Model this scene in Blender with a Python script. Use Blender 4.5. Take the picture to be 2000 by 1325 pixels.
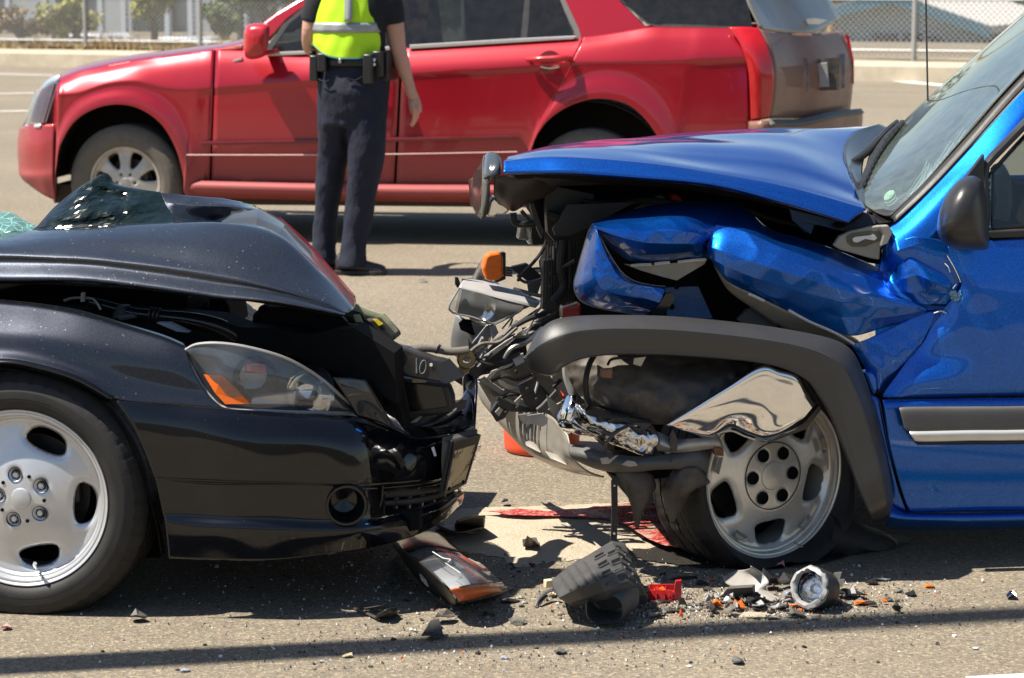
import bpy, bmesh, math, random
import numpy as np
from mathutils import Vector, Matrix, noise as mnoise

for _o in list(bpy.data.objects):
    bpy.data.objects.remove(_o, do_unlink=True)
SC = bpy.context.scene
COL = SC.collection
R = math.radians

# ------------------------------------------------------------------ camera
FPX, IW, IH, CAMH = 4500.0, 2000.0, 1325.0, 1.64
TH = math.atan(702.5 / FPX)
CT, ST = math.cos(TH), math.sin(TH)
cam_d = bpy.data.cameras.new('camera')
cam_d.sensor_width = 36.0
cam_d.lens = FPX / IW * 36.0
cam_d.clip_start, cam_d.clip_end = 0.1, 2000
cam_d.dof.use_dof = True
cam_d.dof.focus_distance = 6.7
cam_d.dof.aperture_fstop = 7.0
cam = bpy.data.objects.new('camera', cam_d)
COL.objects.link(cam)
cam.location = (0, 0, CAMH)
cam.rotation_euler = (math.pi / 2 - TH, 0, 0)
SC.camera = cam

# ------------------------------------------------------------------ sky, sun, exposure
SUN_AZ, SUN_EL = R(10.3), R(60)              # sun comes from the left, a little from the camera's side
TO_SUN = Vector((-math.cos(SUN_AZ) * math.cos(SUN_EL), -math.sin(SUN_AZ) * math.cos(SUN_EL), math.sin(SUN_EL)))
world = bpy.data.worlds.new('World')
SC.world = world
world.use_nodes = True
wn = world.node_tree.nodes
bg = wn['Background']
sky = wn.new('ShaderNodeTexSky')
sky.sky_type = 'NISHITA'
sky.sun_disc = False
sky.sun_elevation = SUN_EL
sky.sun_rotation = math.atan2(TO_SUN.x, TO_SUN.y)
sky.air_density, sky.dust_density, sky.ozone_density = 1.0, 0.6, 1.0
world.node_tree.links.new(sky.outputs[0], bg.inputs[0])
bg.inputs[1].default_value = 0.068
sun_d = bpy.data.lights.new('sun', 'SUN')
sun_d.energy = 5.0
sun_d.angle = R(0.53)
sun_d.color = (1.0, 0.93, 0.82)
sun = bpy.data.objects.new('sun', sun_d)
COL.objects.link(sun)
sun.rotation_euler = TO_SUN.to_track_quat('Z', 'Y').to_euler()
SC.view_settings.view_transform = 'Standard'
SC.view_settings.look = 'None'
SC.view_settings.gamma = 1.0
SC.view_settings.exposure = 0.95
SC.view_settings.use_curve_mapping = False
SC.render.engine = 'CYCLES'
SC.cycles.use_denoising = True
SC.cycles.max_bounces = 7
SC.cycles.transparent_max_bounces = 12
SC.cycles.caustics_reflective = False
SC.cycles.caustics_refractive = False
SC.cycles.sample_clamp_indirect = 6.0

# ------------------------------------------------------------------ geometry helpers
rng = random.Random(7)
CAMV = Vector((0, 0, CAMH))
def ray(px, py):
    u, v = (px - IW / 2) / FPX, (IH / 2 - py) / FPX
    return Vector((u, v * ST + CT, v * CT - ST))
def at(px, py, Y):
    d = ray(px, py)
    return CAMV + d * (Y / d.y)
def G(px, py, z=0.0):
    d = ray(px, py)
    return CAMV + d * ((z - CAMH) / d.z)

class Frame:
    """a vertical side plane of a vehicle: origin O on the ground, h along the vehicle, n pointing inward (away from the camera)"""
    def __init__(self, O, ang, knee=99.0, k=1.0):
        self.knee, self.k = knee, k
        self.O = Vector(O)
        self.h = Vector((math.cos(ang), math.sin(ang), 0))
        self.n = Vector((-math.sin(ang), math.cos(ang), 0))
    def P(self, px, py, w):
        d = ray(px, py)
        if w > self.knee: w = self.knee + (w - self.knee) * self.k
        t = (w - (CAMV - self.O).dot(self.n)) / d.dot(self.n)
        return CAMV + d * t
    def L(self, a, w, z):
        return self.O + self.h * a + self.n * w + Vector((0, 0, z))
    def inv(self, p):
        q = p - self.O
        return q.dot(self.h), q.dot(self.n), q.z
    def mirror(self, p, width):
        a, w, z = self.inv(p)
        return self.L(a, width - w, z)

def _cr(P, t):
    """Catmull-Rom along axis 0 of array P at parameters t (0..n-1)"""
    n = len(P)
    if n == 1:
        return np.repeat(P, len(t), axis=0)
    i = np.clip(np.floor(t).astype(int), 0, n - 2)
    f = (t - i).reshape((-1,) + (1,) * (P.ndim - 1))
    p1, p2 = P[i], P[i + 1]
    p0 = np.where((i > 0).reshape(f.shape), P[np.maximum(i - 1, 0)], 2 * p1 - p2)
    p3 = np.where((i < n - 2).reshape(f.shape), P[np.minimum(i + 2, n - 1)], 2 * p2 - p1)
    a = 2 * p1; b = p2 - p0; c = 2 * p0 - 5 * p1 + 4 * p2 - p3; d = -p0 + 3 * p1 - 3 * p2 + p3
    return 0.5 * (a + b * f + c * f * f + d * f ** 3)
def _lin(P, t):
    n = len(P)
    i = np.clip(np.floor(t).astype(int), 0, n - 2)
    f = (t - i).reshape((-1,) + (1,) * (P.ndim - 1))
    return P[i] * (1 - f) + P[i + 1] * f
def resample(pts, M, closed=False, linear=False):
    P = np.array([list(p) for p in pts], float)
    if closed:
        P = np.vstack([P, P[:1]])
    t = np.linspace(0, len(P) - 1, max(60, 12 * len(P)))
    Q = _lin(P, t) if linear else _cr(P, t)
    s = np.concatenate([[0], np.cumsum(np.linalg.norm(np.diff(Q, axis=0), axis=1))])
    ss = np.linspace(0, s[-1], M + (1 if closed else 0))
    out = np.stack([np.interp(ss, s, Q[:, k]) for k in range(Q.shape[1])], axis=1)
    return out[:-1] if closed else out

class Surf:
    """a smooth sheet through a grid of control points; rows may have different lengths"""
    def __init__(self, rows, M=None, linv=False, linu=False, crisp=0.0):
        self.crisp = crisp
        if M:
            rows = [resample(r, M) for r in rows]
        self.g = np.array([[list(p) for p in r] for r in rows], float)
        self.linv, self.linu = linv, linu
        self.nv, self.nu = self.g.shape[:2]
    def ev(self, us, vs):
        A = np.swapaxes(self.g, 0, 1)
        A = (_lin if self.linu else _cr)(A, us)      # (nu, rows, 3)
        A = np.swapaxes(A, 0, 1)
        if self.crisp: return _lin(A, vs) * self.crisp + _cr(A, vs) * (1 - self.crisp)
        return (_lin if self.linv else _cr)(A, vs)   # (nv, nu, 3)
    def mesh(self, nu, nv, u0=0, u1=None, v0=0, v1=None, keep=None, disp=None):
        u1 = self.nu - 1 if u1 is None else u1
        v1 = self.nv - 1 if v1 is None else v1
        P = self.ev(np.linspace(u0, u1, nu + 1), np.linspace(v0, v1, nv + 1))
        if disp is not None:
            P = disp(P)
        V = [tuple(p) for p in P.reshape(-1, 3)]
        Fc = []
        for j in range(nv):
            for i in range(nu):
                q = (j * (nu + 1) + i, j * (nu + 1) + i + 1, (j + 1) * (nu + 1) + i + 1, (j + 1) * (nu + 1) + i)
                if keep is None or keep(np.mean([P[j, i], P[j, i + 1], P[j + 1, i + 1], P[j + 1, i]], axis=0)):
                    Fc.append(q)
        return V, Fc

def project(p):
    d = Vector(p) - CAMV
    f = d.y * CT - d.z * ST
    up = d.y * ST + d.z * CT
    return IW / 2 + FPX * d.x / f, IH / 2 - FPX * up / f

class MB:
    """collects shapes into one mesh"""
    def __init__(self):
        self.v, self.f = [], []
    def add(self, V, Fc):
        o = len(self.v)
        self.v += [tuple(p) for p in V]
        self.f += [tuple(i + o for i in f) for f in Fc]
        return self
    def box(self, c, size, rot=None, taper=1.0):
        c = Vector(c); hx, hy, hz = [s / 2 for s in size]
        V = []
        for z in (-1, 1):
            k = taper if z > 0 else 1
            for x, y in ((-1, -1), (1, -1), (1, 1), (-1, 1)):
                p = Vector((x * hx * k, y * hy * k, z * hz))
                V.append(c + (rot @ p if rot is not None else p))
        return self.add(V, [(3, 2, 1, 0), (4, 5, 6, 7), (0, 1, 5, 4), (1, 2, 6, 5), (2, 3, 7, 6), (3, 0, 4, 7)])
    def tube(self, pts, r, seg=8, cap=True, smooth=True, flat=1.0, n=None):
        P = [Vector(p) for p in pts]
        if smooth and len(P) > 2:
            m = n or (len(P) - 1) * 5 + 1
            P = [Vector(p) for p in resample(P, m)]
        m = len(P)
        rr = np.interp(np.linspace(0, 1, m), np.linspace(0, 1, len(r)), r) if hasattr(r, '__len__') else [r] * m
        V, Fc = [], []
        up = None
        for i in range(m):
            T = (P[min(i + 1, m - 1)] - P[max(i - 1, 0)]).normalized()
            if up is None:
                up = Vector((0, 0, 1)) if abs(T.z) < 0.9 else Vector((0, 1, 0))
            S = T.cross(up).normalized()
            up = S.cross(T).normalized()
            for k in range(seg):
                a = 2 * math.pi * k / seg
                V.append(P[i] + (S * math.cos(a) + up * math.sin(a) * flat) * rr[i])
        for i in range(m - 1):
            for k in range(seg):
                k2 = (k + 1) % seg
                Fc.append((i * seg + k, i * seg + k2, (i + 1) * seg + k2, (i + 1) * seg + k))
        if cap:
            Fc.append(tuple(range(seg - 1, -1, -1)))
            Fc.append(tuple((m - 1) * seg + k for k in range(seg)))
        return self.add(V, Fc)
    def lathe(self, prof, c, ax, seg=48, wob=None):
        """prof: list of (radius, offset along the axis)"""
        c = Vector(c); ax = Vector(ax).normalized()
        s = ax.orthogonal().normalized(); t = ax.cross(s)
        V, Fc = [], []
        for i, (r, o) in enumerate(prof):
            for k in range(seg):
                a = 2 * math.pi * k / seg
                V.append(c + ax * o + (s * math.cos(a) + t * math.sin(a)) * r)
        for i in range(len(prof) - 1):
            for k in range(seg):
                k2 = (k + 1) % seg
                Fc.append((i * seg + k, i * seg + k2, (i + 1) * seg + k2, (i + 1) * seg + k))
        return self.add(V, Fc)
    def prism(self, pts, off):
        """a polygon given in space, thickened by the vector off"""
        P = [Vector(p) for p in pts]; off = Vector(off); m = len(P)
        V = P + [p + off for p in P]
        Fc = [tuple(range(m)), tuple(range(2 * m - 1, m - 1, -1))]
        Fc += [(i, i + m, (i + 1) % m + m, (i + 1) % m) for i in range(m)]
        return self.add(V, Fc)
    def bar(self, a, b, w, h, up=(0, 0, 1)):
        a, b = Vector(a), Vector(b)
        T = (b - a).normalized(); S = T.cross(Vector(up)).normalized(); U = S.cross(T)
        V = []
        for p in (a, b):
            for x, y in ((-1, -1), (1, -1), (1, 1), (-1, 1)):
                V.append(p + S * x * w / 2 + U * y * h / 2)
        return self.add(V, [(3, 2, 1, 0), (4, 5, 6, 7), (0, 1, 5, 4), (1, 2, 6, 5), (2, 3, 7, 6), (3, 0, 4, 7)])

def link(name, V, Fc, mat, parent=None, smooth=True, solid=0.0, bevel=0.0, sharp=None, offset=0.0, kind=None, label=None, weld=False, subsurf=0, dent=None):
    """one mesh object; parts keep world coordinates through their parent's location"""
    off = parent_world(parent)
    me = bpy.data.meshes.new(name)
    me.from_pydata([tuple(Vector(p) - off) for p in V], [], [tuple(f) for f in Fc])
    bm = bmesh.new(); bm.from_mesh(me)
    if weld:
        bmesh.ops.remove_doubles(bm, verts=bm.verts, dist=1e-5)
    loose = [v for v in bm.verts if not v.link_faces]
    if loose:
        bmesh.ops.delete(bm, geom=loose, context='VERTS')
    bmesh.ops.recalc_face_normals(bm, faces=bm.faces)
    bm.to_mesh(me); bm.free()
    me.polygons.foreach_set('use_smooth', [smooth] * len(me.polygons))
    if smooth:
        me.set_sharp_from_angle(angle=sharp if sharp else R(38))
    me.materials.append(mat if not isinstance(mat, str) else M[mat])
    o = bpy.data.objects.new(name, me)
    COL.objects.link(o)
    if parent is not None:
        o.parent = parent
    if solid:
        md = o.modifiers.new('solid', 'SOLIDIFY'); md.thickness = solid; md.offset = offset
    if bevel:
        md = o.modifiers.new('bevel', 'BEVEL'); md.width = bevel; md.segments = 2; md.limit_method = 'ANGLE'; md.angle_limit = R(35)
    if subsurf:
        md = o.modifiers.new('sub', 'SUBSURF'); md.levels = md.render_levels = subsurf
    if kind: o['kind'] = kind
    if label: o['label'] = label
    return o
def parent_world(parent):
    off = Vector((0, 0, 0))
    while parent is not None:
        off += parent.location
        parent = parent.parent
    return off
def build(mb, name, mat, parent=None, **k):
    return link(name, mb.v, mb.f, mat, parent, **k)
def thing(name, loc, label, cat, group=None):
    e = bpy.data.objects.new(name, None)
    COL.objects.link(e)
    e.location = loc
    e.empty_display_size = 0.1
    tag(e, label, cat, group)
    return e
def tag(o, label, cat, group=None, kind=None):
    o['label'] = label
    o['category'] = cat
    if group: o['group'] = group
    if kind: o['kind'] = kind
    return o
def wavy(amp, sc, nvec, amp2=0.0, sc2=30.0):
    """slight unevenness of pressed or bent sheet metal"""
    nv = np.array(nvec)
    def f(P):
        Q = P.copy()
        for j in range(P.shape[0]):
            for i in range(P.shape[1]):
                p = Vector(P[j, i])
                Q[j, i] += nv * (mnoise.noise(p * sc) * amp + (abs(mnoise.noise(p * sc2)) * amp2 if amp2 else 0))
        return Q
    return f
def fbm(p, s, oct=3):
    return mnoise.fractal(Vector(p) * s, 1.0, 2.0, oct)

# ------------------------------------------------------------------ materials
M = {}
def srgb(r, g, b):
    return tuple(((c / 255) / 12.92 if c <= 10 else (((c / 255) + 0.055) / 1.055) ** 2.4) for c in (r, g, b))
class NT:
    def __init__(self, name):
        self.m = bpy.data.materials.new(name)
        self.m.use_nodes = True
        self.t = self.m.node_tree
        self.b = self.t.nodes['Principled BSDF']
        self.out = self.t.nodes['Material Output']
        M[name] = self.m
        self._tc = None
    def n(self, kind, **k):
        x = self.t.nodes.new('ShaderNode' + kind)
        for a, v in k.items():
            setattr(x, a, v)
        return x
    def l(self, a, b):
        self.t.links.new(a, b)
    def tc(self):
        if self._tc is None:
            g = self.n('NewGeometry')
            self._tc = g.outputs['Position']
        return self._tc
    def set(self, **k):
        for a, v in k.items():
            i = self.b.inputs[a.replace('_', ' ')]
            i.default_value = (*v, 1) if isinstance(v, (tuple, list)) and len(v) == 3 and i.type == 'RGBA' else v
        return self
    def noise(self, scale, detail=4, rough=0.55, vec=None):
        x = self.n('TexNoise'); x.inputs['Scale'].default_value = scale
        x.inputs['Detail'].default_value = detail; x.inputs['Roughness'].default_value = rough
        self.l(vec or self.tc(), x.inputs['Vector'])
        return x.outputs['Fac']
    def voro(self, scale, out='Distance', vec=None, feature='F1'):
        x = self.n('TexVoronoi'); x.feature = feature; x.inputs['Scale'].default_value = scale
        self.l(vec or self.tc(), x.inputs['Vector'])
        return x.outputs[out]
    def ramp(self, fac, stops, interp='LINEAR'):
        x = self.n('ValToRGB'); e = x.color_ramp.elements; x.color_ramp.interpolation = interp
        while len(e) < len(stops): e.new(0.5)
        for k, (p, c) in zip(e, stops):
            k.position = p; k.color = (*c, 1) if hasattr(c, '__len__') else (c, c, c, 1)
        self.l(fac, x.inputs[0])
        return x.outputs[0]
    def mix(self, fac, a, b, mode='MIX'):
        x = self.n('Mix'); x.data_type = 'RGBA'; x.blend_type = mode
        for s, v in ((x.inputs[0], fac), (x.inputs[6], a), (x.inputs[7], b)):
            if isinstance(v, bpy.types.NodeSocket): self.l(v, s)
            elif hasattr(v, '__len__'): s.default_value = (*v, 1)
            else: s.default_value = v
        return x.outputs[2]
    def math(self, op, a, b=0.0, clamp=False):
        x = self.n('Math'); x.operation = op; x.use_clamp = clamp
        for s, v in zip(x.inputs, (a, b)):
            if isinstance(v, bpy.types.NodeSocket): self.l(v, s)
            else: s.default_value = v
        return x.outputs[0]
    def bump(self, h, strength=0.2, dist=0.01):
        x = self.n('Bump'); x.inputs['Strength'].default_value = strength; x.inputs['Distance'].default_value = dist
        self.l(h, x.inputs['Height'])
        self.l(x.outputs[0], self.b.inputs['Normal'])
        return x
    def to(self, sock, name):
        self.l(sock, self.b.inputs[name.replace('_', ' ')])

def simple(name, col, rough=0.5, metal=0.0, coat=0.0, var=0.12, vs=18.0, bump=0.0, bs=60.0, dust=0.0, dustc=(0.22, 0.18, 0.13), spec=0.5, ds=9.0, scratch=0.0):
    """plain surface with uneven tone, optional dust patches and fine relief"""
    t = NT(name).set(Roughness=rough, Metallic=metal, Coat_Weight=coat, Coat_Roughness=0.04, Specular_IOR_Level=spec)
    n = t.noise(vs, 5, 0.65)
    k = t.ramp(n, [(0.25, tuple(c * (1 - var) for c in col)), (0.75, tuple(min(c * (1 + var), 1) for c in col))])
    if dust:
        d = t.ramp(t.noise(ds, 8, 0.72), [(0.42, 0.0), (0.72, dust)])
        k = t.mix(d, k, dustc)
        t.to(t.math('ADD', t.math('MULTIPLY', d, 0.45), rough, True), 'Roughness')
    if scratch:
        mp = t.n('Mapping'); mp.inputs['Scale'].default_value = (3, 40, 40); mp.inputs['Rotation'].default_value = (0.3, 0.5, 0.2)
        t.l(t.tc(), mp.inputs[0])
        s = t.ramp(t.noise(6, 3, 0.7, mp.outputs[0]), [(0.66, 0.0), (0.7, scratch)])
        k = t.mix(s, k, (0.35, 0.34, 0.32))
    t.to(k, 'Base_Color')
    if bump:
        t.bump(t.noise(bs, 5, 0.6), bump, 0.004)
    return t
# asphalt: worn grey-brown binder with pale and dark stones
t = NT('asphalt').set(Roughness=0.85, Specular_IOR_Level=0.3)
stone = t.voro(150, 'Color')
sep = t.n('SeparateColor'); t.l(stone, sep.inputs[0])
tone = t.ramp(sep.outputs[0], [(0.0, (0.125, 0.108, 0.085)), (0.3, (0.178, 0.151, 0.114)), (0.7, (0.218, 0.184, 0.136)), (0.9, (0.265, 0.228, 0.168)), (1.0, (0.37, 0.31, 0.21))])
fine = t.ramp(t.noise(360, 3, 0.7), [(0.3, 0.62), (0.7, 1.38)])
tone = t.mix(1.0, tone, fine, 'MULTIPLY')
big = t.ramp(t.noise(0.55, 6, 0.6), [(0.3, 0.86), (0.7, 1.1)])
tone = t.mix(1.0, tone, big, 'MULTIPLY')
rusty = t.ramp(t.voro(55, 'Distance'), [(0.0, 0.85), (0.1, 0.7), (0.17, 0.0)])
tone = t.mix(rusty, tone, (0.42, 0.27, 0.12))
crack = t.ramp(t.noise(7.0, 8, 0.75), [(0.30, 0.6), (0.36, 0.0)])
tone = t.mix(crack, tone, (0.07, 0.065, 0.06))
t.to(tone, 'Base_Color')
t.bump(t.math('ADD', t.voro(150), t.noise(300, 3)), 0.4, 0.003)
# sand thrown over the fluid
t = NT('sand').set(Roughness=0.95, Specular_IOR_Level=0.2)
k = t.ramp(t.noise(260, 3, 0.8), [(0.25, (0.36, 0.30, 0.22)), (0.5, (0.50, 0.43, 0.325)), (0.8, (0.60, 0.53, 0.41))])
k = t.mix(t.ramp(t.noise(9, 6, 0.7), [(0.55, 0.0), (0.75, 0.45)]), k, (0.30, 0.245, 0.18))
k = t.mix(t.ramp(t.voro(38, 'Distance'), [(0.0, 0.8), (0.06, 0.6), (0.09, 0.0)]), k, (0.07, 0.06, 0.05))
t.to(k, 'Base_Color'); t.bump(t.noise(60, 6, 0.75), 0.9, 0.012)
# red coolant soaked in, speckled
t = NT('red_fluid').set(Roughness=0.25, Specular_IOR_Level=0.6)
k = t.ramp(t.noise(70, 5, 0.8), [(0.35, (0.10, 0.012, 0.012)), (0.47, (0.42, 0.035, 0.03)), (0.55, (0.50, 0.12, 0.09)), (0.62, (0.52, 0.42, 0.36))])
k = t.mix(t.ramp(t.noise(13, 5, 0.7), [(0.52, 0.0), (0.62, 0.9)]), k, (0.46, 0.34, 0.27))
t.to(k, 'Base_Color'); t.bump(t.noise(110, 4, 0.7), 0.8, 0.006)
t = NT('oily_wet').set(Roughness=0.5, Specular_IOR_Level=0.4)
k = t.ramp(t.noise(120, 4, 0.7), [(0.3, (0.012, 0.011, 0.010)), (0.7, (0.035, 0.03, 0.026))])
t.to(k, 'Base_Color'); t.bump(t.noise(150, 3), 0.5, 0.004)
simple('road_paint', (0.72, 0.70, 0.66), 0.7, var=0.12, vs=60, dust=0.35, dustc=(0.2, 0.19, 0.17), ds=40)
simple('concrete', (0.46, 0.40, 0.30), 0.9, var=0.18, vs=3, bump=0.3, bs=80, dust=0.35, dustc=(0.26, 0.21, 0.15), ds=1.2)
simple('dirt', (0.26, 0.21, 0.14), 0.95, var=0.4, vs=2.5, bump=0.5, bs=20)

def paint(name, base, metal, rough, flake=0.5, dustc=(0.30, 0.27, 0.22), specks=0.5, coat=1.0, film=0.0, spec=0.5):
    t = NT(name).set(Metallic=metal, Roughness=rough, Coat_Weight=coat, Coat_Roughness=0.025, Specular_IOR_Level=spec)
    fl = t.ramp(t.voro(900, 'Color'), [(0.2, tuple(c * (1 - flake) for c in base)), (0.8, tuple(min(1, c * (1 + flake)) for c in base))])
    cr = t.ramp(t.voro(48, 'Distance'), [(0.0, specks), (0.07, specks * 0.8), (0.10, 0.0)])
    msk = t.ramp(t.noise(6, 5, 0.7), [(0.36, 0.0), (0.54, 1.0)])
    d = t.math('MULTIPLY', cr, msk)
    cr2 = t.ramp(t.voro(190, 'Distance'), [(0.0, specks), (0.09, 0.0)])
    d = t.math('ADD', d, t.math('MULTIPLY', cr2, t.ramp(t.noise(3.5, 4, 0.6), [(0.42, 0.0), (0.66, 0.8)])), True)
    if film:
        d = t.math('ADD', d, t.ramp(t.noise(4, 8, 0.7), [(0.3, film * 0.4), (0.8, film)]), True)
    t.to(t.mix(d, fl, dustc), 'Base_Color')
    t.to(t.math('SUBTRACT', coat, d, True), 'Coat_Weight')
    t.to(t.math('MULTIPLY', t.math('SUBTRACT', 1.0, d, True), metal), 'Metallic')
    # faint orange peel
    bn = t.n('Bump'); bn.inputs['Strength'].default_value = 0.012; bn.inputs['Distance'].default_value = 0.003
    t.l(t.noise(320, 2), bn.inputs['Height']); t.l(bn.outputs[0], t.b.inputs['Coat Normal'])
    return t
paint('black_paint', (0.021, 0.024, 0.033), 0.7, 0.40, specks=0.6, spec=0.15)
paint('black_hood', (0.034, 0.040, 0.053), 0.72, 0.42, specks=0.95, spec=0.15)
paint('black_dusty', (0.022, 0.026, 0.034), 0.6, 0.35, specks=0.9, film=0.5, dustc=(0.20, 0.18, 0.115))
paint('black_bumper', (0.0025, 0.003, 0.005), 0.0, 0.25, specks=0.10, spec=0.05)
paint('blue_paint', (0.003, 0.108, 0.50), 0.92, 0.43, specks=0.2, coat=0.9)
paint('blue_under', (0.02, 0.10, 0.30), 0.2, 0.5, specks=0.3, coat=0.2, film=0.15)
# red paint with road dust that thickens towards the sills (the dust lies on the panel itself)
t = NT('red_paint').set(Metallic=0.35, Roughness=0.34, Coat_Weight=0.9, Coat_Roughness=0.05)
s = t.n('SeparateXYZ'); t.l(t.tc(), s.inputs[0])
hgt = t.math('ADD', s.outputs[2], t.math('MULTIPLY', t.math('SUBTRACT', t.noise(1.6, 6, 0.7), 0.5), 0.5))
d = t.ramp(hgt, [(0.25, 0.6), (0.5, 0.42), (0.72, 0.15), (0.88, 0.0)])
d = t.math('MULTIPLY', d, t.ramp(t.noise(9, 8, 0.7), [(0.2, 0.75), (0.8, 1.15)]), True)
t.to(t.mix(d, (0.39, 0.004, 0.016), (0.22, 0.10, 0.085)), 'Base_Color')
t.to(t.math('SUBTRACT', 0.9, t.math('MULTIPLY', d, 1.5), True), 'Coat_Weight')
t.to(t.math('ADD', 0.32, t.math('MULTIPLY', d, 0.5), True), 'Roughness')
t.to(t.math('SUBTRACT', 0.35, t.math('MULTIPLY', d, 0.6), True), 'Metallic')
simple('red_dusty', (0.17, 0.075, 0.05), 0.6, coat=0.25, var=0.25, vs=6, dust=0.5, dustc=(0.30, 0.20, 0.13), ds=5)
simple('red_trim', (0.45, 0.012, 0.02), 0.3, coat=0.6)

simple('plastic_black', (0.016, 0.016, 0.017), 0.45, var=0.3, bump=0.15, dust=0.18, dustc=(0.13, 0.115, 0.09), ds=7)
simple('plastic_dusty', (0.032, 0.029, 0.027), 0.42, var=0.5, vs=9, bump=0.35, bs=35, dust=0.7, dustc=(0.20, 0.165, 0.125), ds=6)
simple('plastic_grey', (0.085, 0.083, 0.08), 0.55, var=0.12, vs=9, bump=0.12, bs=500, dust=0.22, dustc=(0.16, 0.14, 0.11), ds=5, scratch=0.12)
simple('flare_grey', (0.028, 0.028, 0.028), 0.42, spec=0.8, var=0.10, vs=7, bump=0.10, bs=700, dust=0.06, dustc=(0.15, 0.135, 0.115), ds=4, scratch=0.12)
simple('plastic_gloss', (0.010, 0.010, 0.011), 0.12, var=0.2, dust=0.1, ds=8)
simple('plastic_light', (0.34, 0.34, 0.335), 0.4, var=0.1, dust=0.3, dustc=(0.25, 0.22, 0.18), ds=12)
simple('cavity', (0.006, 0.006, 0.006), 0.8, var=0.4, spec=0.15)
simple('rubber', (0.013, 0.0125, 0.012), 0.6, var=0.25, vs=25, bump=0.15, bs=200, dust=0.25, dustc=(0.075, 0.068, 0.056), ds=7)
simple('rubber_dusty', (0.13, 0.115, 0.095), 0.75, var=0.2, dust=0.6, dustc=(0.17, 0.14, 0.10), ds=5)
simple('hose_grey', (0.17, 0.155, 0.13), 0.7, var=0.15, bump=0.2)
simple('metal_grey', (0.42, 0.41, 0.39), 0.4, metal=0.75, var=0.15, dust=0.4, dustc=(0.22, 0.2, 0.17), ds=12)
simple('metal_dark', (0.06, 0.058, 0.055), 0.4, metal=0.6, var=0.3, dust=0.3, dustc=(0.12, 0.09, 0.05), ds=14)
simple('metal_gold', (0.18, 0.14, 0.07), 0.35, metal=0.8, var=0.25, dust=0.3, ds=20)
simple('alloy_silver', (0.62, 0.635, 0.66), 0.34, metal=0.55, coat=0.4, var=0.05, vs=30, dust=0.10, dustc=(0.2, 0.18, 0.15), ds=8)
simple('alloy_champagne', (0.90, 0.87, 0.79), 0.32, metal=0.5, coat=0.2, var=0.06, vs=30, dust=0.2, dustc=(0.22, 0.19, 0.14), ds=9)
simple('alloy_dusty', (0.55, 0.52, 0.47), 0.42, metal=0.4, var=0.1, dust=0.5, dustc=(0.25, 0.21, 0.16), ds=6)
simple('chrome', (0.86, 0.86, 0.87), 0.06, metal=1.0, var=0.03, dust=0.10, dustc=(0.2, 0.17, 0.13), ds=6)
simple('chrome_dirty', (0.72, 0.71, 0.70), 0.13, metal=1.0, var=0.1, dust=0.22, dustc=(0.2, 0.16, 0.11), ds=11)
simple('chrome_trim', (0.72, 0.71, 0.68), 0.32, metal=0.55, var=0.05)
simple('silver_bumper', (0.36, 0.335, 0.295), 0.42, metal=0.35, coat=0.25, var=0.10, vs=6, dust=0.5, dustc=(0.28, 0.235, 0.175), ds=5)
simple('primer_grey', (0.33, 0.305, 0.25), 0.6, var=0.12, dust=0.4, dustc=(0.22, 0.19, 0.14), ds=15)
simple('sealer_white', (0.6, 0.6, 0.58), 0.7, var=0.15, vs=120)
simple('white_plastic', (0.72, 0.72, 0.70), 0.4, var=0.06)
simple('cream_plastic', (0.70, 0.60, 0.38), 0.5)
simple('red_plastic', (0.50, 0.02, 0.025), 0.38, var=0.1)
simple('pink_plastic', (0.55, 0.28, 0.26), 0.6)
simple('amber_plastic', (0.85, 0.16, 0.012), 0.3, var=0.15, vs=90)
simple('amber_dull', (0.50, 0.10, 0.02), 0.35, var=0.2, vs=120)
simple('yellow_label', (0.85, 0.62, 0.02), 0.5)
simple('chalk', (0.20, 0.22, 0.23), 0.8, var=0.5, vs=300)
simple('olive_tape', (0.28, 0.30, 0.18), 0.6, var=0.2, dust=0.4, ds=20)
simple('orange_bucket', (0.78, 0.085, 0.03), 0.45, var=0.1, dust=0.15, ds=25, dustc=(0.1, 0.05, 0.03))
simple('plate_paint', (0.68, 0.52, 0.30), 0.5, var=0.15, vs=20)
simple('ink', (0.012, 0.011, 0.010), 0.5)
simple('tail_red', (0.5, 0.006, 0.01), 0.2, coat=0.8, var=0.1)
simple('tail_dark', (0.14, 0.004, 0.006), 0.25, coat=0.6)
simple('lamp_orange', (0.72, 0.16, 0.09), 0.3, coat=0.6)
simple('skin', (0.55, 0.30, 0.21), 0.55, var=0.08, vs=14)
tu = simple('uniform_navy', (0.006, 0.009, 0.024), 0.85, var=0.18, vs=12)
mp = tu.n('Mapping'); mp.inputs['Scale'].default_value = (13, 13, 6); mp.inputs['Rotation'].default_value = (0.5, 0.6, 0)
tu.l(tu.tc(), mp.inputs[0]); tu.bump(tu.noise(1.0, 3, 0.5, mp.outputs[0]), 0.55, 0.04)
simple('shirt_black', (0.010, 0.011, 0.016), 0.9, var=0.2, bump=0.2, bs=300)
simple('leather_black', (0.014, 0.013, 0.013), 0.38, var=0.3, vs=40, bump=0.1)
simple('boot_black', (0.012, 0.011, 0.010), 0.4, var=0.3, vs=30, dust=0.4, dustc=(0.12, 0.09, 0.06), ds=14)
simple('hair', (0.03, 0.02, 0.014), 0.6)
simple('vest_yellow', (0.52, 0.86, 0.015), 0.75, var=0.08, vs=10, bump=0.12, bs=300)
simple('vest_tape', (0.33, 0.35, 0.34), 0.4, metal=0.35, var=0.12, vs=30)
simple('vest_hem', (0.02, 0.13, 0.17), 0.7)
simple('seat_cloth', (0.20, 0.185, 0.165), 0.9)
simple('dash_beige', (0.40, 0.41, 0.37), 0.7)
simple('galvanised', (0.36, 0.36, 0.35), 0.5, metal=0.3)
simple('wood_post', (0.36, 0.24, 0.10), 0.8, var=0.3)
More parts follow.
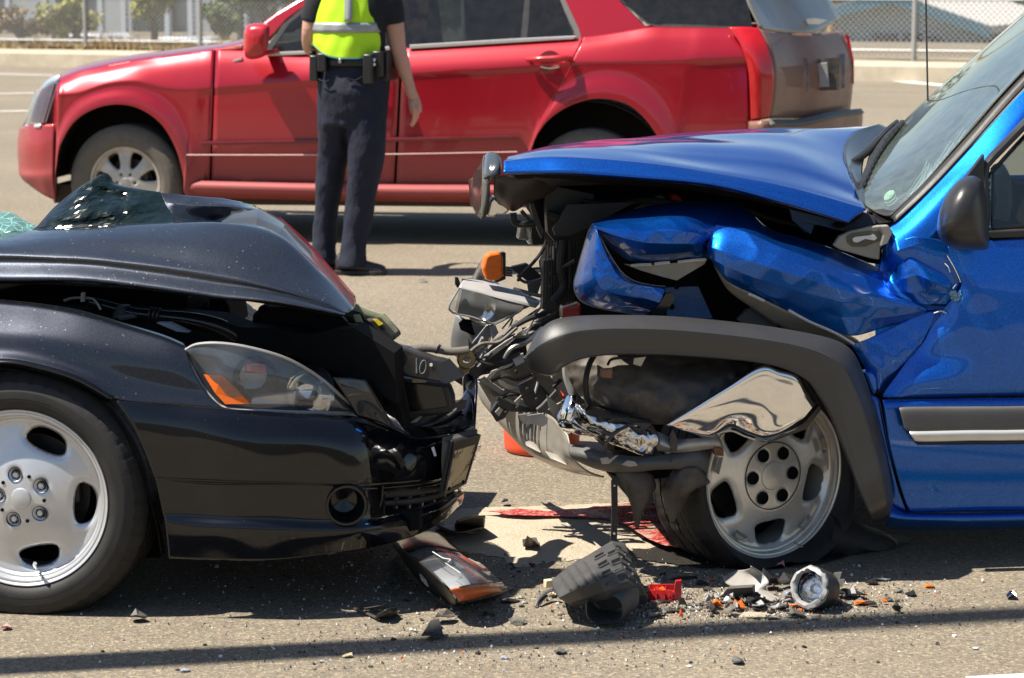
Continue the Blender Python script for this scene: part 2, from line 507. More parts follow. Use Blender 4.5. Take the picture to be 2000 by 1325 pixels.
simple('house_wall', (0.34, 0.42, 0.46), 0.85, var=0.06, vs=2)
simple('house_trim', (0.03, 0.11, 0.16), 0.6)
simple('house_roof', (0.50, 0.48, 0.45), 0.9, var=0.12, vs=3, bump=0.3, bs=25)
simple('shed_wall', (0.30, 0.33, 0.36), 0.8, var=0.15, vs=0.8)
simple('shed_frame', (0.40, 0.44, 0.48), 0.6)
simple('white_car', (0.75, 0.76, 0.78), 0.25, coat=0.8)
simple('window_dark', (0.03, 0.04, 0.05), 0.12)
simple('bark', (0.12, 0.09, 0.06), 0.9, var=0.3)
for nm, c in (('leaf_green', (0.13, 0.17, 0.045)), ('leaf_yellow', (0.26, 0.26, 0.03)), ('leaf_dry', (0.30, 0.21, 0.09)), ('leaf_dark', (0.03, 0.055, 0.018))):
    tt = simple(nm, c, 0.6, var=0.35, vs=4)
    tt.set(Subsurface_Weight=0.0)

def glass(name, tint, trans, rough=0.02, crack=0.0, ior=1.5, dirt=0.06, dc=(0.45, 0.44, 0.41)):
    t = NT(name)
    tr = t.n('BsdfTransparent'); tr.inputs[0].default_value = (*tint, 1)
    gl = t.n('BsdfGlossy'); gl.inputs['Roughness'].default_value = rough; gl.inputs[0].default_value = (1, 1, 1, 1)
    df = t.n('BsdfDiffuse'); df.inputs[0].default_value = (*dc, 1)
    fr = t.n('Fresnel'); fr.inputs[0].default_value = ior
    m1 = t.n('MixShader'); m2 = t.n('MixShader')
    d = t.ramp(t.noise(14, 8, 0.7), [(0.35, dirt * 0.4), (0.8, dirt)])
    if crack:
        d = t.math('ADD', d, t.ramp(t.voro(38, 'Distance', feature='DISTANCE_TO_EDGE'), [(0.0, 0.9), (0.05, 0.0)]), True)
    t.l(d, m1.inputs[0]); t.l(tr.outputs[0], m1.inputs[1]); t.l(df.outputs[0], m1.inputs[2])
    t.l(fr.outputs[0], m2.inputs[0]); t.l(m1.outputs[0], m2.inputs[1]); t.l(gl.outputs[0], m2.inputs[2])
    if crack:
        bn = t.n('Bump'); bn.inputs['Strength'].default_value = crack; bn.inputs['Distance'].default_value = 0.004
        t.l(t.ramp(t.voro(45, 'Distance', feature='DISTANCE_TO_EDGE'), [(0.0, 0.0), (0.06, 1.0)]), bn.inputs['Height'])
        t.l(bn.outputs[0], gl.inputs['Normal']); t.l(bn.outputs[0], fr.inputs['Normal'])
    t.l(m2.outputs[0], t.out.inputs[0])
    return t
glass('lens_clear', (0.97, 0.975, 0.98), 0.9, dirt=0.15, ior=1.65, dc=(0.5, 0.54, 0.6))  # bluish diffuse haze stands in for sky reflected on the lens
glass('lens_scuffed', (0.84, 0.85, 0.85), 0.9, rough=0.08, dirt=0.36)
glass('glass_tint', (0.30, 0.34, 0.33), 0.3, dirt=0.05)
glass('glass_dark', (0.035, 0.05, 0.065), 0.1, dirt=0.06)
glass('glass_side', (0.62, 0.68, 0.66), 0.6, dirt=0.06)
glass('windscreen', (0.74, 0.84, 0.80), 0.6, dirt=0.34, ior=1.75, dc=(0.38, 0.47, 0.43))  # teal diffuse haze paints in the sky reflected by the glass
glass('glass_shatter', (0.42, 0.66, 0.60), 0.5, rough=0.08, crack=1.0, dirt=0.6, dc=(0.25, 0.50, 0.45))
glass('lens_amber', (0.95, 0.22, 0.02), 0.9, dirt=0.12)
# ================================================================== the setting
def sheet(name, pts, mat, z, kind='structure'):
    o = link(name, [Vector((p[0], p[1], z)) for p in pts], [tuple(range(len(pts)))], mat, smooth=False)
    o['kind'] = kind
    return o
sheet('road', [(-400, -200), (400, -200), (400, 500), (-400, 500)], 'asphalt', 0.0)
# worn lane lines across the far carriageway and the edge line at the near right
KA, KB = Vector((-10.0, 44.6, 0)), Vector((6.75, 37.4, 0))      # the far kerb runs obliquely
kd = (KB - KA).normalized(); kn = Vector((-kd.y, kd.x, 0))
def stripe(p, q, wid):
    p, q = Vector(p), Vector(q); s = (q - p).normalized(); s = Vector((-s.y, s.x, 0)) * wid / 2
    sheet('lane_marking', [p - s, q - s, q + s, p + s], 'road_paint', 0.004)
for (x0, y0, x1, y1) in ((-300, 136, 108, 148), (-300, 190, 70, 182), (-300, 225, 56, 217)):
    stripe(G(x0, y0), G(x1, y1), 0.16)
stripe(G(1745, 158), G(1850, 168), 0.32)
stripe(G(1905, 1342), G(2350, 1318), 0.14)

# raised pavement and kerb behind the far carriageway
def strip(name, prof, mat, a0, a1, n=60, wob=0.0):
    V, Fc = [], []
    for i in range(n + 1):
        a = a0 + (a1 - a0) * i / n
        for (d, z) in prof:
            p = KA + kd * a + kn * d
            V.append(p + Vector((0, 0, z + wob * fbm((a, d, 0), 0.6))))
    m = len(prof)
    for i in range(n):
        for k in range(m - 1):
            Fc.append((i * m + k, (i + 1) * m + k, (i + 1) * m + k + 1, i * m + k + 1))
    o = link(name, V, Fc, mat, smooth=False)
    o['kind'] = 'structure'
    return o
strip('kerb', [(0, 0), (0.03, 0.24), (0.16, 0.26), (0.17, 0.2)], 'concrete', -60, 90)
strip('pavement', [(0.16, 0.245), (2.2, 0.25)], 'concrete', -60, 90)
strip('verge', [(2.2, 0.252), (4.5, 0.2), (8, -0.9), (60, -1.4), (120, -1.4)], 'dirt', -90, 120, wob=0.12)

# leaf clumps made of many small faces
def leaves(mb, centre, rad, count, size, r, squash=1.0, lumps=9):
    c = Vector(centre)
    cl = []
    for _ in range(lumps):
        d = Vector((r.gauss(0, 1), r.gauss(0, 1), r.gauss(0, 1))).normalized() * r.uniform(0.25, 0.85)
        cl.append((Vector((d.x * rad[0], d.y * rad[1], d.z * rad[2])), r.uniform(0.25, 0.5)))
    for _ in range(count):
        o, q = r.choice(cl)
        d = Vector((r.gauss(0, 1), r.gauss(0, 1), r.gauss(0, 1))).normalized() * (r.random() ** 0.4) * q
        p = c + o + Vector((d.x * rad[0], d.y * rad[1], d.z * rad[2]))
        a = Vector((r.gauss(0, 1), r.gauss(0, 1), r.gauss(0, 1))).normalized()
        b = a.orthogonal().normalized(); s = size * r.uniform(0.6, 1.4)
        mb.add([p - a * s, p + b * s * 0.5, p + a * s, p - b * s * 0.5], [(0, 1, 2, 3)])
def bush(name, label, pos, rad, mat, seed, count=900, size=0.09, trunk=0.5):
    r = random.Random(seed)
    e = thing(name, pos, label, 'shrub' if trunk < 1 else 'tree', None)
    c = Vector(pos) + Vector((0, 0, trunk + rad[2] * 0.8))
    m = MB(); leaves(m, c, rad, count, size, r)
    build(m, 'crown', mat, e, smooth=False)
    m = MB()
    m.tube([Vector(pos) - Vector((0, 0, 0.1)), Vector(pos) + Vector((0.03, 0, trunk * 0.6)), c], [0.09, 0.07, 0.03], 7)
    for k in range(7):
        a = r.uniform(0, 6.28)
        m.tube([Vector(pos) + Vector((0, 0, trunk * 0.7)), c + Vector((math.cos(a) * rad[0] * 0.3, math.sin(a) * rad[1] * 0.3, r.uniform(-0.3, 0.2) * rad[2])), c + Vector((math.cos(a) * rad[0] * 0.75, math.sin(a) * rad[1] * 0.75, r.uniform(-0.1, 0.6) * rad[2]))], [0.05, 0.03, 0.012], 5)
    build(m, 'trunk', 'bark', e)
    return e
def kpos(px, d, z=0.25):
    """point at distance d behind the kerb line under image column px"""
    dr = ray(px, 100); dr = Vector((dr.x, dr.y, 0))
    n = kn
    t = ((KA + kn * d)).dot(n) / dr.dot(n)
    return Vector((dr.x * t, dr.y * t, z))
# chain-link fence along the pavement
fence = thing('chain_link_fence', kpos(400, 2.6), 'grey chain link fence with round posts behind the far pavement', 'fence')
FA, FB = KA + kn * 2.6 - kd * 45, KA + kn * 2.6 + kd * 60
posts = sorted((kpos(px, 2.6) - FA).dot(kd) for px in (168, 392, 1785))
allp = sorted(posts + [posts[0] - 2.6 * k for k in range(1, 9)] + [posts[2] + 2.9 * k for k in range(1, 8)] + [posts[1] + (posts[2] - posts[1]) * k / 5 for k in range(1, 5)])
for a in allp:
    p = FA + kd * a
    m = MB(); m.tube([p + Vector((0, 0, 0.1)), p + Vector((0, 0, 3.4))], 0.045, 10, smooth=False)
    build(m, 'post', 'galvanised', fence)
for z in (0.42, 1.30, 2.45):
    m = MB(); m.tube([FA + Vector((0, 0, z)), FB + Vector((0, 0, z))], 0.024, 6, smooth=False)
    build(m, 'rail', 'galvanised', fence)
m = MB()
L = (FB - FA).length; hgt = 2.2
for s in (-1, 1):
    k = -hgt
    while k < L + hgt:
        a0, a1 = k, k + hgt * s
        z0, z1 = 0.3, 0.3 + hgt
        p, q = FA + kd * a0 + kn * 0.004 * s, FA + kd * a1 + kn * 0.004 * s
        p.z, q.z = z0, z1
        w = kd * 0.008; d2 = kn * 0.006
        m.add([p - w, p + w, p + d2, q - w, q + w, q + d2], [(0, 1, 4, 3), (1, 2, 5, 4), (2, 0, 3, 5)])
        k += 0.10
build(m, 'wire_mesh', 'galvanised', fence, smooth=False, kind='stuff')

# weeds and shrubs at the left behind the fence
rr = random.Random(5)
m = MB()
for i in range(4200):
    px = rr.uniform(-150, 640); p = kpos(px, rr.uniform(2.0, 4.2), 0.22)
    h = rr.uniform(0.05, 0.3) * (0.4 + abs(fbm((px * 0.01, 0, 3), 1.2)) * 1.6); w = 0.014
    q = p + Vector((rr.gauss(0, .1), rr.gauss(0, .1), h))
    m.add([p - Vector((w, 0, 0)), p + Vector((w, 0, 0)), q], [(0, 1, 2)])
o = build(m, 'dry_weeds', 'leaf_dry', None, smooth=False)
tag(o, 'dry straw-coloured weeds growing along the fence', 'weeds', kind='stuff')
bush('shrub', 'yellow-green young tree behind the fence at upper left', kpos(300, 4.2), (0.55, 0.5, 0.75), 'leaf_yellow', 3, 1500, 0.07, 0.55)
bush('shrub', 'dry brown bush behind the fence at the far left edge', kpos(40, 4.0), (1.1, 0.5, 0.35), 'leaf_dry', 4, 900, 0.06, 0.25)
bush('shrub', 'pale yellow-green bush behind the fence left of the white parked cars', kpos(150, 5.0), (0.9, 0.5, 0.5), 'leaf_yellow', 33, 1500, 0.06, 0.2)
bush('shrub', 'low green bush behind the fence beside the red bonnet', kpos(440, 4.6), (0.7, 0.5, 0.45), 'leaf_green', 6, 1500, 0.06, 0.15)
bush('shrub', 'mixed green and brown bush behind the fence above the red mirror', kpos(520, 6.5), (1.2, 0.8, 0.75), 'leaf_green', 8, 2200, 0.07, 0.45)
bush('shrub', 'tall dry bush behind the fence above the red car windscreen', kpos(470, 9), (1.6, 0.8, 0.6), 'leaf_dry', 9, 1500, 0.07, 0.95)
bush('shrub', 'dark green shrub seen through the rear window of the red car', kpos(930, 6.0), (1.8, 0.8, 0.9), 'leaf_green', 10, 2500, 0.09, 0.3)
# shed and parked white cars far left
def P3(px, d, z): return kpos(px, d, z)
shed = thing('shed', kpos(200, 22, -1.3), 'grey-blue open shed with pale upright posts at upper left', 'shed')
m = MB(); a, b = P3(-330, 26, -1.4), P3(760, 26, -1.4)
m.prism([a, b, b + Vector((0, 0, 5.5)), a + Vector((0, 0, 5.5))], kn * 0.2); build(m, 'wall', 'shed_wall', shed, smooth=False)
for px in (-120, -60, 20, 92, 150, 200, 245, 330, 375, 480, 600):
    m = MB(); p = P3(px, 22, -1.4); m.bar(p, p + Vector((0, 0, 5)), 0.16, 0.16, kd); build(m, 'post', 'shed_frame', shed, smooth=False)
for px, w in ((115, 0.9), (262, 1.5), (430, 1.2), (-60, 1.0)):
    m = MB(); p = P3(px, 25.8, -0.5); m.prism([p, p + kd * w, p + kd * w + Vector((0, 0, 2.6)), p + Vector((0, 0, 2.6))], kn * -0.1); build(m, 'opening', 'window_dark', shed, smooth=False)
m = MB(); a, b = P3(-330, 21.5, 3.2), P3(760, 21.5, 3.2); m.bar(a, b, 0.2, 0.3); build(m, 'beam', 'shed_frame', shed, smooth=False)
def small_car(px, d, label, length=4.2):
    c = kpos(px, d, -1.2)
    e = thing('parked_car', c, label, 'car')
    prof = [(-2.1, .35), (-2.1, .75), (-1.5, .92), (-.7, .98), (-.15, 1.4), (.9, 1.42), (1.6, 1.0), (2.08, .92), (2.1, .35), (1.75, .3), (-1.75, .3)]
    m = MB(); m.prism([c + kd * x * length / 4.2 + Vector((0, 0, z)) for x, z in prof], kn * 1.7)
    build(m, 'body', 'white_car', e, smooth=False, bevel=0.12)
    g = [(-.62, 1.0), (-.15, 1.34), (.85, 1.36), (1.4, 1.02)]
    m = MB(); m.prism([c + kd * x * length / 4.2 + Vector((0, 0, z)) - kn * 0.005 for x, z in g], kn * -0.02)
    build(m, 'window', 'window_dark', e, smooth=False)
    for x in (-1.3, 1.3):
        m = MB(); m.lathe([(0, -.02), (.2, -.02), (.3, 0), (.31, .1), (.31, .2)], c + kd * x + Vector((0, 0, .31)), kn, 24); build(m, 'wheel', 'rubber', e)
small_car(300, 13, 'white car parked beyond the fence under the yellow-green tree')
small_car(130, 15, 'white car parked beyond the fence at far left')

# blue-grey house at upper right
hb = thing('house', kpos(1750, 24, -0.6), 'blue-grey gabled house with teal trim and pale roof behind the fence', 'house')
hd = kd
def HP(px, py, d):
    dr = ray(px, py); n = kn
    t = ((KA + kn * d).dot(n) - CAMV.dot(n)) / dr.dot(n)
    return CAMV + dr * t
wl = [HP(1560, 120, 24), HP(1560, 48, 24), HP(1742, 4, 24), HP(1910, 62, 24), HP(1910, 120, 24)]
for i in (0, 4): wl[i].z = -1.4
m = MB(); m.prism(wl, kn * 9); build(m, 'wall', 'house_wall', hb, smooth=False)
pk, lf, rt = HP(1742, -2, 23.4), HP(1530, 50, 23.4), HP(1935, 66, 23.4)
for a, b in ((lf, pk), (pk, rt)):
    m = MB(); s = Vector((0, 0, 0.2)); m.prism([a, b, b + s, a + s], kn * 10.5); build(m, 'roof', 'house_roof', hb, smooth=False)
    m = MB(); m.prism([a - kn * .03 - Vector((0, 0, .12)), b - kn * .03 - Vector((0, 0, .12)), b - kn * .03 + s * .9, a - kn * .03 + s * .9], kn * -0.05); build(m, 'fascia', 'house_trim', hb, smooth=False)
for x0, x1, y0, y1 in ((1705, 1752, 66, 98), (1765, 1800, 66, 98), (1812, 1836, 72, 98)):
    m = MB(); m.prism([HP(x0, y1, 23.9), HP(x1, y1, 23.9), HP(x1, y0, 23.9), HP(x0, y0, 23.9)], kn * 0.06)
    w_ = build(m, 'window', 'house_trim', hb, smooth=False)
    m = MB(); m.prism([HP(x0 + 4, y1 - 3, 23.86), HP(x1 - 4, y1 - 3, 23.86), HP(x1 - 4, y0 + 3, 23.86), HP(x0 + 4, y0 + 3, 23.86)], kn * 0.03); build(m, 'pane', 'window_dark', w_, smooth=False)
for x0 in (1755, 1804):
    m = MB(); m.prism([HP(x0, 98, 23.85), HP(x0 + 7, 98, 23.85), HP(x0 + 7, 66, 23.85), HP(x0, 66, 23.85)], kn * 0.05); build(m, 'shutter', 'shed_frame', hb, smooth=False)
# a large pale roof behind the house
h2 = thing('warehouse', kpos(1800, 48, -0.6), 'wide pale-roofed building rising behind the blue-grey house', 'building')
m = MB(); m.prism([kpos(1480, 42, -1.4), kpos(2500, 42, -1.4), kpos(2500, 42, 1.8), kpos(1480, 42, 1.8)], kn * 14); build(m, 'wall', 'house_wall', h2, smooth=False)
m = MB(); m.prism([kpos(1440, 40, 1.7), kpos(2560, 40, 1.7), kpos(2560, 40, 1.7) + kn * 9 + Vector((0, 0, 3.6)), kpos(1440, 40, 1.7) + kn * 9 + Vector((0, 0, 3.6))], Vector((0, 0, .2))); build(m, 'roof', 'house_roof', h2, smooth=False)
pl = kpos(1622, 6); e = thing('utility_pole', pl, 'brown wooden pole beside the red car tailgate behind the fence', 'pole')
m = MB(); m.tube([pl, pl + Vector((0, 0, 5))], 0.07, 10, smooth=False); build(m, 'shaft', 'wood_post', e)
for i, (px, d, rad) in enumerate(((1250, 30, (3.5, 2, 2.2)), (1480, 60, (5, 3, 3.5)), (860, 45, (6, 3, 3.0)), (120, 60, (9, 3, 3.2)), (2150, 60, (6, 3, 3)))):
    bush('tree', ['broad dark tree behind the red car roof', 'distant tree behind the warehouse', 'distant tree line tree behind the officer', 'distant wide tree behind the shed', 'distant tree at the far right behind the blue car'][i], kpos(px, d, -1.4), rad, 'leaf_dark', 20 + i, 1600, 0.28, 1.2)

# what stands behind the photographer: rising scrub-covered bank and a lamp post whose shadow crosses the foreground
V, Fc = [], []
n = 70
for j in range(9):
    for i in range(n + 1):
        x = -90 + 180 * i / n; y = -9 - j * 5.0
        z = min(1.0, j / 5.0) ** 1.2 * 5.2 * (1 + 0.25 * fbm((x * .05, y * .05, 1), 1)) + 0.35 * fbm((x, y, 5), .4) * (j > 0) - (0.05 if j == 0 else 0)
        V.append((x, y, z))
for j in range(8):
    for i in range(n):
        Fc.append((j * (n + 1) + i, j * (n + 1) + i + 1, (j + 1) * (n + 1) + i + 1, (j + 1) * (n + 1) + i))
o = link('hillside', V, Fc, simple('scrub', (0.040, 0.036, 0.020), 0.95, var=0.5, vs=0.8, bump=0.8, bs=3).m); o['kind'] = 'structure'
sd = Vector((math.cos(SUN_AZ), math.sin(SUN_AZ), 0))
lp = G(-20, 1303) - sd * 2.0
e = thing('lamp_post', lp, 'slim grey lamp post standing to the left of the black car, shadow across the foreground', 'lamp post')
m = MB(); m.tube([lp, lp + Vector((0, 0, 9.5))], [0.078, 0.068], 14, smooth=False); build(m, 'pole', 'galvanised', e)
m = MB(); m.lathe([(0.0, 0), (.16, 0), (.16, .03), (.11, .06), (.095, .2)], lp, (0, 0, 1), 20); build(m, 'base', 'galvanised', e)
top = lp + Vector((0, 0, 9.45))
m = MB(); m.tube([top, top + Vector((-.3, -.2, .35)), top + Vector((-1.2, -.9, .45))], 0.035, 8); build(m, 'arm', 'galvanised', e)
m = MB(); m.box(top + Vector((-1.45, -1.1, .43)), (.6, .25, .1), Matrix.Rotation(.64, 3, 'Z')); build(m, 'lamp_head', 'galvanised', e, bevel=.02)

# sand and spilled fluid between the cars
def blob(name, outline, mat, z, h, label, cat, seed=0, n=46, kind='stuff'):
    P = [G(x, y) for x, y in outline]
    Q = resample([(p.x, p.y, 0) for p in P], 220, closed=True)
    c = Q.mean(axis=0)
    V, Fc = [], []
    K = 12
    for k in range(K + 1):
        s = 1 - k / K
        for i, q in enumerate(Q):
            p = c + (q - c) * s
            e_ = (q - c) * s * (0.10 * fbm((q[0] * 3, q[1] * 3, seed), 2.5) + 0.05 * fbm((q[0] * 9, q[1] * 9, seed), 4))
            p = p + e_
            zz = z + h * (1 - s ** 3) * (0.65 + 0.5 * fbm((p[0], p[1], seed), 5.0))
            V.append((p[0], p[1], max(zz, z)))
    m_ = len(Q)
    for k in range(K):
        for i in range(m_):
            Fc.append((k * m_ + i, k * m_ + (i + 1) % m_, (k + 1) * m_ + (i + 1) % m_, (k + 1) * m_ + i))
    o = link(name, V, Fc, mat)
    tag(o, label, cat, kind=kind)
    return o
blob('fluid_stain', [(1220, 1072), (1290, 1045), (1420, 1020), (1640, 1040), (1690, 1075), (1560, 1108), (1400, 1112), (1280, 1100)], 'oily_wet', 0.004, 0.0008, 'dark wet oil stain on the asphalt under the flat tyre', 'stain', 2)
blob('absorbent_sand', [(800, 1030), (860, 1000), (960, 993), (1080, 990), (1190, 985), (1330, 980), (1400, 990), (1390, 1020), (1260, 1052), (1290, 1075), (1190, 1085), (1110, 1095), (1000, 1105), (900, 1075), (820, 1065)], 'sand', 0.002, 0.022, 'pale sand spread over the spill between the two wrecks', 'sand', 1)
blob('red_fluid', [(930, 1013), (1000, 1008), (1060, 1015), (1130, 1009), (1220, 1000), (1340, 998), (1420, 1012), (1430, 1065), (1370, 1092), (1280, 1075), (1210, 1036), (1130, 1022), (1050, 1021), (990, 1021)], 'red_fluid', 0.025, 0.003, 'red coolant running across the pale sand', 'fluid', 4)
# ================================================================== wheels
def rim_face(Rr, prof, holes, nr=46, nth=300, th=0.018):
    """a wheel disc in polar form; holes: signed-distance function(x, y) < 0 inside an opening; vertices near an edge are pulled on to it"""
    rs = np.linspace(0.012, Rr, nr); ths = np.linspace(0, 2 * math.pi, nth, endpoint=False)
    RR, TT = np.meshgrid(rs, ths, indexing='ij')
    X, Y = RR * np.cos(TT), RR * np.sin(TT)
    h = 1e-4
    cell = (rs[1] - rs[0])
    for _ in range(3):
        D = holes(X, Y)
        gx = (holes(X + h, Y) - D) / h; gy = (holes(X, Y + h) - D) / h
        gl = np.hypot(gx, gy) + 1e-9
        near = np.abs(D) < cell * 0.62
        if _ == 0: sel = near
        X = np.where(sel, X - gx / gl * D / np.maximum(gl, .3), X); Y = np.where(sel, Y - gy / gl * D / np.maximum(gl, .3), Y)
    Rn = np.hypot(X, Y)
    Z = np.interp(Rn, [p[0] for p in prof], [p[1] for p in prof])
    D = holes(X, Y)
    Z = Z - 0.006 * np.clip(1 - D / 0.010, 0, 1) ** 2 * (D > -1e-3)      # soft rounding towards the openings
    V = np.stack([X, Y, Z], -1).reshape(-1, 3)
    Fc = []
    for j in range(nr - 1):
        for i in range(nth):
            i2 = (i + 1) % nth
            cx = (X[j, i] + X[j + 1, i] + X[j + 1, i2] + X[j, i2]) / 4; cy = (Y[j, i] + Y[j + 1, i] + Y[j + 1, i2] + Y[j, i2]) / 4
            Fc.append(((j * nth + i, (j + 1) * nth + i, (j + 1) * nth + i2, j * nth + i2), cx, cy))
    C = np.array([[f[1], f[2]] for f in Fc])
    keep = holes(C[:, 0], C[:, 1]) > 0
    Fc = [f[0] for f, k in zip(Fc, keep) if k]
    Fc.append(tuple(range(nth)))
    V[:, 2] -= th / 2
    return V, Fc
def ell_holes(n, rad, tang, radl, phase, power=2.6, bias=0.0):
    def f(X, Y):
        out = np.full(np.shape(X), 9.0)
        for k in range(n):
            a = phase + 2 * math.pi * k / n
            ca, sa = math.cos(a), math.sin(a)
            u = (np.asarray(X) * ca + np.asarray(Y) * sa) - rad      # radial
            v = -np.asarray(X) * sa + np.asarray(Y) * ca
            tw = tang * (1 + bias * u / radl)
            q = ((np.abs(u) / radl) ** power + (np.abs(v) / np.maximum(tw, 1e-3)) ** power) ** (1 / power)
            out = np.minimum(out, (q - 1) * min(tang, radl))
        return out
    return f
def wheel(parent, c, axis, Rt, Rr, width, style, rim_mat, tyre_mat='rubber', flat=0.0, phase=0.0, name='wheel'):
    """c: centre of the outer rim plane; axis: outward direction"""
    c = Vector(c); ax = Vector(axis).normalized()
    upv = Vector((0, 0, 1)); up = (upv - ax * upv.dot(ax)).normalized(); rt = up.cross(ax).normalized()
    def W(x, y, z): return c + rt * x + up * y + ax * z
    # tyre: rounded section with shoulder notches and sidewall rings
    sec = [(Rr - .006, -.004), (Rr + .004, .002), (Rr + .012, .010), (Rr + .3 * (Rt - Rr), .020), (Rr + .34 * (Rt - Rr), .0185), (Rr + .5 * (Rt - Rr), .0235), (Rr + .54 * (Rt - Rr), .0215), (Rr + .72 * (Rt - Rr), .017), (Rr + .76 * (Rt - Rr), .0125), (Rt - .018, .002), (Rt - .008, -.008), (Rt - .002, -.020)]
    gw = (width - .04) / 4
    for k in range(4):
        o = -.022 - gw * k
        sec += [(Rt - .0005, o), (Rt, o - gw * .5), (Rt - .0005, o - gw * .86), (Rt - .008, o - gw * .88), (Rt - .008, o - gw * .97)]
    sec += [(Rt - .003, -width + .018), (Rt - .014, -width + .004), (Rr + .6 * (Rt - Rr), -width - .004), (Rr + .02, -width + .012), (Rr - .02, -width + .03)]
    N = 288
    V, Fc = [], []
    for i, (r, o) in enumerate(sec):
        for k in range(N):
            a = 2 * math.pi * k / N
            q = r
            if 8 <= i <= 12 and (k % 6) == 0: q -= .003
            if 16 <= i < len(sec) - 8 and (k % 6) == 3 : q -= .002
            V.append(Vector((q * math.cos(a), q * math.sin(a), o)))
    for i in range(len(sec) - 1):
        for k in range(N):
            k2 = (k + 1) % N
            Fc.append((i * N + k, i * N + k2, (i + 1) * N + k2, (i + 1) * N + k))
    ground = c.z
    out = []
    for v in V:
        w = W(v.x, v.y, v.z)
        lim = 0.003
        if flat > 0:
            rr_ = math.hypot(v.x, v.y)
            f = max(0.0, (rr_ - Rr) / (Rt - Rr))
            lowness = max(0.0, 1 - (w.z) / 0.30)
            side = 1 if v.z > -width / 2 else -1
            w = w + ax * side * flat * lowness ** 1.3 * math.sin(min(1, f * 1.15) * math.pi) * 1.0
            w = w + Vector((0.75, .2, 0)) * flat * 1.6 * max(0, lowness - .15) * f * max(0.0, v.x * (1 if rt.x > 0 else -1) / Rt + .25)
            w = w + Vector((fbm(w, 9), fbm(w + Vector((3, 0, 0)), 9), 0)) * 0.02 * lowness * f
        if w.z < lim:
            d = lim - w.z
            w = w + ax * (0.35 * d if v.z > -width / 2 else -0.35 * d)
            w.z = lim + (0.0015 * (v.z > -.02))
        out.append(w)
    e = bpy.data.objects.new(name, None); COL.objects.link(e); e.parent = parent; e.location = c - parent.location
    link('tyre', out, Fc, tyre_mat, e, sharp=R(50))
    # barrel, flange and brake behind
    m = MB(); prof = [(Rr - .004, .004), (Rr + .002, .006), (Rr + .004, .0), (Rr, -.004), (Rr - .012, -.012), (Rr - .022, -.05), (Rr - .03, -width * .6), (Rr - .012, -width + .03)]
    m.lathe(prof, c, ax, 120); m.lathe([(Rr - .004, .004), (Rr - .010, .001), (Rr - .014, -.008), (Rr - .016, -.03)], c, ax, 120)
    build(m, 'rim', rim_mat, e, solid=0.003)
    m = MB(); m.lathe([(0.02, -.10), (Rr * .66, -.10), (Rr * .66, -.125), (.05, -.125)], c, ax, 60); build(m, 'brake_disc', 'metal_dark', e)
    m = MB(); m.lathe([(0.0, -.15), (Rr * .95, -.15), (Rr * .95, -.152)], c, ax, 40); build(m, 'backing_plate', 'cavity', e)
    m = MB(); m.box(W(Rr * .45, Rr * .15, -.085), (.06, .05, .12)); build(m, 'caliper', 'metal_dark', e, bevel=.008)
    return e, W
def place(V, W):
    return [W(p[0], p[1], p[2]) for p in V]

# ================================================================== black sedan
FB_ = Frame(G(42, 1197) + Vector((0, -0.02, 0)), R(-8), .32, .5)
B = FB_.P
def BR(rows): return [[B(*p) for p in r] for r in rows]
sedan = thing('black_sedan', (FB_.O.x, FB_.O.y, 0), 'black sedan with a crumpled bonnet facing right, silver five-hole wheel', 'car')
hb_ = -FB_.n
hub = B(42, 973, 0.02)
we, W = wheel(sedan, hub, hb_, 0.334, 0.231, 0.215, 5, 'alloy_silver')
holes5 = ell_holes(5, 0.163, 0.058, 0.036, R(-5.5), 2.5, -0.18)
def lug_holes(n, rad, r, ph):
    return ell_holes(n, rad, r, r, ph, 2.0)
lugs = lug_holes(5, 0.062, 0.0175, R(-40)); 
def hs(X, Y): return np.minimum(holes5(X, Y), lugs(X, Y))
V, Fc = rim_face(0.222, [(0, .004), (.03, .004), (.06, .002), (.09, -.004), (.14, -.016), (.19, -.026), (.212, -.022), (.222, -.008)], hs, nr=56, nth=340, th=.022)
link('spoke_disc', place(V, W), Fc, 'alloy_silver', we, solid=0.022, offset=0, sharp=R(50))
for k in range(5):
    a = R(-40) + 2 * math.pi * k / 5
    m = MB(); cx, cy = .062 * math.cos(a), .062 * math.sin(a)
    m.lathe([(0.0185, .004), (.0175, -.02), (.0, -.02)], W(cx, cy, 0), hb_, 24); build(m, 'lug_recess', 'cavity', we)
    m = MB(); m.lathe([(0, .0005), (.007, -.001), (.0098, -.004), (.010, -.02)], W(cx, cy, 0), hb_, 6); build(m, 'lug_nut', 'chrome_trim', we, sharp=R(20))
    a2 = a + R(36)
    m = MB(); m.lathe([(0.0, .0052), (.0048, .0052), (.005, .001)], W(.062 * math.cos(a2), .062 * math.sin(a2), -.001), hb_, 14); build(m, 'pin_hole', 'cavity', we)
m = MB(); m.lathe([(0, .012), (.018, .0115), (.026, .009), (.028, .003), (.028, -.004)], W(0, 0, 0), hb_, 48); build(m, 'centre_cap', 'alloy_silver', we)
m = MB(); m.tube([W(.028, -.192, -.02), W(.034, -.176, .012), W(.038, -.168, .02)], [.004, .004, .005], 10); build(m, 'valve_stem', 'chrome_trim', we)

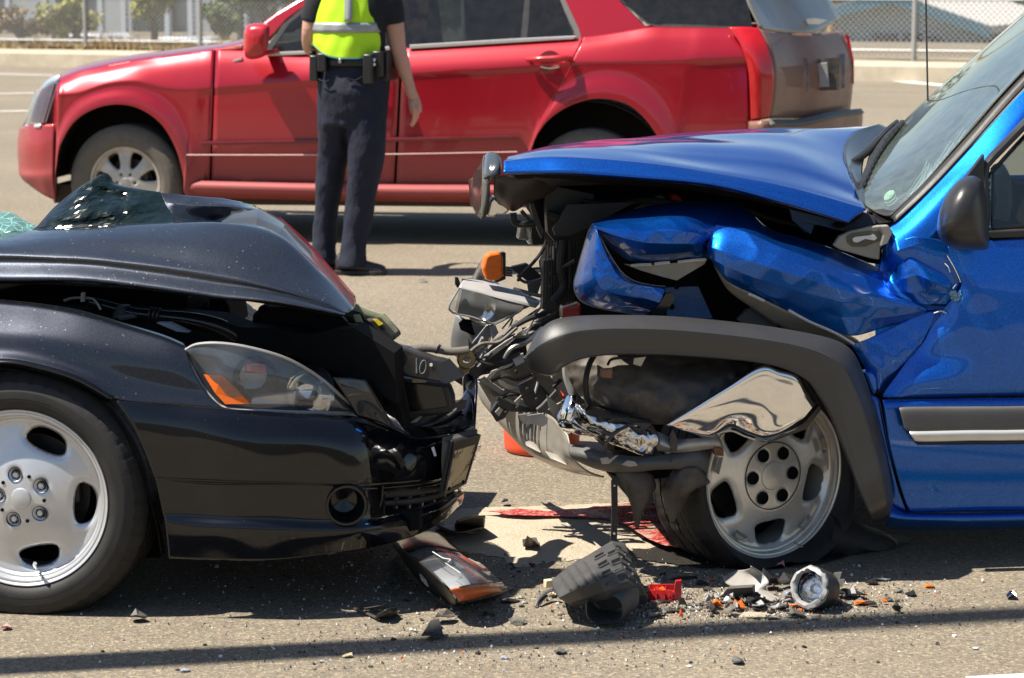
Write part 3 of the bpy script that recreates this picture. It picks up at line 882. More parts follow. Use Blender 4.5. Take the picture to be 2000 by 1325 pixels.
# front wing (fender)
rows = [
 [(-260, 560, .17), (-120, 574, .165), (0, 586, .16), (80, 594, .15), (160, 608, .14), (250, 634, .13), (320, 655, .125), (360, 672, .12)],
 [(-260, 566, .125), (-120, 580, .12), (0, 592, .115), (80, 600, .11), (160, 615, .10), (250, 641, .095), (320, 662, .09), (364, 680, .09)],
 [(-260, 578, .105), (-120, 590, .10), (0, 603, .095), (80, 611, .09), (160, 626, .08), (250, 652, .075), (322, 674, .072), (366, 690, .075)],
 [(-260, 630, .045), (-120, 638, .043), (0, 648, .04), (80, 655, .038), (160, 672, .035), (250, 694, .04), (330, 712, .048), (380, 730, .055)],
 [(-260, 690, .02), (-120, 682, .017), (0, 684, .016), (80, 695, .016), (160, 720, .018), (250, 745, .028), (340, 762, .04), (410, 774, .05)],
 [(-270, 760, .0), (-125, 716, -.004), (0, 702, -.006), (82, 714, -.006), (158, 738, -.004), (232, 781, .008), (330, 789, .025), (436, 797, .045)],
]
S = Surf(BR(rows))
V, Fc = S.mesh(70, 44); link('front_wing', V, Fc, 'black_paint', sedan, solid=0.003)
# turned-in arch lip
rows = [[(-270, 760, .0), (-125, 716, -.004), (0, 702, -.006), (82, 714, -.006), (158, 738, -.004), (222, 776, .004)],
        [(-268, 770, -.006), (-123, 726, -.010), (0, 709, -.012), (80, 721, -.012), (154, 745, -.010), (217, 781, -.002)],
        [(-262, 776, .03), (-119, 734, .028), (0, 717, .028), (76, 729, .028), (149, 752, .03), (210, 787, .035)]]
V, Fc = Surf(BR(rows)).mesh(40, 8); link('arch_lip', V, Fc, 'black_bumper', sedan, solid=0.002)
# liner inside the arch
ring = [(-275, 790), (-130, 740), (0, 722), (75, 733), (148, 758), (205, 792), (245, 850), (280, 935), (305, 1020), (315, 1080)]
rows = [[(x, y, .03) for x, y in ring], [(x + 6, y + 2, .28) for x, y in ring]]
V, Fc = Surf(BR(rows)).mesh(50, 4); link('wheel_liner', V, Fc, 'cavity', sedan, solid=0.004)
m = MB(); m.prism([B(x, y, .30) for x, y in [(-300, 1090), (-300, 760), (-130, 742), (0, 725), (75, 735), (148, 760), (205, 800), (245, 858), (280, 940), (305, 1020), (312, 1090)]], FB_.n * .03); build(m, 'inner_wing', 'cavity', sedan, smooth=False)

# bumper skin
rows = [
 [(226, 783, .004), (330, 791, .025), (436, 800, .045), (560, 808, .10), (640, 812, .17), (697, 815, .24), (765, 838, .40), (805, 855, .50), (862, 852, .68), (905, 842, .86), (928, 838, 1.0)],
 [(258, 828, -.004), (350, 822, .01), (450, 822, .028), (560, 822, .075), (640, 826, .14), (705, 832, .21), (768, 846, .36), (812, 862, .475), (868, 860, .66), (908, 850, .85), (931, 845, 1.0)],
 [(283, 880, -.004), (360, 865, .004), (460, 862, .014), (560, 862, .052), (640, 865, .11), (712, 873, .18), (774, 885, .31), (818, 893, .43), (865, 893, .61), (897, 880, .8), (918, 872, .98)],
 [(300, 925, -.002), (370, 930, .006), (470, 934, .012), (560, 936, .045), (640, 938, .10), (712, 942, .165), (770, 940, .28), (815, 937, .41), (855, 933, .59), (886, 920, .79), (906, 908, .98)],
 [(305, 940, .0), (372, 946, .016), (470, 950, .024), (560, 950, .056), (640, 952, .108), (708, 956, .175), (764, 954, .29), (808, 950, .42), (850, 944, .60), (882, 932, .80), (903, 922, .98)],
 [(318, 1000, .004), (385, 1005, .020), (480, 1010, .026), (560, 1012, .055), (640, 1014, .105), (708, 1012, .165), (764, 1004, .27), (808, 996, .39), (852, 982, .57), (884, 966, .78), (900, 958, .97)],
 [(324, 1026, .0), (390, 1032, .006), (480, 1036, .012), (560, 1038, .042), (640, 1040, .092), (712, 1036, .15), (772, 1024, .25), (820, 1010, .37), (862, 994, .55), (890, 974, .77), (905, 965, .97)],
 [(330, 1090, .012), (396, 1093, .018), (490, 1095, .024), (565, 1092, .055), (645, 1082, .105), (712, 1072, .165), (772, 1058, .26), (825, 1040, .38), (864, 1018, .56), (888, 995, .78), (900, 984, .97)],
]
S = Surf(BR(rows))
def fog(p):
    x, y = project(p); return ((x - 676) / 34) ** 2 + ((y - 986) / 33) ** 2
grille_poly = [(752, 962), (800, 958), (850, 949), (884, 938), (896, 958), (880, 976), (850, 985), (806, 999), (750, 1008)]
def inpoly(x, y, poly):
    c = False; j = len(poly) - 1
    for i in range(len(poly)):
        (xi, yi), (xj, yj) = poly[i], poly[j]
        if (yi > y) != (yj > y) and x < (xj - xi) * (y - yi) / (yj - yi) + xi: c = not c
        j = i
    return c
def keep(p):
    x, y = project(p)
    return fog(p) > 1 and not inpoly(x, y, grille_poly)
V, Fc = S.mesh(170, 110, keep=keep, disp=wavy(.0035, 7, FB_.n)); bumper = link('front_bumper', V, Fc, 'black_bumper', sedan, solid=0.004)
# bonnet-side piece between lamp and grille
rows = [[(650, 737, .19), (690, 739, .235), (713, 742, .262)], [(672, 770, .21), (708, 774, .25), (738, 786, .29)], [(697, 812, .245), (735, 824, .30), (766, 837, .345)]]
V, Fc = Surf(BR(rows)).mesh(16, 16); link('fascia_corner', V, Fc, 'black_paint', sedan, solid=0.003)
rows = [[(711, 741, .26), (736, 785, .288), (765, 837, .344)], [(724, 743, .30), (758, 790, .36), (802, 853, .48)]]
V, Fc = Surf(BR(rows), linv=True).mesh(16, 4); link('fascia_edge', V, Fc, 'black_bumper', sedan, solid=0.003)
# fog lamp recess
fc = B(676, 986, .128)
fn = (fc - B(676, 986, .35)).normalized(); fax = (Vector((0.16, -1, 0))).normalized()
m = MB(); m.lathe([(.045, .004), (.047, .012), (.053, .012), (.057, .002), (.058, -.03)], fc, fax, 48); build(m, 'fog_lamp_ring', 'black_bumper', sedan)
m = MB(); m.lathe([(.047, .006), (.044, -.03), (.034, -.06), (.0, -.07)], fc, fax, 40); build(m, 'fog_lamp_recess', 'plastic_gloss', sedan)
# grille bars and fins behind the lower opening
for pts, r_ in (([(748, 966, .33), (800, 962, .43), (850, 954, .62), (890, 942, .84)], .007), ([(748, 984, .33), (800, 980, .43), (852, 969, .61), (893, 950, .84)], .0055), ([(748, 1006, .31), (806, 1000, .41), (852, 986, .59), (886, 970, .82)], .006)):
    m = MB(); m.tube([B(*p) for p in pts], r_, 8, flat=1.6); build(m, 'grille_bar', 'plastic_black', sedan)
for x, y0, y1, w in ((771, 966, 1003, .36), (797, 963, 1000, .42), (822, 958, 994, .5), (845, 955, 988, .6), (866, 949, 980, .7)):
    m = MB(); m.prism([B(x, y0, w), B(x + 5, y0, w), B(x + 1, y1, w), B(x - 5, y1, w)], FB_.n * .03); build(m, 'grille_fin', 'plastic_black', sedan, smooth=False)
m = MB(); m.prism([B(742, 955, .40), B(742, 1012, .40), B(880, 985, 1.0), B(895, 935, 1.0)], FB_.h * -.02); build(m, 'grille_backing', 'cavity', sedan, smooth=False)
# trim at the side of the lower opening
m = MB(); m.tube([B(747, 948, .24), B(744, 980, .235), B(733, 1018, .23)], .004, 8); build(m, 'grille_edge', 'black_bumper', sedan)
# slot above the plate
m = MB(); m.prism([B(843, 874, .52), B(848, 872, .53), B(853, 890, .53), B(849, 891, .52)], FB_.n * -.006); build(m, 'slot', 'white_plastic', sedan, smooth=False)
# front plate on its holder
pl = [(884, 862, .50), (937, 848, .84), (908, 944, .84), (863, 966, .50)]
PV = [B(*p) for p in pl]
pn = (PV[1] - PV[0]).cross(PV[3] - PV[0]).normalized()
if pn.dot(FB_.h) < 0: pn = -pn
plate_bits = {}
plh = build(MB().prism([p - pn * .012 for p in PV], pn * .012), 'number_plate_holder', 'plastic_black', sedan, smooth=False, bevel=.002)
m = MB(); tp = [B(866, 854, .52), B(926, 838, .86), B(932, 844, .86), B(880, 861, .52)]; m.prism(tp, Vector((0, 0, -.012))); build(m, 'holder_bracket', 'plastic_grey', sedan, smooth=False, bevel=.002)
m = MB(); m.prism([B(864, 856, .52), B(884, 862, .52), B(864, 960, .52), B(862, 900, .52)], FB_.n * .02); build(m, 'holder_side', 'plastic_grey', sedan, smooth=False)
def bil(u, v, k=0.0):
    a = PV[0].lerp(PV[1], u); b = PV[3].lerp(PV[2], u)
    return a.lerp(b, v) + pn * k
m = MB(); m.prism([bil(.07, .05, .0005), bil(.93, .05, .0005), bil(.93, .95, .0005), bil(.07, .95, .0005)], pn * .0025); plate = build(m, 'number_plate', 'plate_paint', sedan, smooth=False)
# frame with a black lettered band on top
for u0, u1, v0, v1 in ((.02, .98, .0, .18), (.02, .98, .93, 1.0), (.02, .08, .18, .93), (.92, .98, .18, .93)):
    m = MB(); m.prism([bil(u0, v0, .003), bil(u1, v0, .003), bil(u1, v1, .003), bil(u0, v1, .003)], pn * .003); build(m, 'plate_frame', 'plastic_black', plate, smooth=False)
def plate_text(txt, u, v, h, mat, k=.004, shear=0.0, xs=1.0, rot=0.0):
    cu = bpy.data.curves.new('plate_lettering', 'FONT'); cu.body = txt; cu.size = 1.0; cu.align_x = 'CENTER'; cu.shear = shear
    ob = bpy.data.objects.new('tmp', cu); COL.objects.link(ob)
    dg = bpy.context.evaluated_depsgraph_get(); me = ob.evaluated_get(dg).to_mesh()
    vs = [v_.co.copy() for v_ in me.vertices]; fs = [tuple(p.vertices) for p in me.polygons]
    ob.to_mesh_clear(); bpy.data.objects.remove(ob, do_unlink=True)
    U = (PV[1] - PV[0]).length; Vv = (PV[3] - PV[0]).length
    cr_, sr_ = math.cos(rot), math.sin(rot)
    vs = [Vector((p.x * xs * cr_ - p.y * sr_, p.x * xs * sr_ + p.y * cr_, 0)) for p in vs]
    out = [bil(u + p.x * h / U, v - p.y * h / Vv, k) for p in vs]
    link('plate_lettering', out, fs, mat, plate, smooth=False)
plate_text('carwholesale.com', .5, .37, .042, 'ink', xs=.78)
plate_text('Brokers', .36, .62, .036, 'ink', shear=.3, rot=.42)
plate_text('&', .52, .66, .034, 'ink', shear=.3, rot=.42)
plate_text('Wholesale', .68, .72, .036, 'ink', shear=.3, rot=.42)
for u in (.2, .8):
    m = MB(); m.lathe([(0, .008), (.006, .007), (.007, .002)], bil(u, .93), pn, 12); build(m, 'plate_screw', 'cavity', plate)

# headlamp
hl_out = [(362, 684), (385, 673), (430, 671), (490, 680), (560, 701), (620, 735), (664, 772), (692, 804)]
hl_bot = [(362, 686), (372, 712), (390, 746), (412, 776), (440, 797), (520, 803), (610, 806), (693, 806)]
def lampw(x): return float(np.interp(x, [360, 440, 520, 600, 660, 700], [.085, .07, .095, .16, .22, .28]))
def hrows(dw, n=7):
    rows = []
    for k in range(n):
        f = k / (n - 1)
        rows.append([(a[0] * (1 - f) + b[0] * f, a[1] * (1 - f) + b[1] * f, lampw(a[0] * (1 - f) + b[0] * f) + dw - (.012 * math.sin(math.pi * f) if dw == 0 else 0)) for a, b in zip(hl_out, hl_bot)])
    return rows
lamp = bpy.data.objects.new('headlamp', None); COL.objects.link(lamp); lamp.parent = sedan
V, Fc = Surf(BR(hrows(0))).mesh(50, 20); link('lens', V, Fc, 'lens_clear', lamp)
V, Fc = Surf(BR(hrows(.11))).mesh(40, 16); link('housing', V, Fc, simple('lamp_housing', (0.55, 0.58, 0.63), 0.4, metal=0.1).m, lamp, solid=0.003)
bd = [(x, y, lampw(x) - .003) for x, y in hl_out] + [(x, y, lampw(x) - .003) for x, y in reversed(hl_bot[1:-1])]
m = MB(); Q = resample([B(*p) for p in bd], 120, closed=True); Q = np.vstack([Q, Q[:1]]); m.tube(Q, .0045, 6, cap=False, smooth=False); build(m, 'lens_rim', 'plastic_light', lamp)
m = MB(); Q = [B(*p) for p in bd]; 
rim_rows = [[B(x, y, lampw(x)) for x, y, _ in bd + bd[:1]], [B(x, y, lampw(x) + .11) for x, y, _ in bd + bd[:1]]]
V, Fc = Surf(rim_rows).mesh(80, 3); link('housing_wall', V, Fc, 'plastic_black', lamp, solid=.002)
m = MB(); m.prism([B(398, 732, .068), B(434, 733, .066), B(489, 789, .074), B(440, 790, .062), B(420, 768, .062)], FB_.n * .008); build(m, 'amber_reflector', 'amber_plastic', lamp, smooth=False)
c = B(600, 765, .20); m = MB(); m.lathe([(.0, -.05), (.03, -.045), (.055, -.02), (.068, .01), (.072, .02)], c, Vector((.55, -.8, .1)), 40); build(m, 'main_reflector', 'chrome', lamp)
m = MB(); m.lathe([(0, .012), (.025, .008), (.04, -.004), (.045, -.02)], c, Vector((.55, -.8, .1)), 32); build(m, 'projector_lens', 'lens_clear', lamp)
c = B(497, 738, .155); m = MB(); m.lathe([(.0, -.045), (.035, -.04), (.055, -.01), (.058, .01)], c, Vector((.2, -1, .05)), 36); build(m, 'inner_reflector', simple('lamp_dark', (0.22, .23, .25), .25, metal=.7).m, lamp)
m = MB(); m.box(B(500, 718, .105), (.055, .02, .026)); build(m, 'indicator_bulb', 'lamp_orange', lamp, bevel=.004)
m = MB(); m.box(B(503, 719, .10), (.03, .018, .012)); build(m, 'bulb_core', 'amber_plastic', lamp, bevel=.003)
m = MB(); m.prism([B(490, 772, .13), B(580, 762, .16), B(575, 795, .16), B(480, 795, .12)], FB_.n * .04); build(m, 'bezel', 'alloy_silver', lamp, smooth=False, bevel=.008)
m = MB(); m.prism([B(455, 745, .12), B(476, 755, .12), B(480, 790, .12), B(462, 775, .12)], FB_.n * .03); build(m, 'chrome_fin', 'chrome', lamp, smooth=False)

# buckled bonnet: near half with its two swages
rows = [
 [(-150, 556, .20), (0, 553, .19), (120, 553, .175), (300, 567, .165), (430, 585, .165), (540, 594, .17), (618, 607, .19), (668, 617, .23)],
 [(-150, 548, .155), (0, 545, .15), (120, 545, .14), (300, 560, .13), (430, 580, .13), (540, 590, .14), (620, 604, .165), (672, 615, .215)],
 [(-150, 516, .195), (0, 514, .19), (120, 517, .18), (300, 534, .17), (430, 556, .17), (540, 573, .178), (622, 594, .195), (674, 613, .228)],
 [(-150, 498, .197), (0, 498, .192), (120, 503, .182), (300, 519, .172), (430, 541, .172), (540, 564, .18), (624, 588, .20), (676, 612, .232)],
 [(-150, 483, .235), (0, 484, .23), (120, 488, .215), (300, 504, .205), (430, 524, .20), (540, 549, .21), (626, 580, .22), (678, 611, .24)],
 [(-150, 476, .29), (0, 474, .29), (120, 468, .28), (300, 468, .28), (430, 483, .275), (540, 515, .28), (630, 565, .265), (682, 609, .26)],
 [(-150, 470, .42), (0, 465, .43), (120, 451, .44), (300, 440, .46), (430, 440, .47), (545, 468, .44), (636, 548, .34), (688, 606, .29)],
 [(-150, 462, .56), (0, 457, .57), (110, 447, .58), (280, 436, .60), (420, 434, .61), (535, 452, .58), (636, 540, .42), (692, 602, .33)],
]
hood = bpy.data.objects.new('bonnet', None); COL.objects.link(hood); hood.parent = sedan
S = Surf(BR(rows)); V, Fc = S.mesh(100, 76, disp=wavy(.004, 5, (0, 0, 1), .0012, 16)); link('near_panel', V, Fc, 'black_hood', hood, solid=.002)
# front slope running up to the ridge at the nose
rows = [
 [(430, 436, .63), (500, 440, .62), (545, 458, .60), (600, 503, .52), (650, 555, .43), (692, 601, .33)],
 [(440, 428, .70), (502, 425, .74), (552, 448, .72), (608, 500, .66), (656, 552, .57), (694, 597, .45)],
 [(450, 420, .80), (505, 408, .98), (556, 438, .95), (612, 492, .88), (658, 545, .80), (695, 590, .66)],
 [(452, 412, .95), (500, 403, 1.20), (552, 431, 1.20), (610, 487, 1.15), (656, 540, 1.10), (694, 582, 1.0)],
]
V, Fc = Surf(BR(rows), linu=True, crisp=.5).mesh(50, 30, disp=wavy(.004, 9, FB_.n)); link('nose_slope', V, Fc, 'black_dusty', hood, solid=.002, sharp=R(14))
# rear face that stands up behind the fold
rows = [
 [(338, 437, .62), (380, 437, .63), (420, 437, .64), (455, 436, .66), (500, 430, .72)],
 [(330, 422, .80), (375, 429, .86), (420, 430, .92), (460, 426, .90), (503, 419, .88)],
 [(318, 396, .86), (370, 403, .86), (425, 404, .88), (465, 406, .92), (503, 409, .98)],
 [(310, 377, .92), (366, 383, .96), (430, 388, 1.02), (468, 394, 1.08), (500, 403, 1.18)],
]
V, Fc = Surf(BR(rows), linu=True, crisp=.6).mesh(48, 33, disp=wavy(.016, 8, FB_.n, .014, 14)); link('buckled_panel', V, Fc, 'black_hood', hood, solid=.002, sharp=R(14))
rows = [
 [(70, 446, .62), (110, 447, .60), (170, 443, .60), (250, 439, .60), (340, 437, .62)],
 [(84, 430, .72), (120, 425, .66), (185, 415, .64), (262, 420, .68), (336, 420, .73)],
 [(108, 404, .82), (148, 392, .78), (205, 385, .80), (262, 396, .78), (322, 398, .84)],
 [(150, 370, .90), (180, 357, .90), (220, 364, .92), (262, 371, .93), (314, 378, .92)],
 [(178, 354, .95), (207, 339, .98), (224, 358, .97), (264, 368, .97), (312, 376, .95)],
]
S = Surf(BR(rows))
def crum(P):
    Q = P.copy(); nv, nu = P.shape[:2]
    for j in range(nv):
        for i in range(nu):
            f = math.sin(math.pi * j / (nv - 1)) * math.sin(math.pi * i / (nu - 1))
            d = abs(mnoise.noise(Vector(P[j, i]) * 11)) * .07 + abs(mnoise.noise(Vector(P[j, i]) * 24 + Vector((3, 1, 0)))) * .03 - .03
            Q[j, i] += np.array(FB_.n) * d * f
    return Q
V, Fc = S.mesh(34, 22, disp=crum); link('crushed_panel', V, Fc, simple('crushed_glossy', (0.003, 0.006, 0.005), 0.16, coat=0.0, dust=.10, dustc=(.03, .12, .08), ds=40).m, hood, solid=.002, smooth=False)  # green flecks painted in for glimmers of the reflected windscreen
rows = [[(60, 452, .60), (80, 436, .66), (110, 404, .80), (150, 370, .89), (205, 338, .985)], [(74, 454, .585), (96, 440, .64), (128, 410, .77), (165, 378, .87), (212, 345, .97)], [(92, 452, .575), (115, 440, .62), (145, 418, .74), (180, 385, .84), (216, 360, .95)]]
V, Fc = Surf(BR(rows)).mesh(40, 10); link('bent_edge', V, Fc, 'black_paint', hood, solid=.002)
# red strip drawn along the nose as the red car's reflection
m = MB(); m.tube([B(545, 424, 1.21), B(600, 474, 1.18), B(650, 530, 1.12), B(693, 580, 1.02)], .003, 8); build(m, 'nose_red_reflection', 'tail_dark', hood)
# washer jet
m = MB(); m.lathe([(0, .008), (.008, .007), (.012, .002), (.013, -.002)], B(97, 455, .55), (0, 0, 1), 16); build(m, 'washer_jet', 'plastic_black', hood)
# underside skin
rows = [[(-150, 556, .22), (0, 553, .21), (300, 567, .185), (540, 596, .19), (660, 617, .25)], [(-150, 540, .60), (0, 535, .60), (300, 530, .60), (540, 560, .55), (670, 612, .40)]]
V, Fc = Surf(BR(rows)).mesh(30, 6); link('bonnet_lining', V, Fc, 'cavity', hood, solid=.003)

# broken windscreen lying over the scuttle
rows = [[(-220, 395, 1.0), (-60, 405, .95), (0, 417, .90), (40, 427, .86), (66, 440, .82)], [(-230, 425, .80), (-60, 425, .76), (0, 434, .72), (40, 440, .72), (70, 449, .70)], [(-240, 455, .64), (-60, 452, .62), (0, 459, .60), (40, 456, .62), (72, 455, .64)]]
def crum2(P):
    Q = P.copy()
    for j in range(P.shape[0]):
        for i in range(P.shape[1]):
            Q[j, i] += np.array((0, 0, 1.0)) * (mnoise.noise(Vector(P[j, i]) * 16) * .02)
    return Q
V, Fc = Surf(BR(rows)).mesh(60, 24, disp=crum2); link('windscreen', V, Fc, 'glass_shatter', sedan, solid=.005, sharp=R(14))

# engine bay
def slab(poly, w, th, mat, name, parent, fr=None, **k):
    fr = fr or FB_
    m = MB(); m.prism([fr.P(p[0], p[1], p[2] if len(p) > 2 else w) for p in poly], fr.n * th)
    return build(m, name, mat, parent, smooth=False, **k)
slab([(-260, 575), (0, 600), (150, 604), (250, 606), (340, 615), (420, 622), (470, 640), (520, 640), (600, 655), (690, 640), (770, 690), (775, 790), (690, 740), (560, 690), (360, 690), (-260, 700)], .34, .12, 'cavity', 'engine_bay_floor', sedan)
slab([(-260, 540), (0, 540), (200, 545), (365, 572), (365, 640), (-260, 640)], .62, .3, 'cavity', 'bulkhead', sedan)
slab([(385, 640), (392, 600), (410, 578), (432, 576), (446, 600), (452, 640)], .75, .2, 'cavity', 'air_intake', sedan, bevel=.01)
slab([(490, 650), (492, 615), (510, 600), (545, 600), (600, 606), (690, 622), (700, 660)], .55, .2, 'cavity', 'engine_cover', sedan, bevel=.01)
slab([(500, 610), (505, 598), (520, 596), (525, 612)], .55, .05, 'cavity', 'filler_cap', sedan, bevel=.01)
slab([(404, 600), (406, 570), (410, 570), (409, 602)], .72, .02, 'plastic_black', 'strut', sedan)
slab([(358, 583), (358, 570), (369, 568), (370, 582)], .66, .02, 'plastic_grey', 'tab', sedan)
m = MB(); m.tube([B(125, 588, .3), B(140, 583, .3), B(160, 582, .3), B(180, 584, .3), B(190, 593, .3), B(197, 605, .3)], .0042, 8); build(m, 'metal_pipe', 'metal_grey', sedan)
slab([(157, 590), (158, 572), (165, 572), (165, 590)], .29, .01, 'metal_grey', 'pipe_clip', sedan)
m = MB(); m.tube([B(175, 590, .33), B(215, 600, .33), B(260, 612, .33), B(300, 617, .33), B(370, 625, .34), B(430, 640, .36), B(480, 670, .40)], [.014, .014, .016, .018, .022, .024, .024], 14); build(m, 'coolant_hose', 'plastic_gloss', sedan)
for k in range(3):
    m = MB(); m.tube([B(292 + k * 8, 614 + k, .32), B(296 + k * 8, 615 + k, .32)], .0205, 16, smooth=False); build(m, 'hose_clamp', 'metal_dark', sedan)
m = MB(); m.lathe([(.0, .012), (.02, .012), (.024, 0), (.03, -.02)], B(240, 605, .34), (0, 0, 1), 20); build(m, 'reservoir_cap', 'plastic_black', sedan)
slab([(225, 616), (262, 612), (268, 622), (230, 628)], .30, .05, simple('plastic_blue_grey', (.09, .1, .12), .4).m, 'washer_bottle', sedan, bevel=.008)
slab([(305, 631), (330, 632), (368, 650), (345, 648)], .20, .03, simple('bracket_blue_grey', (.22, .25, .28), .5).m, 'wing_bracket', sedan)
m = MB(); m.tube([B(480, 640, .4), B(520, 648, .4), B(555, 665, .4), B(572, 690, .4)], .004, 8); build(m, 'cable', 'plastic_black', sedan)
m = MB(); m.lathe([(0, .004), (.018, .004), (.02, -.01)], B(614, 677, .38), Vector((0, -.3, 1)), 20); build(m, 'bolt_head', 'metal_grey', sedan)
slab([(600, 672), (630, 672), (632, 681), (602, 681)], .39, .02, 'metal_grey', 'latch', sedan, bevel=.003)
m = MB(); m.tube([B(560, 690, .38), B(600, 688, .38), B(625, 700, .38), B(640, 715, .38)], .006, 8); build(m, 'latch_cable', 'metal_dark', sedan)
slab([(480, 684), (560, 692), (700, 735), (770, 740), (790, 840), (700, 815), (640, 770), (560, 715)], .46, .08, 'cavity', 'inner_support', sedan)
# crushed front: bent slam panel, brackets, upper cross member with chalk mark
slab([(690, 616), (702, 615), (712, 640), (716, 655), (729, 662), (722, 666), (714, 664), (716, 672), (708, 656), (700, 640)], .55, .008, 'olive_tape', 'torn_foil', sedan)
m = MB(); m.tube([B(690, 606, .8), B(715, 614, .8), B(742, 622, .8), B(760, 640, .8), B(771, 652, .8)], [.012, .010, .008, .010, .008], 6, flat=1.8); build(m, 'bent_strip', 'olive_tape', sedan)
slab([(712, 625), (738, 622), (768, 655), (772, 665), (750, 668), (735, 648)], .72, .10, 'metal_dark', 'bonnet_catch', sedan, bevel=.006)
slab([(728, 624), (736, 624), (748, 633), (740, 637)], .715, .004, 'yellow_label', 'warning_label', sedan)
slab([(715, 640), (735, 650), (752, 672), (745, 690), (720, 680), (705, 660)], .66, .06, 'plastic_black', 'catch_bracket', sedan, bevel=.004)
slab([(660, 650), (700, 655), (760, 678), (790, 680), (845, 700), (868, 705), (880, 716), (905, 738), (862, 748), (835, 744), (770, 733), (720, 725), (690, 735), (640, 700)], .62, .05, simple('support_black', (.014, .015, .018), .35, var=.3, dust=.15, ds=12).m, 'radiator_support', sedan, bevel=.006)
slab([(852, 712), (875, 702), (905, 735), (880, 748), (860, 746)], .60, .02, simple('support_blue', (.02, .025, .035), .35).m, 'support_end', sedan)
# chalk figures
for poly in ([(812, 700), (814, 700), (815, 729), (812, 730)],):
    slab(poly, .617, .002, 'chalk', 'chalk_mark', sedan)
Q = [B(826 + 6 * math.sin(a) + 2 * math.cos(a), 717 - 13 * math.cos(a), .616) for a in np.linspace(0, 2 * math.pi, 24)]
m = MB(); m.tube(Q, .0012, 5, cap=False, smooth=False); build(m, 'chalk_mark', 'chalk', sedan)
m = MB(); m.lathe([(0, .001), (.0045, .001), (.0045, -.002)], B(842, 713, .617), -FB_.n, 16); build(m, 'drill_hole', 'white_plastic', sedan)
slab([(775, 690), (786, 683), (785, 694), (778, 704)], .612, .003, simple('label_grey', (.28, .3, .36), .4).m, 'sticker', sedan)
# corrugated conduit
pts = [B(775, 678, .72), B(800, 684, .72), B(825, 680, .72), B(850, 682, .74), B(880, 687, .76), B(915, 684, .78)]
Q = resample(pts, 130); m = MB(); m.tube(Q, [.0105 + .0014 * (i % 2) for i in range(130)], 12, smooth=False); build(m, 'corrugated_conduit', 'hose_grey', sedan)
m = MB(); m.tube([B(852, 690, .73), B(856, 680, .72), B(860, 674, .72)], .004, 6); build(m, 'cable_tie', 'plastic_black', sedan)
# tow loop with its eye
m = MB(); ec = B(911, 702, .80)
V, Fc = [], []
prof = [(.0115, -.005), (.0115, .005), (.0235, .006), (.0265, .002), (.0265, -.004), (.0235, -.006), (.0115, -.005)]
m.lathe([(r, o) for r, o in prof], ec, Vector((.25, -1, .05)), 36); build(m, 'tow_eye', 'metal_gold', sedan)
slab([(893, 722), (899, 708), (920, 712), (916, 726), (880, 744), (866, 748)], .80, .012, 'metal_gold', 'tow_bracket', sedan, bevel=.002)
# black radiator panel and inner duct
slab([(765, 732), (780, 738), (858, 748), (876, 752), (884, 775), (886, 800), (875, 812), (820, 815), (790, 835), (770, 830), (745, 790)], .72, .05, 'plastic_black', 'radiator_panel', sedan, bevel=.01)
slab([(790, 745), (865, 756), (876, 795), (800, 805)], .715, .004, 'plastic_gloss', 'duct_face', sedan, bevel=.004)
slab([(802, 738), (828, 738), (834, 748), (804, 749)], .712, .012, 'plastic_light', 'sensor', sedan, bevel=.004)
slab([(700, 740), (770, 735), (790, 835), (760, 832), (720, 770)], .58, .1, 'cavity', 'duct', sedan)
# top of the bumper, torn foam and the far corner
rows = [[(768, 838, .40), (805, 855, .50), (862, 852, .68), (905, 842, .86), (926, 838, 1.0)], [(775, 828, .50), (812, 838, .60), (862, 832, .80), (902, 815, 1.0), (922, 780, 1.2)], [(790, 826, .60), (815, 830, .7), (855, 815, .95), (892, 792, 1.15), (912, 760, 1.35)]]
V, Fc = Surf(BR(rows)).mesh(30, 12); link('bumper_top', V, Fc, 'black_bumper', sedan, solid=.004)
rows = [[(915, 728, 1.3), (931, 742, 1.3), (930, 790, 1.2), (928, 838, 1.05)], [(908, 732, 1.36), (915, 760, 1.32), (914, 800, 1.22), (912, 842, 1.05)], [(905, 740, 1.4), (906, 775, 1.35), (905, 815, 1.25), (903, 842, 1.08)]]
V, Fc = Surf(BR(rows)).mesh(20, 10); link('grille_surround', V, Fc, 'black_bumper', sedan, solid=.006)
for k, (pts, r_, mt) in enumerate((([(785, 832, .62), (830, 826, .75), (870, 805, .95), (895, 785, 1.1)], .010, 'plastic_black'), ([(800, 838, .62), (845, 828, .76), (880, 808, .95), (900, 790, 1.1)], .006, 'plastic_grey'), ([(820, 825, .70), (850, 812, .85), (880, 798, .98)], .007, 'plastic_grey'))):
    m = MB(); m.tube([B(*p) for p in pts], r_, 8, flat=.6); build(m, 'bumper_rail', mt, sedan)
slab([(838, 800), (860, 797), (866, 806), (845, 815)], .82, .02, 'white_plastic', 'foam_block', sedan)
slab([(890, 788), (900, 780), (910, 782), (905, 800), (893, 805)], 1.0, .03, 'plastic_black', 'bumper_clip', sedan)
# underside, far wheel and the far wing
slab([(330, 1080), (540, 1085), (700, 1062), (820, 1034), (820, 1000), (330, 1000)], .30, .04, 'cavity', 'undertray', sedan)
fw, _ = wheel(sedan, FB_.L(.0, 1.72, .31), FB_.n, 0.334, 0.231, .215, 5, 'alloy_silver')
m = MB(); m.prism([FB_.L(-1.0, .2, .22), FB_.L(.85, .2, .22), FB_.L(.85, 1.55, .22), FB_.L(-1.0, 1.55, .22)], Vector((0, 0, .1))); build(m, 'floor_pan', 'cavity', sedan, smooth=False)
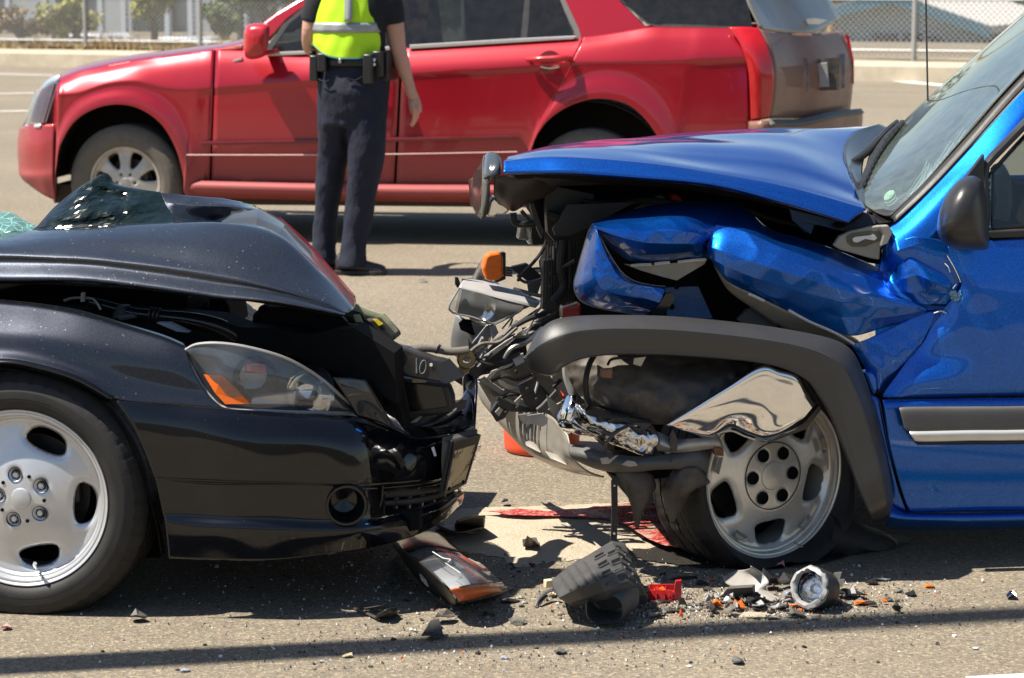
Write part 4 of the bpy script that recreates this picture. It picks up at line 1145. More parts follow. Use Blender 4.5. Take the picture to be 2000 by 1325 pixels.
# door, sill, roof pillar and cabin that continue beyond the frame
rows = [[FB_.L(a, w, z) for a in (-3.0, -2.4, -1.7, -1.1, -.46)] for (w, z) in ((.10, .90), (.045, .80), (.01, .62), (.015, .45), (.05, .26))]
S = Surf(rows); V, Fc = S.mesh(20, 14, u0=1.6, u1=3.98); link('front_door', V, Fc, 'black_paint', sedan, solid=.004)
V, Fc = S.mesh(14, 14, u0=0, u1=1.58); link('rear_door', V, Fc, 'black_paint', sedan, solid=.004)
rows = [[FB_.L(a, w, z) for a, z in ((-3.3, .92 + dz * .6), (-2.6, .95 + dz), (-1.7, .95 + dz), (-.9 + .5 * (0 if dz < .2 else -1.0), .93 + dz * .9))] for dz, w in ((0, .10), (.22, .22), (.42, .35), (.48, .55), (.50, .86), (.48, 1.2), (.42, 1.38), (.22, 1.5), (0, 1.62))]
V, Fc = Surf(rows).mesh(16, 30); link('cabin', V, Fc, 'glass_dark', sedan, solid=.006)
# ================================================================== blue sport utility vehicle
FS = Frame(Vector((0.74, 6.22, 0)), R(8))
Sp = FS.P
def SR(rows): return [[Sp(*p) for p in r] for r in rows]
suv = thing('blue_sport_utility', (FS.O.x, FS.O.y, 0), 'bright blue sport utility vehicle with a crushed front wing facing left', 'car')
# steered flat front wheel
ang = R(31)
wax = Vector((math.sin(ang), -math.cos(ang), 0))
hubs = Sp(1511, 930, .17)
ws, W = wheel(suv, hubs, wax, 0.292, 0.236, 0.205, 5, 'alloy_champagne', flat=0.05)
h5 = ell_holes(5, 0.168, 0.058, 0.043, R(-15), 3.2, -0.15)
l6 = lug_holes(6, 0.070, 0.0175, R(0))
def hs6(X, Y): return np.minimum(h5(X, Y), l6(X, Y))
V, Fc = rim_face(0.228, [(0, -.002), (.043, -.002), (.05, -.003), (.096, -.004), (.0975, -.008), (.099, -.004), (.14, -.012), (.20, -.022), (.218, -.02), (.228, -.006)], hs6, nr=60, nth=340, th=.026)
link('spoke_disc', place(V, W), Fc, 'alloy_champagne', ws, solid=0.026, offset=0, sharp=R(50))
for k in range(6):
    a = 2 * math.pi * k / 6
    p = W(.070 * math.cos(a), .070 * math.sin(a), 0)
    m = MB(); m.lathe([(.0182, -.006), (.0178, .001), (.0160, .0035), (.0125, .0035), (.0115, -.002), (.0, -.002)], p, wax, 24); build(m, 'lug_cap', 'cavity', ws)
m = MB(); m.lathe([(0, .004), (.030, .003), (.040, .001), (.043, -.004)], W(0, 0, 0), wax, 48); build(m, 'centre_cap', 'alloy_champagne', ws)
for k in range(5):                       # shallow pockets between the openings
    a = R(-15 + 36) + 2 * math.pi * k / 5
    ca, sa = math.cos(a), math.sin(a)
    def PK(u, v, z): return W(u * ca - v * sa, u * sa + v * ca, z)
    m = MB(); z0 = -.006
    m.add([PK(.186, -.026, z0), PK(.186, .026, z0), PK(.206, .020, z0), PK(.206, -.020, z0), PK(.192, -.018, z0 - .010), PK(.192, .018, z0 - .010), PK(.202, .013, z0 - .006), PK(.202, -.013, z0 - .006)],
          [(0, 1, 5, 4), (1, 2, 6, 5), (2, 3, 7, 6), (3, 0, 4, 7), (4, 5, 6, 7)])
    build(m, 'rim_pocket', 'alloy_dusty', ws, smooth=False)
m = MB(); m.lathe([(.0955, .001), (.0968, .0015), (.0982, .001), (.0982, -.006), (.0955, -.006)], W(0, 0, -.003), wax, 90); build(m, 'hub_ring', 'metal_dark', ws)
m = MB(); m.box(W(.092, -.216, .0), (.03, .012, .014), Matrix.Rotation(.5, 3, 'Y')); build(m, 'balance_weight', 'metal_grey', ws, bevel=.002)

m = MB(); m.tube([Sp(1600, 1040, .26), Sp(1660, 1058, .28), Sp(1715, 1074, .32), Sp(1768, 1088, .38)], [.085, .08, .065, .03], 14, flat=.8)
m.v = [(x, y, max(.004, z) + .006 * mnoise.noise(Vector((x, y, z)) * 14)) for x, y, z in m.v]; build(m, 'collapsed_sidewall', 'rubber', ws)
# bonnet: front edge on the left, screen on the right
rows = [
 [(992, 342, .14), (1050, 340, .13), (1120, 341, .12), (1250, 351, .12), (1400, 367, .12), (1530, 400, .12), (1655, 436, .12)],
 [(984, 336, .09), (1050, 335, .085), (1120, 336, .075), (1250, 347, .07), (1400, 362, .07), (1530, 396, .07), (1658, 434, .07)],
 [(984, 326, .102), (1050, 322, .098), (1120, 322, .089), (1250, 334, .084), (1400, 352, .084), (1530, 381, .086), (1672, 421, .086)],
 [(984, 316, .125), (1048, 310, .12), (1120, 309, .112), (1250, 320, .108), (1400, 341, .108), (1540, 368, .108), (1692, 408, .108)],
 [(985, 314, .14), (1049, 307, .135), (1121, 306, .13), (1250, 317, .125), (1400, 337, .125), (1542, 364, .125), (1690, 405, .125)],
 [(987, 313, .18), (1051, 304, .175), (1123, 303, .17), (1250, 312, .165), (1400, 331, .165), (1545, 356, .17), (1686, 397, .17)],
 [(992, 309, .26), (1056, 298, .26), (1130, 296, .26), (1250, 301, .27), (1390, 318, .28), (1540, 336, .29), (1677, 383, .29)],
 [(998, 307, .36), (1062, 294, .36), (1140, 290, .36), (1260, 290, .37), (1392, 303, .38), (1540, 318, .38), (1668, 360, .38)],
 [(1006, 304, .50), (1068, 290, .52), (1150, 284, .52), (1270, 280, .54), (1400, 284, .56), (1540, 296, .56), (1658, 335, .56)],
 [(1018, 300, .78), (1080, 285, .85), (1165, 276, .88), (1290, 268, .90), (1410, 265, .92), (1540, 265, .94), (1650, 292, .92)],
 [(1032, 297, 1.05), (1095, 283, 1.15), (1180, 274, 1.2), (1300, 264, 1.22), (1420, 257, 1.24), (1545, 253, 1.26), (1668, 262, 1.22)],
 [(1045, 296, 1.30), (1108, 283, 1.40), (1195, 275, 1.45), (1310, 265, 1.48), (1430, 257, 1.5), (1550, 252, 1.52), (1716, 245, 1.48)],
]
S = Surf(SR(rows)); V, Fc = S.mesh(110, 100, disp=wavy(.006, 3.5, (0, 0, 1)))
hoodb = bpy.data.objects.new('bonnet', None); COL.objects.link(hoodb); hoodb.parent = suv
link('outer_skin', V, Fc, 'blue_paint', hoodb, solid=.002, sharp=R(55))
rows = [[(1000, 342, .15), (1100, 342, .135), (1250, 352, .13), (1400, 368, .13), (1530, 402, .13), (1650, 436, .13)],
        [(1020, 352, .30), (1100, 352, .30), (1250, 362, .30), (1400, 375, .30), (1530, 400, .30), (1650, 425, .30)],
        [(1040, 345, .9), (1120, 335, .9), (1260, 330, .9), (1400, 330, .9), (1540, 340, .9), (1650, 345, .9)]]
V, Fc = Surf(SR(rows)).mesh(40, 16); link('inner_frame', V, Fc, 'cavity', hoodb, solid=.003)
rows = [[(1022, 340, .16), (1060, 348, .18), (1120, 350, .2), (1200, 352, .22), (1300, 362, .25)], [(1040, 352, .25), (1080, 362, .26), (1140, 362, .28), (1220, 360, .3), (1300, 366, .32)]]
V, Fc = Surf(SR(rows)).mesh(30, 4); link('bonnet_rib', V, Fc, 'plastic_black', hoodb, solid=.003)
# curled rear lip of the bonnet and black scuttle behind it
rows = [[(1716, 243, 1.45), (1672, 258, 1.2), (1650, 290, .9), (1657, 335, .55), (1680, 395, .2)], [(1724, 246, 1.45), (1690, 262, 1.25), (1668, 295, .95), (1668, 338, .6), (1688, 402, .22)], [(1735, 252, 1.42), (1712, 270, 1.25), (1690, 305, .95), (1684, 345, .6), (1692, 408, .24)]]
V, Fc = Surf(SR(rows)).mesh(40, 10); link('rear_lip', V, Fc, 'plastic_gloss', hoodb, solid=.003)
rows = [[(1740, 248, 1.5), (1700, 300, 1.1), (1690, 350, .6), (1695, 415, .2)], [(1765, 240, 1.55), (1735, 290, 1.1), (1705, 350, .62), (1712, 418, .22)], [(1772, 242, 1.58), (1742, 296, 1.12), (1712, 356, .64), (1735, 425, .2)]]
V, Fc = Surf(SR(rows)).mesh(30, 10); link('scuttle_panel', V, Fc, 'plastic_black', suv, solid=.004)
for pts in ([(1760, 243, 1.4), (1735, 268, 1.2), (1712, 300, .95), (1696, 330, .72), (1680, 365, .48)], [(1752, 240, 1.45), (1728, 262, 1.25), (1690, 300, .9), (1655, 325, .75)]):
    m = MB(); m.tube([Sp(*p) for p in pts], [.008, .011, .011, .010, .008], 8, flat=1.5); build(m, 'wiper_arm', 'plastic_black', suv)
m = MB(); m.tube([Sp(1762, 240, 1.4), Sp(1738, 262, 1.2), Sp(1716, 294, .95), Sp(1700, 324, .72), Sp(1684, 360, .48), Sp(1676, 376, .42)], [.006 + .005 * (k % 3 == 0) for k in range(40)], 6, n=40); build(m, 'wiper_blade', 'plastic_black', suv)
m = MB(); m.prism([Sp(1700, 415, .22), Sp(1735, 413, .2), Sp(1748, 425, .16), Sp(1742, 438, .15), Sp(1712, 440, .16), Sp(1704, 428, .18)], FS.n * .06); build(m, 'wiper_cap', 'plastic_gloss', suv, bevel=.015)
m = MB(); m.prism([Sp(1640, 447, .14), Sp(1690, 415, .17), Sp(1712, 425, .16), Sp(1715, 440, .15), Sp(1650, 455, .14)], FS.n * .1); build(m, 'scuttle_corner', 'plastic_black', suv, bevel=.006)
# windscreen
rows = [
 [(1680, 395, .30), (1705, 412, .22), (1722, 420, .18), (1738, 422, .15)],
 [(1690, 350, .62), (1740, 355, .40), (1790, 362, .22), (1800, 362, .17)],
 [(1722, 296, 1.05), (1800, 280, .60), (1860, 280, .28), (1872, 280, .21)],
 [(1762, 242, 1.55), (1870, 180, .90), (1960, 165, .36), (1978, 160, .26)],
 [(1860, 150, 1.58), (1990, 70, .95), (2100, 25, .42), (2118, 20, .33)],
 [(2010, 18, 1.60), (2150, -60, 1.0), (2270, -120, .52), (2290, -125, .42)],
]
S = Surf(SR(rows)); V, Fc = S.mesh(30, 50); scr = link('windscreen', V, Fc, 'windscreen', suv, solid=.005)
def on_screen(u, v, off=-.006):
    P = S.ev(np.array([u]), np.array([v]))[0, 0]; d = (Vector(P) - CAMV).normalized(); return Vector(P) + d * off
# black glass edge, seals
for us, ue, mt, nm in ((2.62, 3.0, 'plastic_black', 'screen_edge'),):
    V, Fc = S.mesh(6, 50, u0=us, u1=ue); link(nm, [Vector(p) - Vector((0, .006, 0)) for p in V], Fc, mt, scr, solid=.002)
V, Fc = S.mesh(30, 4, v0=0, v1=.16); link('screen_base', [Vector(p) - Vector((0, .006, 0)) for p in V], Fc, 'plastic_black', scr, solid=.002)
# pale oval sticker
m = MB(); Q = []
for k in range(28):
    a = 2 * math.pi * k / 28; Q.append(on_screen(1.28 + .17 * math.cos(a), .60 + .17 * math.sin(a)))
m.add(Q, [tuple(range(28))]); build(m, 'sticker', simple('sticker_green', (.45, .68, .50), .5).m, scr, smooth=False)
for rr_ in (.05, .09, .125):
    Q = [on_screen(1.28 + rr_ * math.cos(a), .60 + rr_ * math.sin(a), -.008) for a in np.linspace(0, 2 * math.pi, 22)]
    m = MB(); m.tube(Q, .0009, 4, cap=False, smooth=False); build(m, 'sticker_ring', simple('sticker_ring', (.25, .45, .33), .5).m if 'sticker_ring' not in M else 'sticker_ring', scr)
# cracks near the lower near corner
cr_ = random.Random(3)
m = MB()
def crack(u, v, du, dv, n, s):
    P = [on_screen(u, v, -.007)]
    for k in range(n):
        u += du + cr_.gauss(0, s); v += dv + cr_.gauss(0, s)
        if not (0 < u < 3 and 0 < v < 5): break
        P.append(on_screen(u, v, -.007))
    if len(P) > 2: m.tube(P, .00045, 3, smooth=False)
for k in range(14):
    crack(cr_.uniform(1.9, 2.55), cr_.uniform(.35, 1.25), cr_.gauss(-.02, .05), cr_.gauss(.05, .05), cr_.randint(3, 7), .025)
for k in range(3):
    crack(cr_.uniform(2.2, 2.5), cr_.uniform(.8, 1.2), -.05, .11, 10, .01)
build(m, 'crack_lines', simple('crack_white', (.62, .72, .70), .3).m, scr, kind='stuff')
# dashboard and cabin seen through the glass
rows = [[(1712, 392, .42), (1745, 398, .3), (1790, 400, .25)], [(1730, 330, .8), (1790, 330, .55), (1850, 330, .3)], [(1775, 258, 1.4), (1860, 255, .9), (1920, 270, .35)], [(1850, 230, 1.5), (1930, 240, 1.0), (1985, 262, .4)]]
V, Fc = Surf(SR(rows)).mesh(20, 20); link('dashboard', V, Fc, 'dash_beige', suv, solid=.02)
m = MB(); m.prism([FS.L(1.0, .15, .4), FS.L(1.0, 1.6, .4), FS.L(1.0, 1.6, 1.0), FS.L(1.0, .15, 1.0)], FS.h * .05); build(m, 'bulkhead', 'cavity', suv, smooth=False)
for w0 in (.28, .95):
    m = MB(); m.box(FS.L(2.05, w0 + .25, .95), (.18, .5, .75), Matrix.Rotation(.08, 3, 'Z') @ Matrix.Rotation(.2, 3, 'Y'), taper=.85); m.box(FS.L(2.14, w0 + .25, 1.42), (.1, .26, .18)); m.box(FS.L(1.8, w0 + .25, .6), (.55, .5, .16)); build(m, 'front_seat', 'seat_cloth', suv, bevel=.04)
m = MB(); c = FS.L(1.42, .50, 1.05); Q = [c + (FS.n * math.cos(a) + (Vector((0, 0, .92)) + FS.h * .35) * math.sin(a)) * .19 for a in np.linspace(0, 2 * math.pi, 30)]; m.tube(Q, .015, 8, cap=False, smooth=False)
build(m, 'steering_wheel', 'plastic_black', suv)
# near A-pillar
rows = [
 [(1738, 424, .155), (1800, 362, .175), (1876, 280, .215), (1982, 160, .27), (2124, 20, .34), (2300, -128, .43)],
 [(1744, 428, .125), (1806, 366, .145), (1882, 285, .185), (1988, 166, .24), (2130, 26, .31), (2306, -122, .40)],
 [(1747, 436, .115), (1816, 371, .13), (1890, 292, .17), (1996, 176, .225), (2136, 40, .295), (2312, -108, .385)],
]
V, Fc = Surf(SR(rows)).mesh(40, 8); link('screen_moulding', V, Fc, 'plastic_black', suv, solid=.004)
rows = [
 [(1737, 446, .11), (1762, 428, .115), (1818, 373, .13), (1892, 294, .17), (1998, 178, .225), (2138, 42, .295), (2314, -106, .385)],
 [(1746, 468, .07), (1790, 440, .07), (1846, 380, .09), (1912, 308, .135), (2012, 202, .195), (2150, 66, .27), (2326, -84, .36)],
 [(1752, 492, .04), (1812, 470, .045), (1852, 420, .06), (1916, 322, .115), (2016, 218, .18), (2156, 82, .255), (2334, -66, .345)],
]
V, Fc = Surf(SR(rows)).mesh(60, 24); link('a_pillar', V, Fc, 'blue_paint', suv, solid=.003)
# panel below the pillar, between wing and door
rows = [
 [(1737, 446, .11), (1750, 470, .07), (1790, 462, .05), (1838, 470, .045), (1852, 482, .04)],
 [(1726, 470, .12), (1745, 488, .07), (1790, 490, .045), (1838, 495, .035), (1856, 500, .035)],
 [(1722, 500, .12), (1745, 508, .08), (1790, 518, .05), (1840, 525, .035), (1866, 528, .035)],
 [(1716, 530, .12), (1750, 540, .10), (1800, 555, .07), (1850, 560, .04), (1880, 562, .035)],
 [(1716, 560, .12), (1756, 580, .10), (1806, 595, .08), (1848, 598, .05), (1870, 600, .045)],
]
V, Fc = Surf(SR(rows)).mesh(40, 30); link('cowl_side', V, Fc, 'blue_paint', suv, solid=.003)

# crushed front wing
wing = bpy.data.objects.new('front_wing', None); COL.objects.link(wing); wing.parent = suv
# F1: bulged forward half
rows = [
 [(1158, 436, .10), (1190, 424, .15), (1240, 410, .19), (1300, 397, .21), (1350, 395, .22), (1395, 394, .22), (1440, 402, .22)],
 [(1159, 439, .06), (1195, 430, .08), (1245, 419, .11), (1300, 408, .13), (1350, 405, .14), (1392, 408, .15), (1430, 418, .15)],
 [(1160, 441, .03), (1198, 438, .03), (1250, 434, .04), (1305, 428, .05), (1350, 428, .06), (1388, 440, .075), (1412, 450, .08)],
 [(1161, 443, .01), (1202, 448, .0), (1256, 452, -.005), (1310, 452, -.005), (1350, 455, .01), (1380, 462, .05), (1396, 468, .07)],
 [(1163, 446, .01), (1208, 462, -.005), (1262, 474, -.01), (1316, 476, -.005), (1350, 476, .02), (1374, 480, .07), (1382, 486, .10)],
 [(1167, 452, .04), (1214, 484, .04), (1268, 496, .03), (1320, 494, .03), (1352, 492, .05), (1376, 494, .085), (1384, 498, .105)],
 [(1175, 466, .10), (1222, 506, .11), (1270, 514, .10), (1322, 508, .09), (1354, 504, .09), (1378, 504, .10), (1388, 506, .11)],
]
V, Fc = Surf(SR(rows), crisp=.85).mesh(90, 72, disp=wavy(.006, 9, FS.n, .010, 14)); link('bulged_section', V, Fc, 'blue_paint', wing, solid=.002, sharp=R(16))
# bare returned flange under the bulge with white sealer
slab([(1218, 516), (1270, 518), (1330, 513), (1382, 506), (1376, 516), (1322, 548), (1290, 540), (1250, 528)], .10, .004, 'primer_grey', 'folded_flange', wing, FS)
m = MB()
for a, b in (((1232, 519), (1272, 517)), ((1278, 516), (1308, 513)), ((1324, 512), (1378, 507))):
    m.tube([Sp(a[0], a[1], .092), Sp((a[0] + b[0]) / 2, (a[1] + b[1]) / 2 - .5, .092), Sp(b[0], b[1], .092)], .0045, 6)
build(m, 'sealer_bead', 'sealer_white', wing)
# F0: curled front flap
rows = [
 [(1159, 437, .09), (1150, 452, .10), (1138, 490, .12), (1127, 530, .13), (1121, 556, .13), (1128, 580, .12), (1146, 594, .11), (1180, 604, .10), (1225, 611, .10), (1262, 616, .10)],
 [(1161, 441, .06), (1158, 456, .05), (1150, 490, .055), (1142, 528, .06), (1138, 556, .06), (1146, 576, .055), (1164, 587, .05), (1196, 594, .05), (1240, 600, .055), (1276, 606, .06)],
 [(1162, 443, .035), (1166, 458, .02), (1164, 490, .01), (1164, 522, .005), (1166, 548, .0), (1176, 564, .0), (1196, 572, .005), (1224, 578, .015), (1262, 584, .03), (1290, 592, .045)],
 [(1163, 445, .03), (1170, 462, .015), (1180, 490, .005), (1194, 518, .0), (1206, 538, .0), (1220, 550, .005), (1238, 556, .015), (1260, 560, .03), (1282, 563, .045), (1299, 567, .06)],
 [(1164, 446, .05), (1173, 464, .045), (1186, 490, .04), (1202, 516, .04), (1216, 534, .045), (1230, 545, .05), (1246, 552, .06), (1264, 556, .075), (1284, 559, .09), (1298, 560, .10)],
]
V, Fc = Surf(SR(rows), crisp=.6).mesh(80, 48, disp=wavy(.006, 10, FS.n, .005, 26)); link('curled_flap', V, Fc, 'blue_paint', wing, solid=.002, sharp=R(16))
m = MB(); m.tube([Sp(*p) for p in rows[-1]], .0022, 5); m.tube([Sp(*p) for p in rows[0]], .0022, 5); build(m, 'bare_edge', 'primer_grey', wing)
slab([(1262, 600), (1290, 590), (1300, 575), (1312, 572), (1318, 585), (1300, 612), (1280, 622)], .08, .012, 'plastic_gloss', 'torn_clip', wing, FS)
# F2: rear half
rows = [
 [(1395, 394, .22), (1430, 400, .21), (1462, 412, .19), (1500, 446, .16), (1560, 466, .15), (1620, 484, .15), (1680, 508, .15), (1722, 526, .15)],
 [(1400, 412, .15), (1436, 420, .14), (1468, 434, .12), (1506, 462, .10), (1562, 480, .09), (1622, 499, .09), (1680, 522, .095), (1724, 534, .10)],
 [(1398, 440, .08), (1430, 446, .068), (1476, 462, .046), (1520, 482, .03), (1570, 500, .025), (1626, 520, .03), (1680, 540, .045), (1730, 560, .06)],
 [(1388, 464, .068), (1420, 466, .046), (1476, 486, .016), (1526, 505, .0), (1578, 523, -.005), (1634, 543, .0), (1690, 562, .02), (1752, 582, .04)],
 [(1380, 480, .07), (1408, 490, .032), (1470, 512, .004), (1526, 530, -.012), (1582, 547, -.012), (1640, 565, -.008), (1704, 580, .01), (1786, 592, .025)],
 [(1380, 492, .08), (1402, 512, .034), (1462, 538, .012), (1526, 560, .005), (1586, 576, .005), (1648, 590, .005), (1714, 598, .015), (1800, 600, .02)],
 [(1384, 502, .085), (1410, 532, .04), (1466, 560, .035), (1532, 588, .03), (1596, 608, .03), (1660, 622, .03), (1730, 620, .03), (1812, 606, .03)],
 [(1392, 512, .10), (1424, 552, .06), (1478, 578, .055), (1540, 608, .05), (1602, 634, .05), (1664, 656, .05), (1726, 640, .06), (1790, 622, .07)],
]
V, Fc = Surf(SR(rows), crisp=.85).mesh(112, 84, disp=wavy(.008, 6, FS.n, .010, 11)); link('rear_section', V, Fc, 'blue_paint', wing, solid=.002, sharp=R(16))
# bare inner face with sealer bead
rows = [[(1392, 512, .10), (1424, 552, .062), (1478, 578, .057), (1540, 608, .052), (1602, 634, .052), (1668, 660, .052), (1686, 680, .055)], [(1398, 526, .14), (1424, 568, .12), (1476, 606, .12), (1530, 640, .12), (1600, 660, .12), (1660, 675, .10), (1682, 690, .09)]]
V, Fc = Surf(SR(rows)).mesh(40, 6); link('bare_flange', V, Fc, 'primer_grey', wing, solid=.002)
m = MB()
for pts in ([(1462, 574, .05), (1476, 580, .05), (1493, 588, .05)], [(1540, 606, .045), (1580, 628, .045), (1630, 650, .045), (1668, 672, .045)]):
    m.tube([Sp(*p) for p in pts], .0042, 6)
build(m, 'sealer_bead', 'sealer_white', wing)
# pressed-back point at the door
rows = [
 [(1722, 526, .15), (1744, 520, .14), (1754, 506, .12), (1764, 494, .10), (1790, 506, .07), (1820, 524, .05), (1850, 542, .03)],
 [(1722, 534, .11), (1742, 532, .10), (1758, 522, .06), (1776, 508, .04), (1800, 520, .02), (1826, 536, .01), (1855, 552, .0)],
 [(1724, 542, .10), (1744, 548, .08), (1766, 545, .04), (1790, 538, .02), (1810, 545, .0), (1832, 554, -.005), (1856, 560, -.005)],
 [(1730, 556, .07), (1752, 568, .06), (1776, 572, .04), (1798, 570, .03), (1818, 572, .02), (1838, 572, .01), (1850, 572, .005)],
 [(1740, 572, .05), (1764, 584, .045), (1788, 592, .045), (1808, 596, .045), (1822, 594, .04), (1834, 588, .03), (1838, 582, .025)],
]
V, Fc = Surf(SR(rows), crisp=.8).mesh(60, 44, disp=wavy(.006, 12, FS.n, .004, 20)); link('buckled_tip', V, Fc, 'blue_paint', wing, solid=.002, sharp=R(14))
# lower rear of the wing
rows = [
 [(1660, 672, .06), (1690, 664, .06), (1740, 640, .06), (1800, 610, .06), (1834, 604, .05)],
 [(1672, 688, .07), (1692, 690, .06), (1736, 688, .045), (1780, 684, .04), (1800, 670, .045)],
 [(1690, 720, .06), (1704, 720, .05), (1726, 720, .04), (1752, 720, .045), (1766, 716, .05)],
 [(1704, 756, .06), (1712, 760, .05), (1718, 764, .045), (1724, 768, .05), (1730, 766, .055)],
]
V, Fc = Surf(SR(rows), crisp=.7).mesh(40, 30, disp=wavy(.008, 9, FS.n, .004, 18)); link('lower_section', V, Fc, 'blue_paint', wing, solid=.002, sharp=R(16))
slab([(1688, 728), (1704, 726), (1712, 740), (1714, 762), (1708, 775), (1700, 760)], .02, .05, 'blue_paint', 'wing_tab', wing, FS, bevel=.008)
# inner structure seen through the tear
slab([(1300, 562), (1364, 560), (1392, 622), (1305, 622)], .22, .02, 'blue_under', 'inner_wing', suv, FS)
slab([(1230, 520), (1366, 520), (1366, 562), (1296, 562)], .24, .02, 'cavity', 'inner_wing_top', suv, FS)
for x, y in ((1322, 560), (1312, 600)):
    m = MB(); m.lathe([(0, .001), (.008, .001), (.009, -.003)], Sp(x, y, .218), -FS.n, 16); build(m, 'drain_hole', 'cavity', suv)
slab([(1440, 625), (1460, 605), (1494, 596), (1520, 640), (1500, 660)], .16, .02, 'plastic_grey', 'liner_flap', suv, FS)
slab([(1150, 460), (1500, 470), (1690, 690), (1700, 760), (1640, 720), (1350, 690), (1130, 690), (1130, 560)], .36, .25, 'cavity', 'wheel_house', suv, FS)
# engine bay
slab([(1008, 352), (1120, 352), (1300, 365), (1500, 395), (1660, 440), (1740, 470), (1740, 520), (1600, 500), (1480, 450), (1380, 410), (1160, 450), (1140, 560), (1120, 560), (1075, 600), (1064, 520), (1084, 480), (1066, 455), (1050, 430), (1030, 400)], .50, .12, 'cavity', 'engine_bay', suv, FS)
slab([(1064, 360), (1160, 380), (1160, 600), (1060, 605), (1062, 510), (1082, 508), (1084, 486), (1090, 480), (1070, 455)], .42, .05, 'plastic_black', 'radiator_support', suv, FS)
slab([(1108, 400), (1240, 395), (1150, 445), (1110, 462), (1085, 460), (1080, 448)], .34, .02, 'plastic_black', 'air_duct', suv, FS)
slab([(1310, 388), (1318, 378), (1328, 382), (1336, 396), (1330, 404)], .40, .06, 'red_plastic', 'reservoir_cap', suv, FS, bevel=.008)
slab([(1238, 408), (1290, 380), (1300, 388), (1255, 415)], .42, .03, 'plastic_grey', 'battery_clamp', suv, FS)
m = MB(); m.prism([Sp(1540, 402, .30), Sp(1560, 405, .30), Sp(1650, 430, .28), Sp(1644, 442, .28), Sp(1636, 450, .28), Sp(1600, 440, .29), Sp(1590, 440, .29), Sp(1584, 458, .29), Sp(1570, 452, .30), Sp(1548, 430, .30)], FS.n * .01); build(m, 'bonnet_hinge', 'blue_under', suv, smooth=False)
m = MB(); m.lathe([(0, .001), (.006, .001), (.007, -.004)], Sp(1632, 440, .278), -FS.n, 14); build(m, 'hinge_hole', 'cavity', suv)
# grey-beige scuttle bracket with a slot
slab([(1628, 480), (1640, 462), (1660, 452), (1706, 442), (1735, 440), (1744, 452), (1730, 476), (1720, 484), (1718, 508), (1700, 505), (1640, 488)], .10, .02, simple('bracket_beige', (.30, .29, .24), .5, dust=.2).m, 'scuttle_bracket', suv, FS, bevel=.004)
slab([(1654, 462), (1664, 456), (1715, 450), (1722, 458), (1720, 470), (1690, 482), (1664, 482), (1655, 474)], .096, .003, simple('foam_brown', (.12, .11, .08), .9).m, 'foam_gasket', suv, FS)
slab([(1665, 466), (1672, 463), (1708, 459), (1713, 465), (1708, 470), (1690, 467), (1675, 474), (1667, 473)], .092, .003, 'white_plastic', 'slot', suv, FS)
slab([(1722, 444), (1734, 443), (1744, 452), (1732, 476), (1722, 480), (1728, 460)], .07, .02, 'metal_grey', 'bracket_tongue', suv, FS)

# door
rows = [
 [(1852, 482, .035), (1880, 484, .03), (1940, 470, .035), (2000, 466, .04), (2100, 462, .045), (2300, 455, .055)],
 [(1860, 515, .03), (1890, 520, .02), (1945, 515, .02), (2000, 512, .025), (2100, 508, .03), (2300, 500, .04)],
 [(1878, 556, .02), (1905, 562, .008), (1950, 565, .008), (2000, 562, .01), (2100, 558, .015), (2300, 550, .025)],
 [(1850, 596, .03), (1885, 605, .01), (1945, 610, .004), (2000, 608, .004), (2100, 604, .008), (2300, 596, .018)],
 [(1818, 640, .05), (1856, 650, .015), (1930, 655, .0), (2000, 655, .0), (2100, 652, .003), (2300, 645, .013)],
 [(1782, 690, .055), (1822, 700, .03), (1910, 700, .004), (2000, 700, .0), (2100, 698, .003), (2300, 692, .013)],
 [(1750, 735, .04), (1800, 742, .012), (1900, 738, .006), (2000, 738, .002), (2100, 736, .005), (2300, 730, .015)],
 [(1726, 768, .03), (1795, 768, .014), (1900, 766, .010), (2000, 765, .006), (2100, 763, .008), (2300, 757, .018)],
 [(1724, 776, .022), (1795, 775, .02), (1900, 773, .018), (2000, 772, .016), (2100, 770, .018), (2300, 764, .028)],
]
S = Surf(SR(rows)); V, Fc = S.mesh(90, 80, disp=wavy(.004, 5, FS.n)); door = link('front_door', V, Fc, 'blue_paint', suv, solid=.003)
rows = [
 [(1722, 781, .022), (1780, 780, .02), (1900, 778, .018), (2000, 777, .016), (2100, 775, .018), (2300, 769, .028)],
 [(1726, 800, .010), (1785, 798, .008), (1900, 796, .006), (2000, 795, .004), (2100, 793, .006), (2300, 787, .016)],
 [(1736, 868, .012), (1790, 868, .010), (1900, 866, .008), (2000, 865, .008), (2100, 863, .01), (2300, 857, .02)],
 [(1752, 930, .022), (1800, 930, .02), (1900, 929, .018), (2000, 928, .018), (2100, 926, .02), (2300, 920, .03)],
 [(1768, 980, .035), (1815, 980, .034), (1900, 979, .032), (2000, 978, .032), (2100, 976, .034), (2300, 970, .044)],
 [(1776, 999, .042), (1820, 999, .042), (1900, 998, .042), (2000, 997, .042), (2100, 995, .044), (2300, 989, .054)],
]
S2 = Surf(SR(rows)); V, Fc = S2.mesh(60, 40); link('lower_panel', V, Fc, 'blue_paint', door, solid=.003)
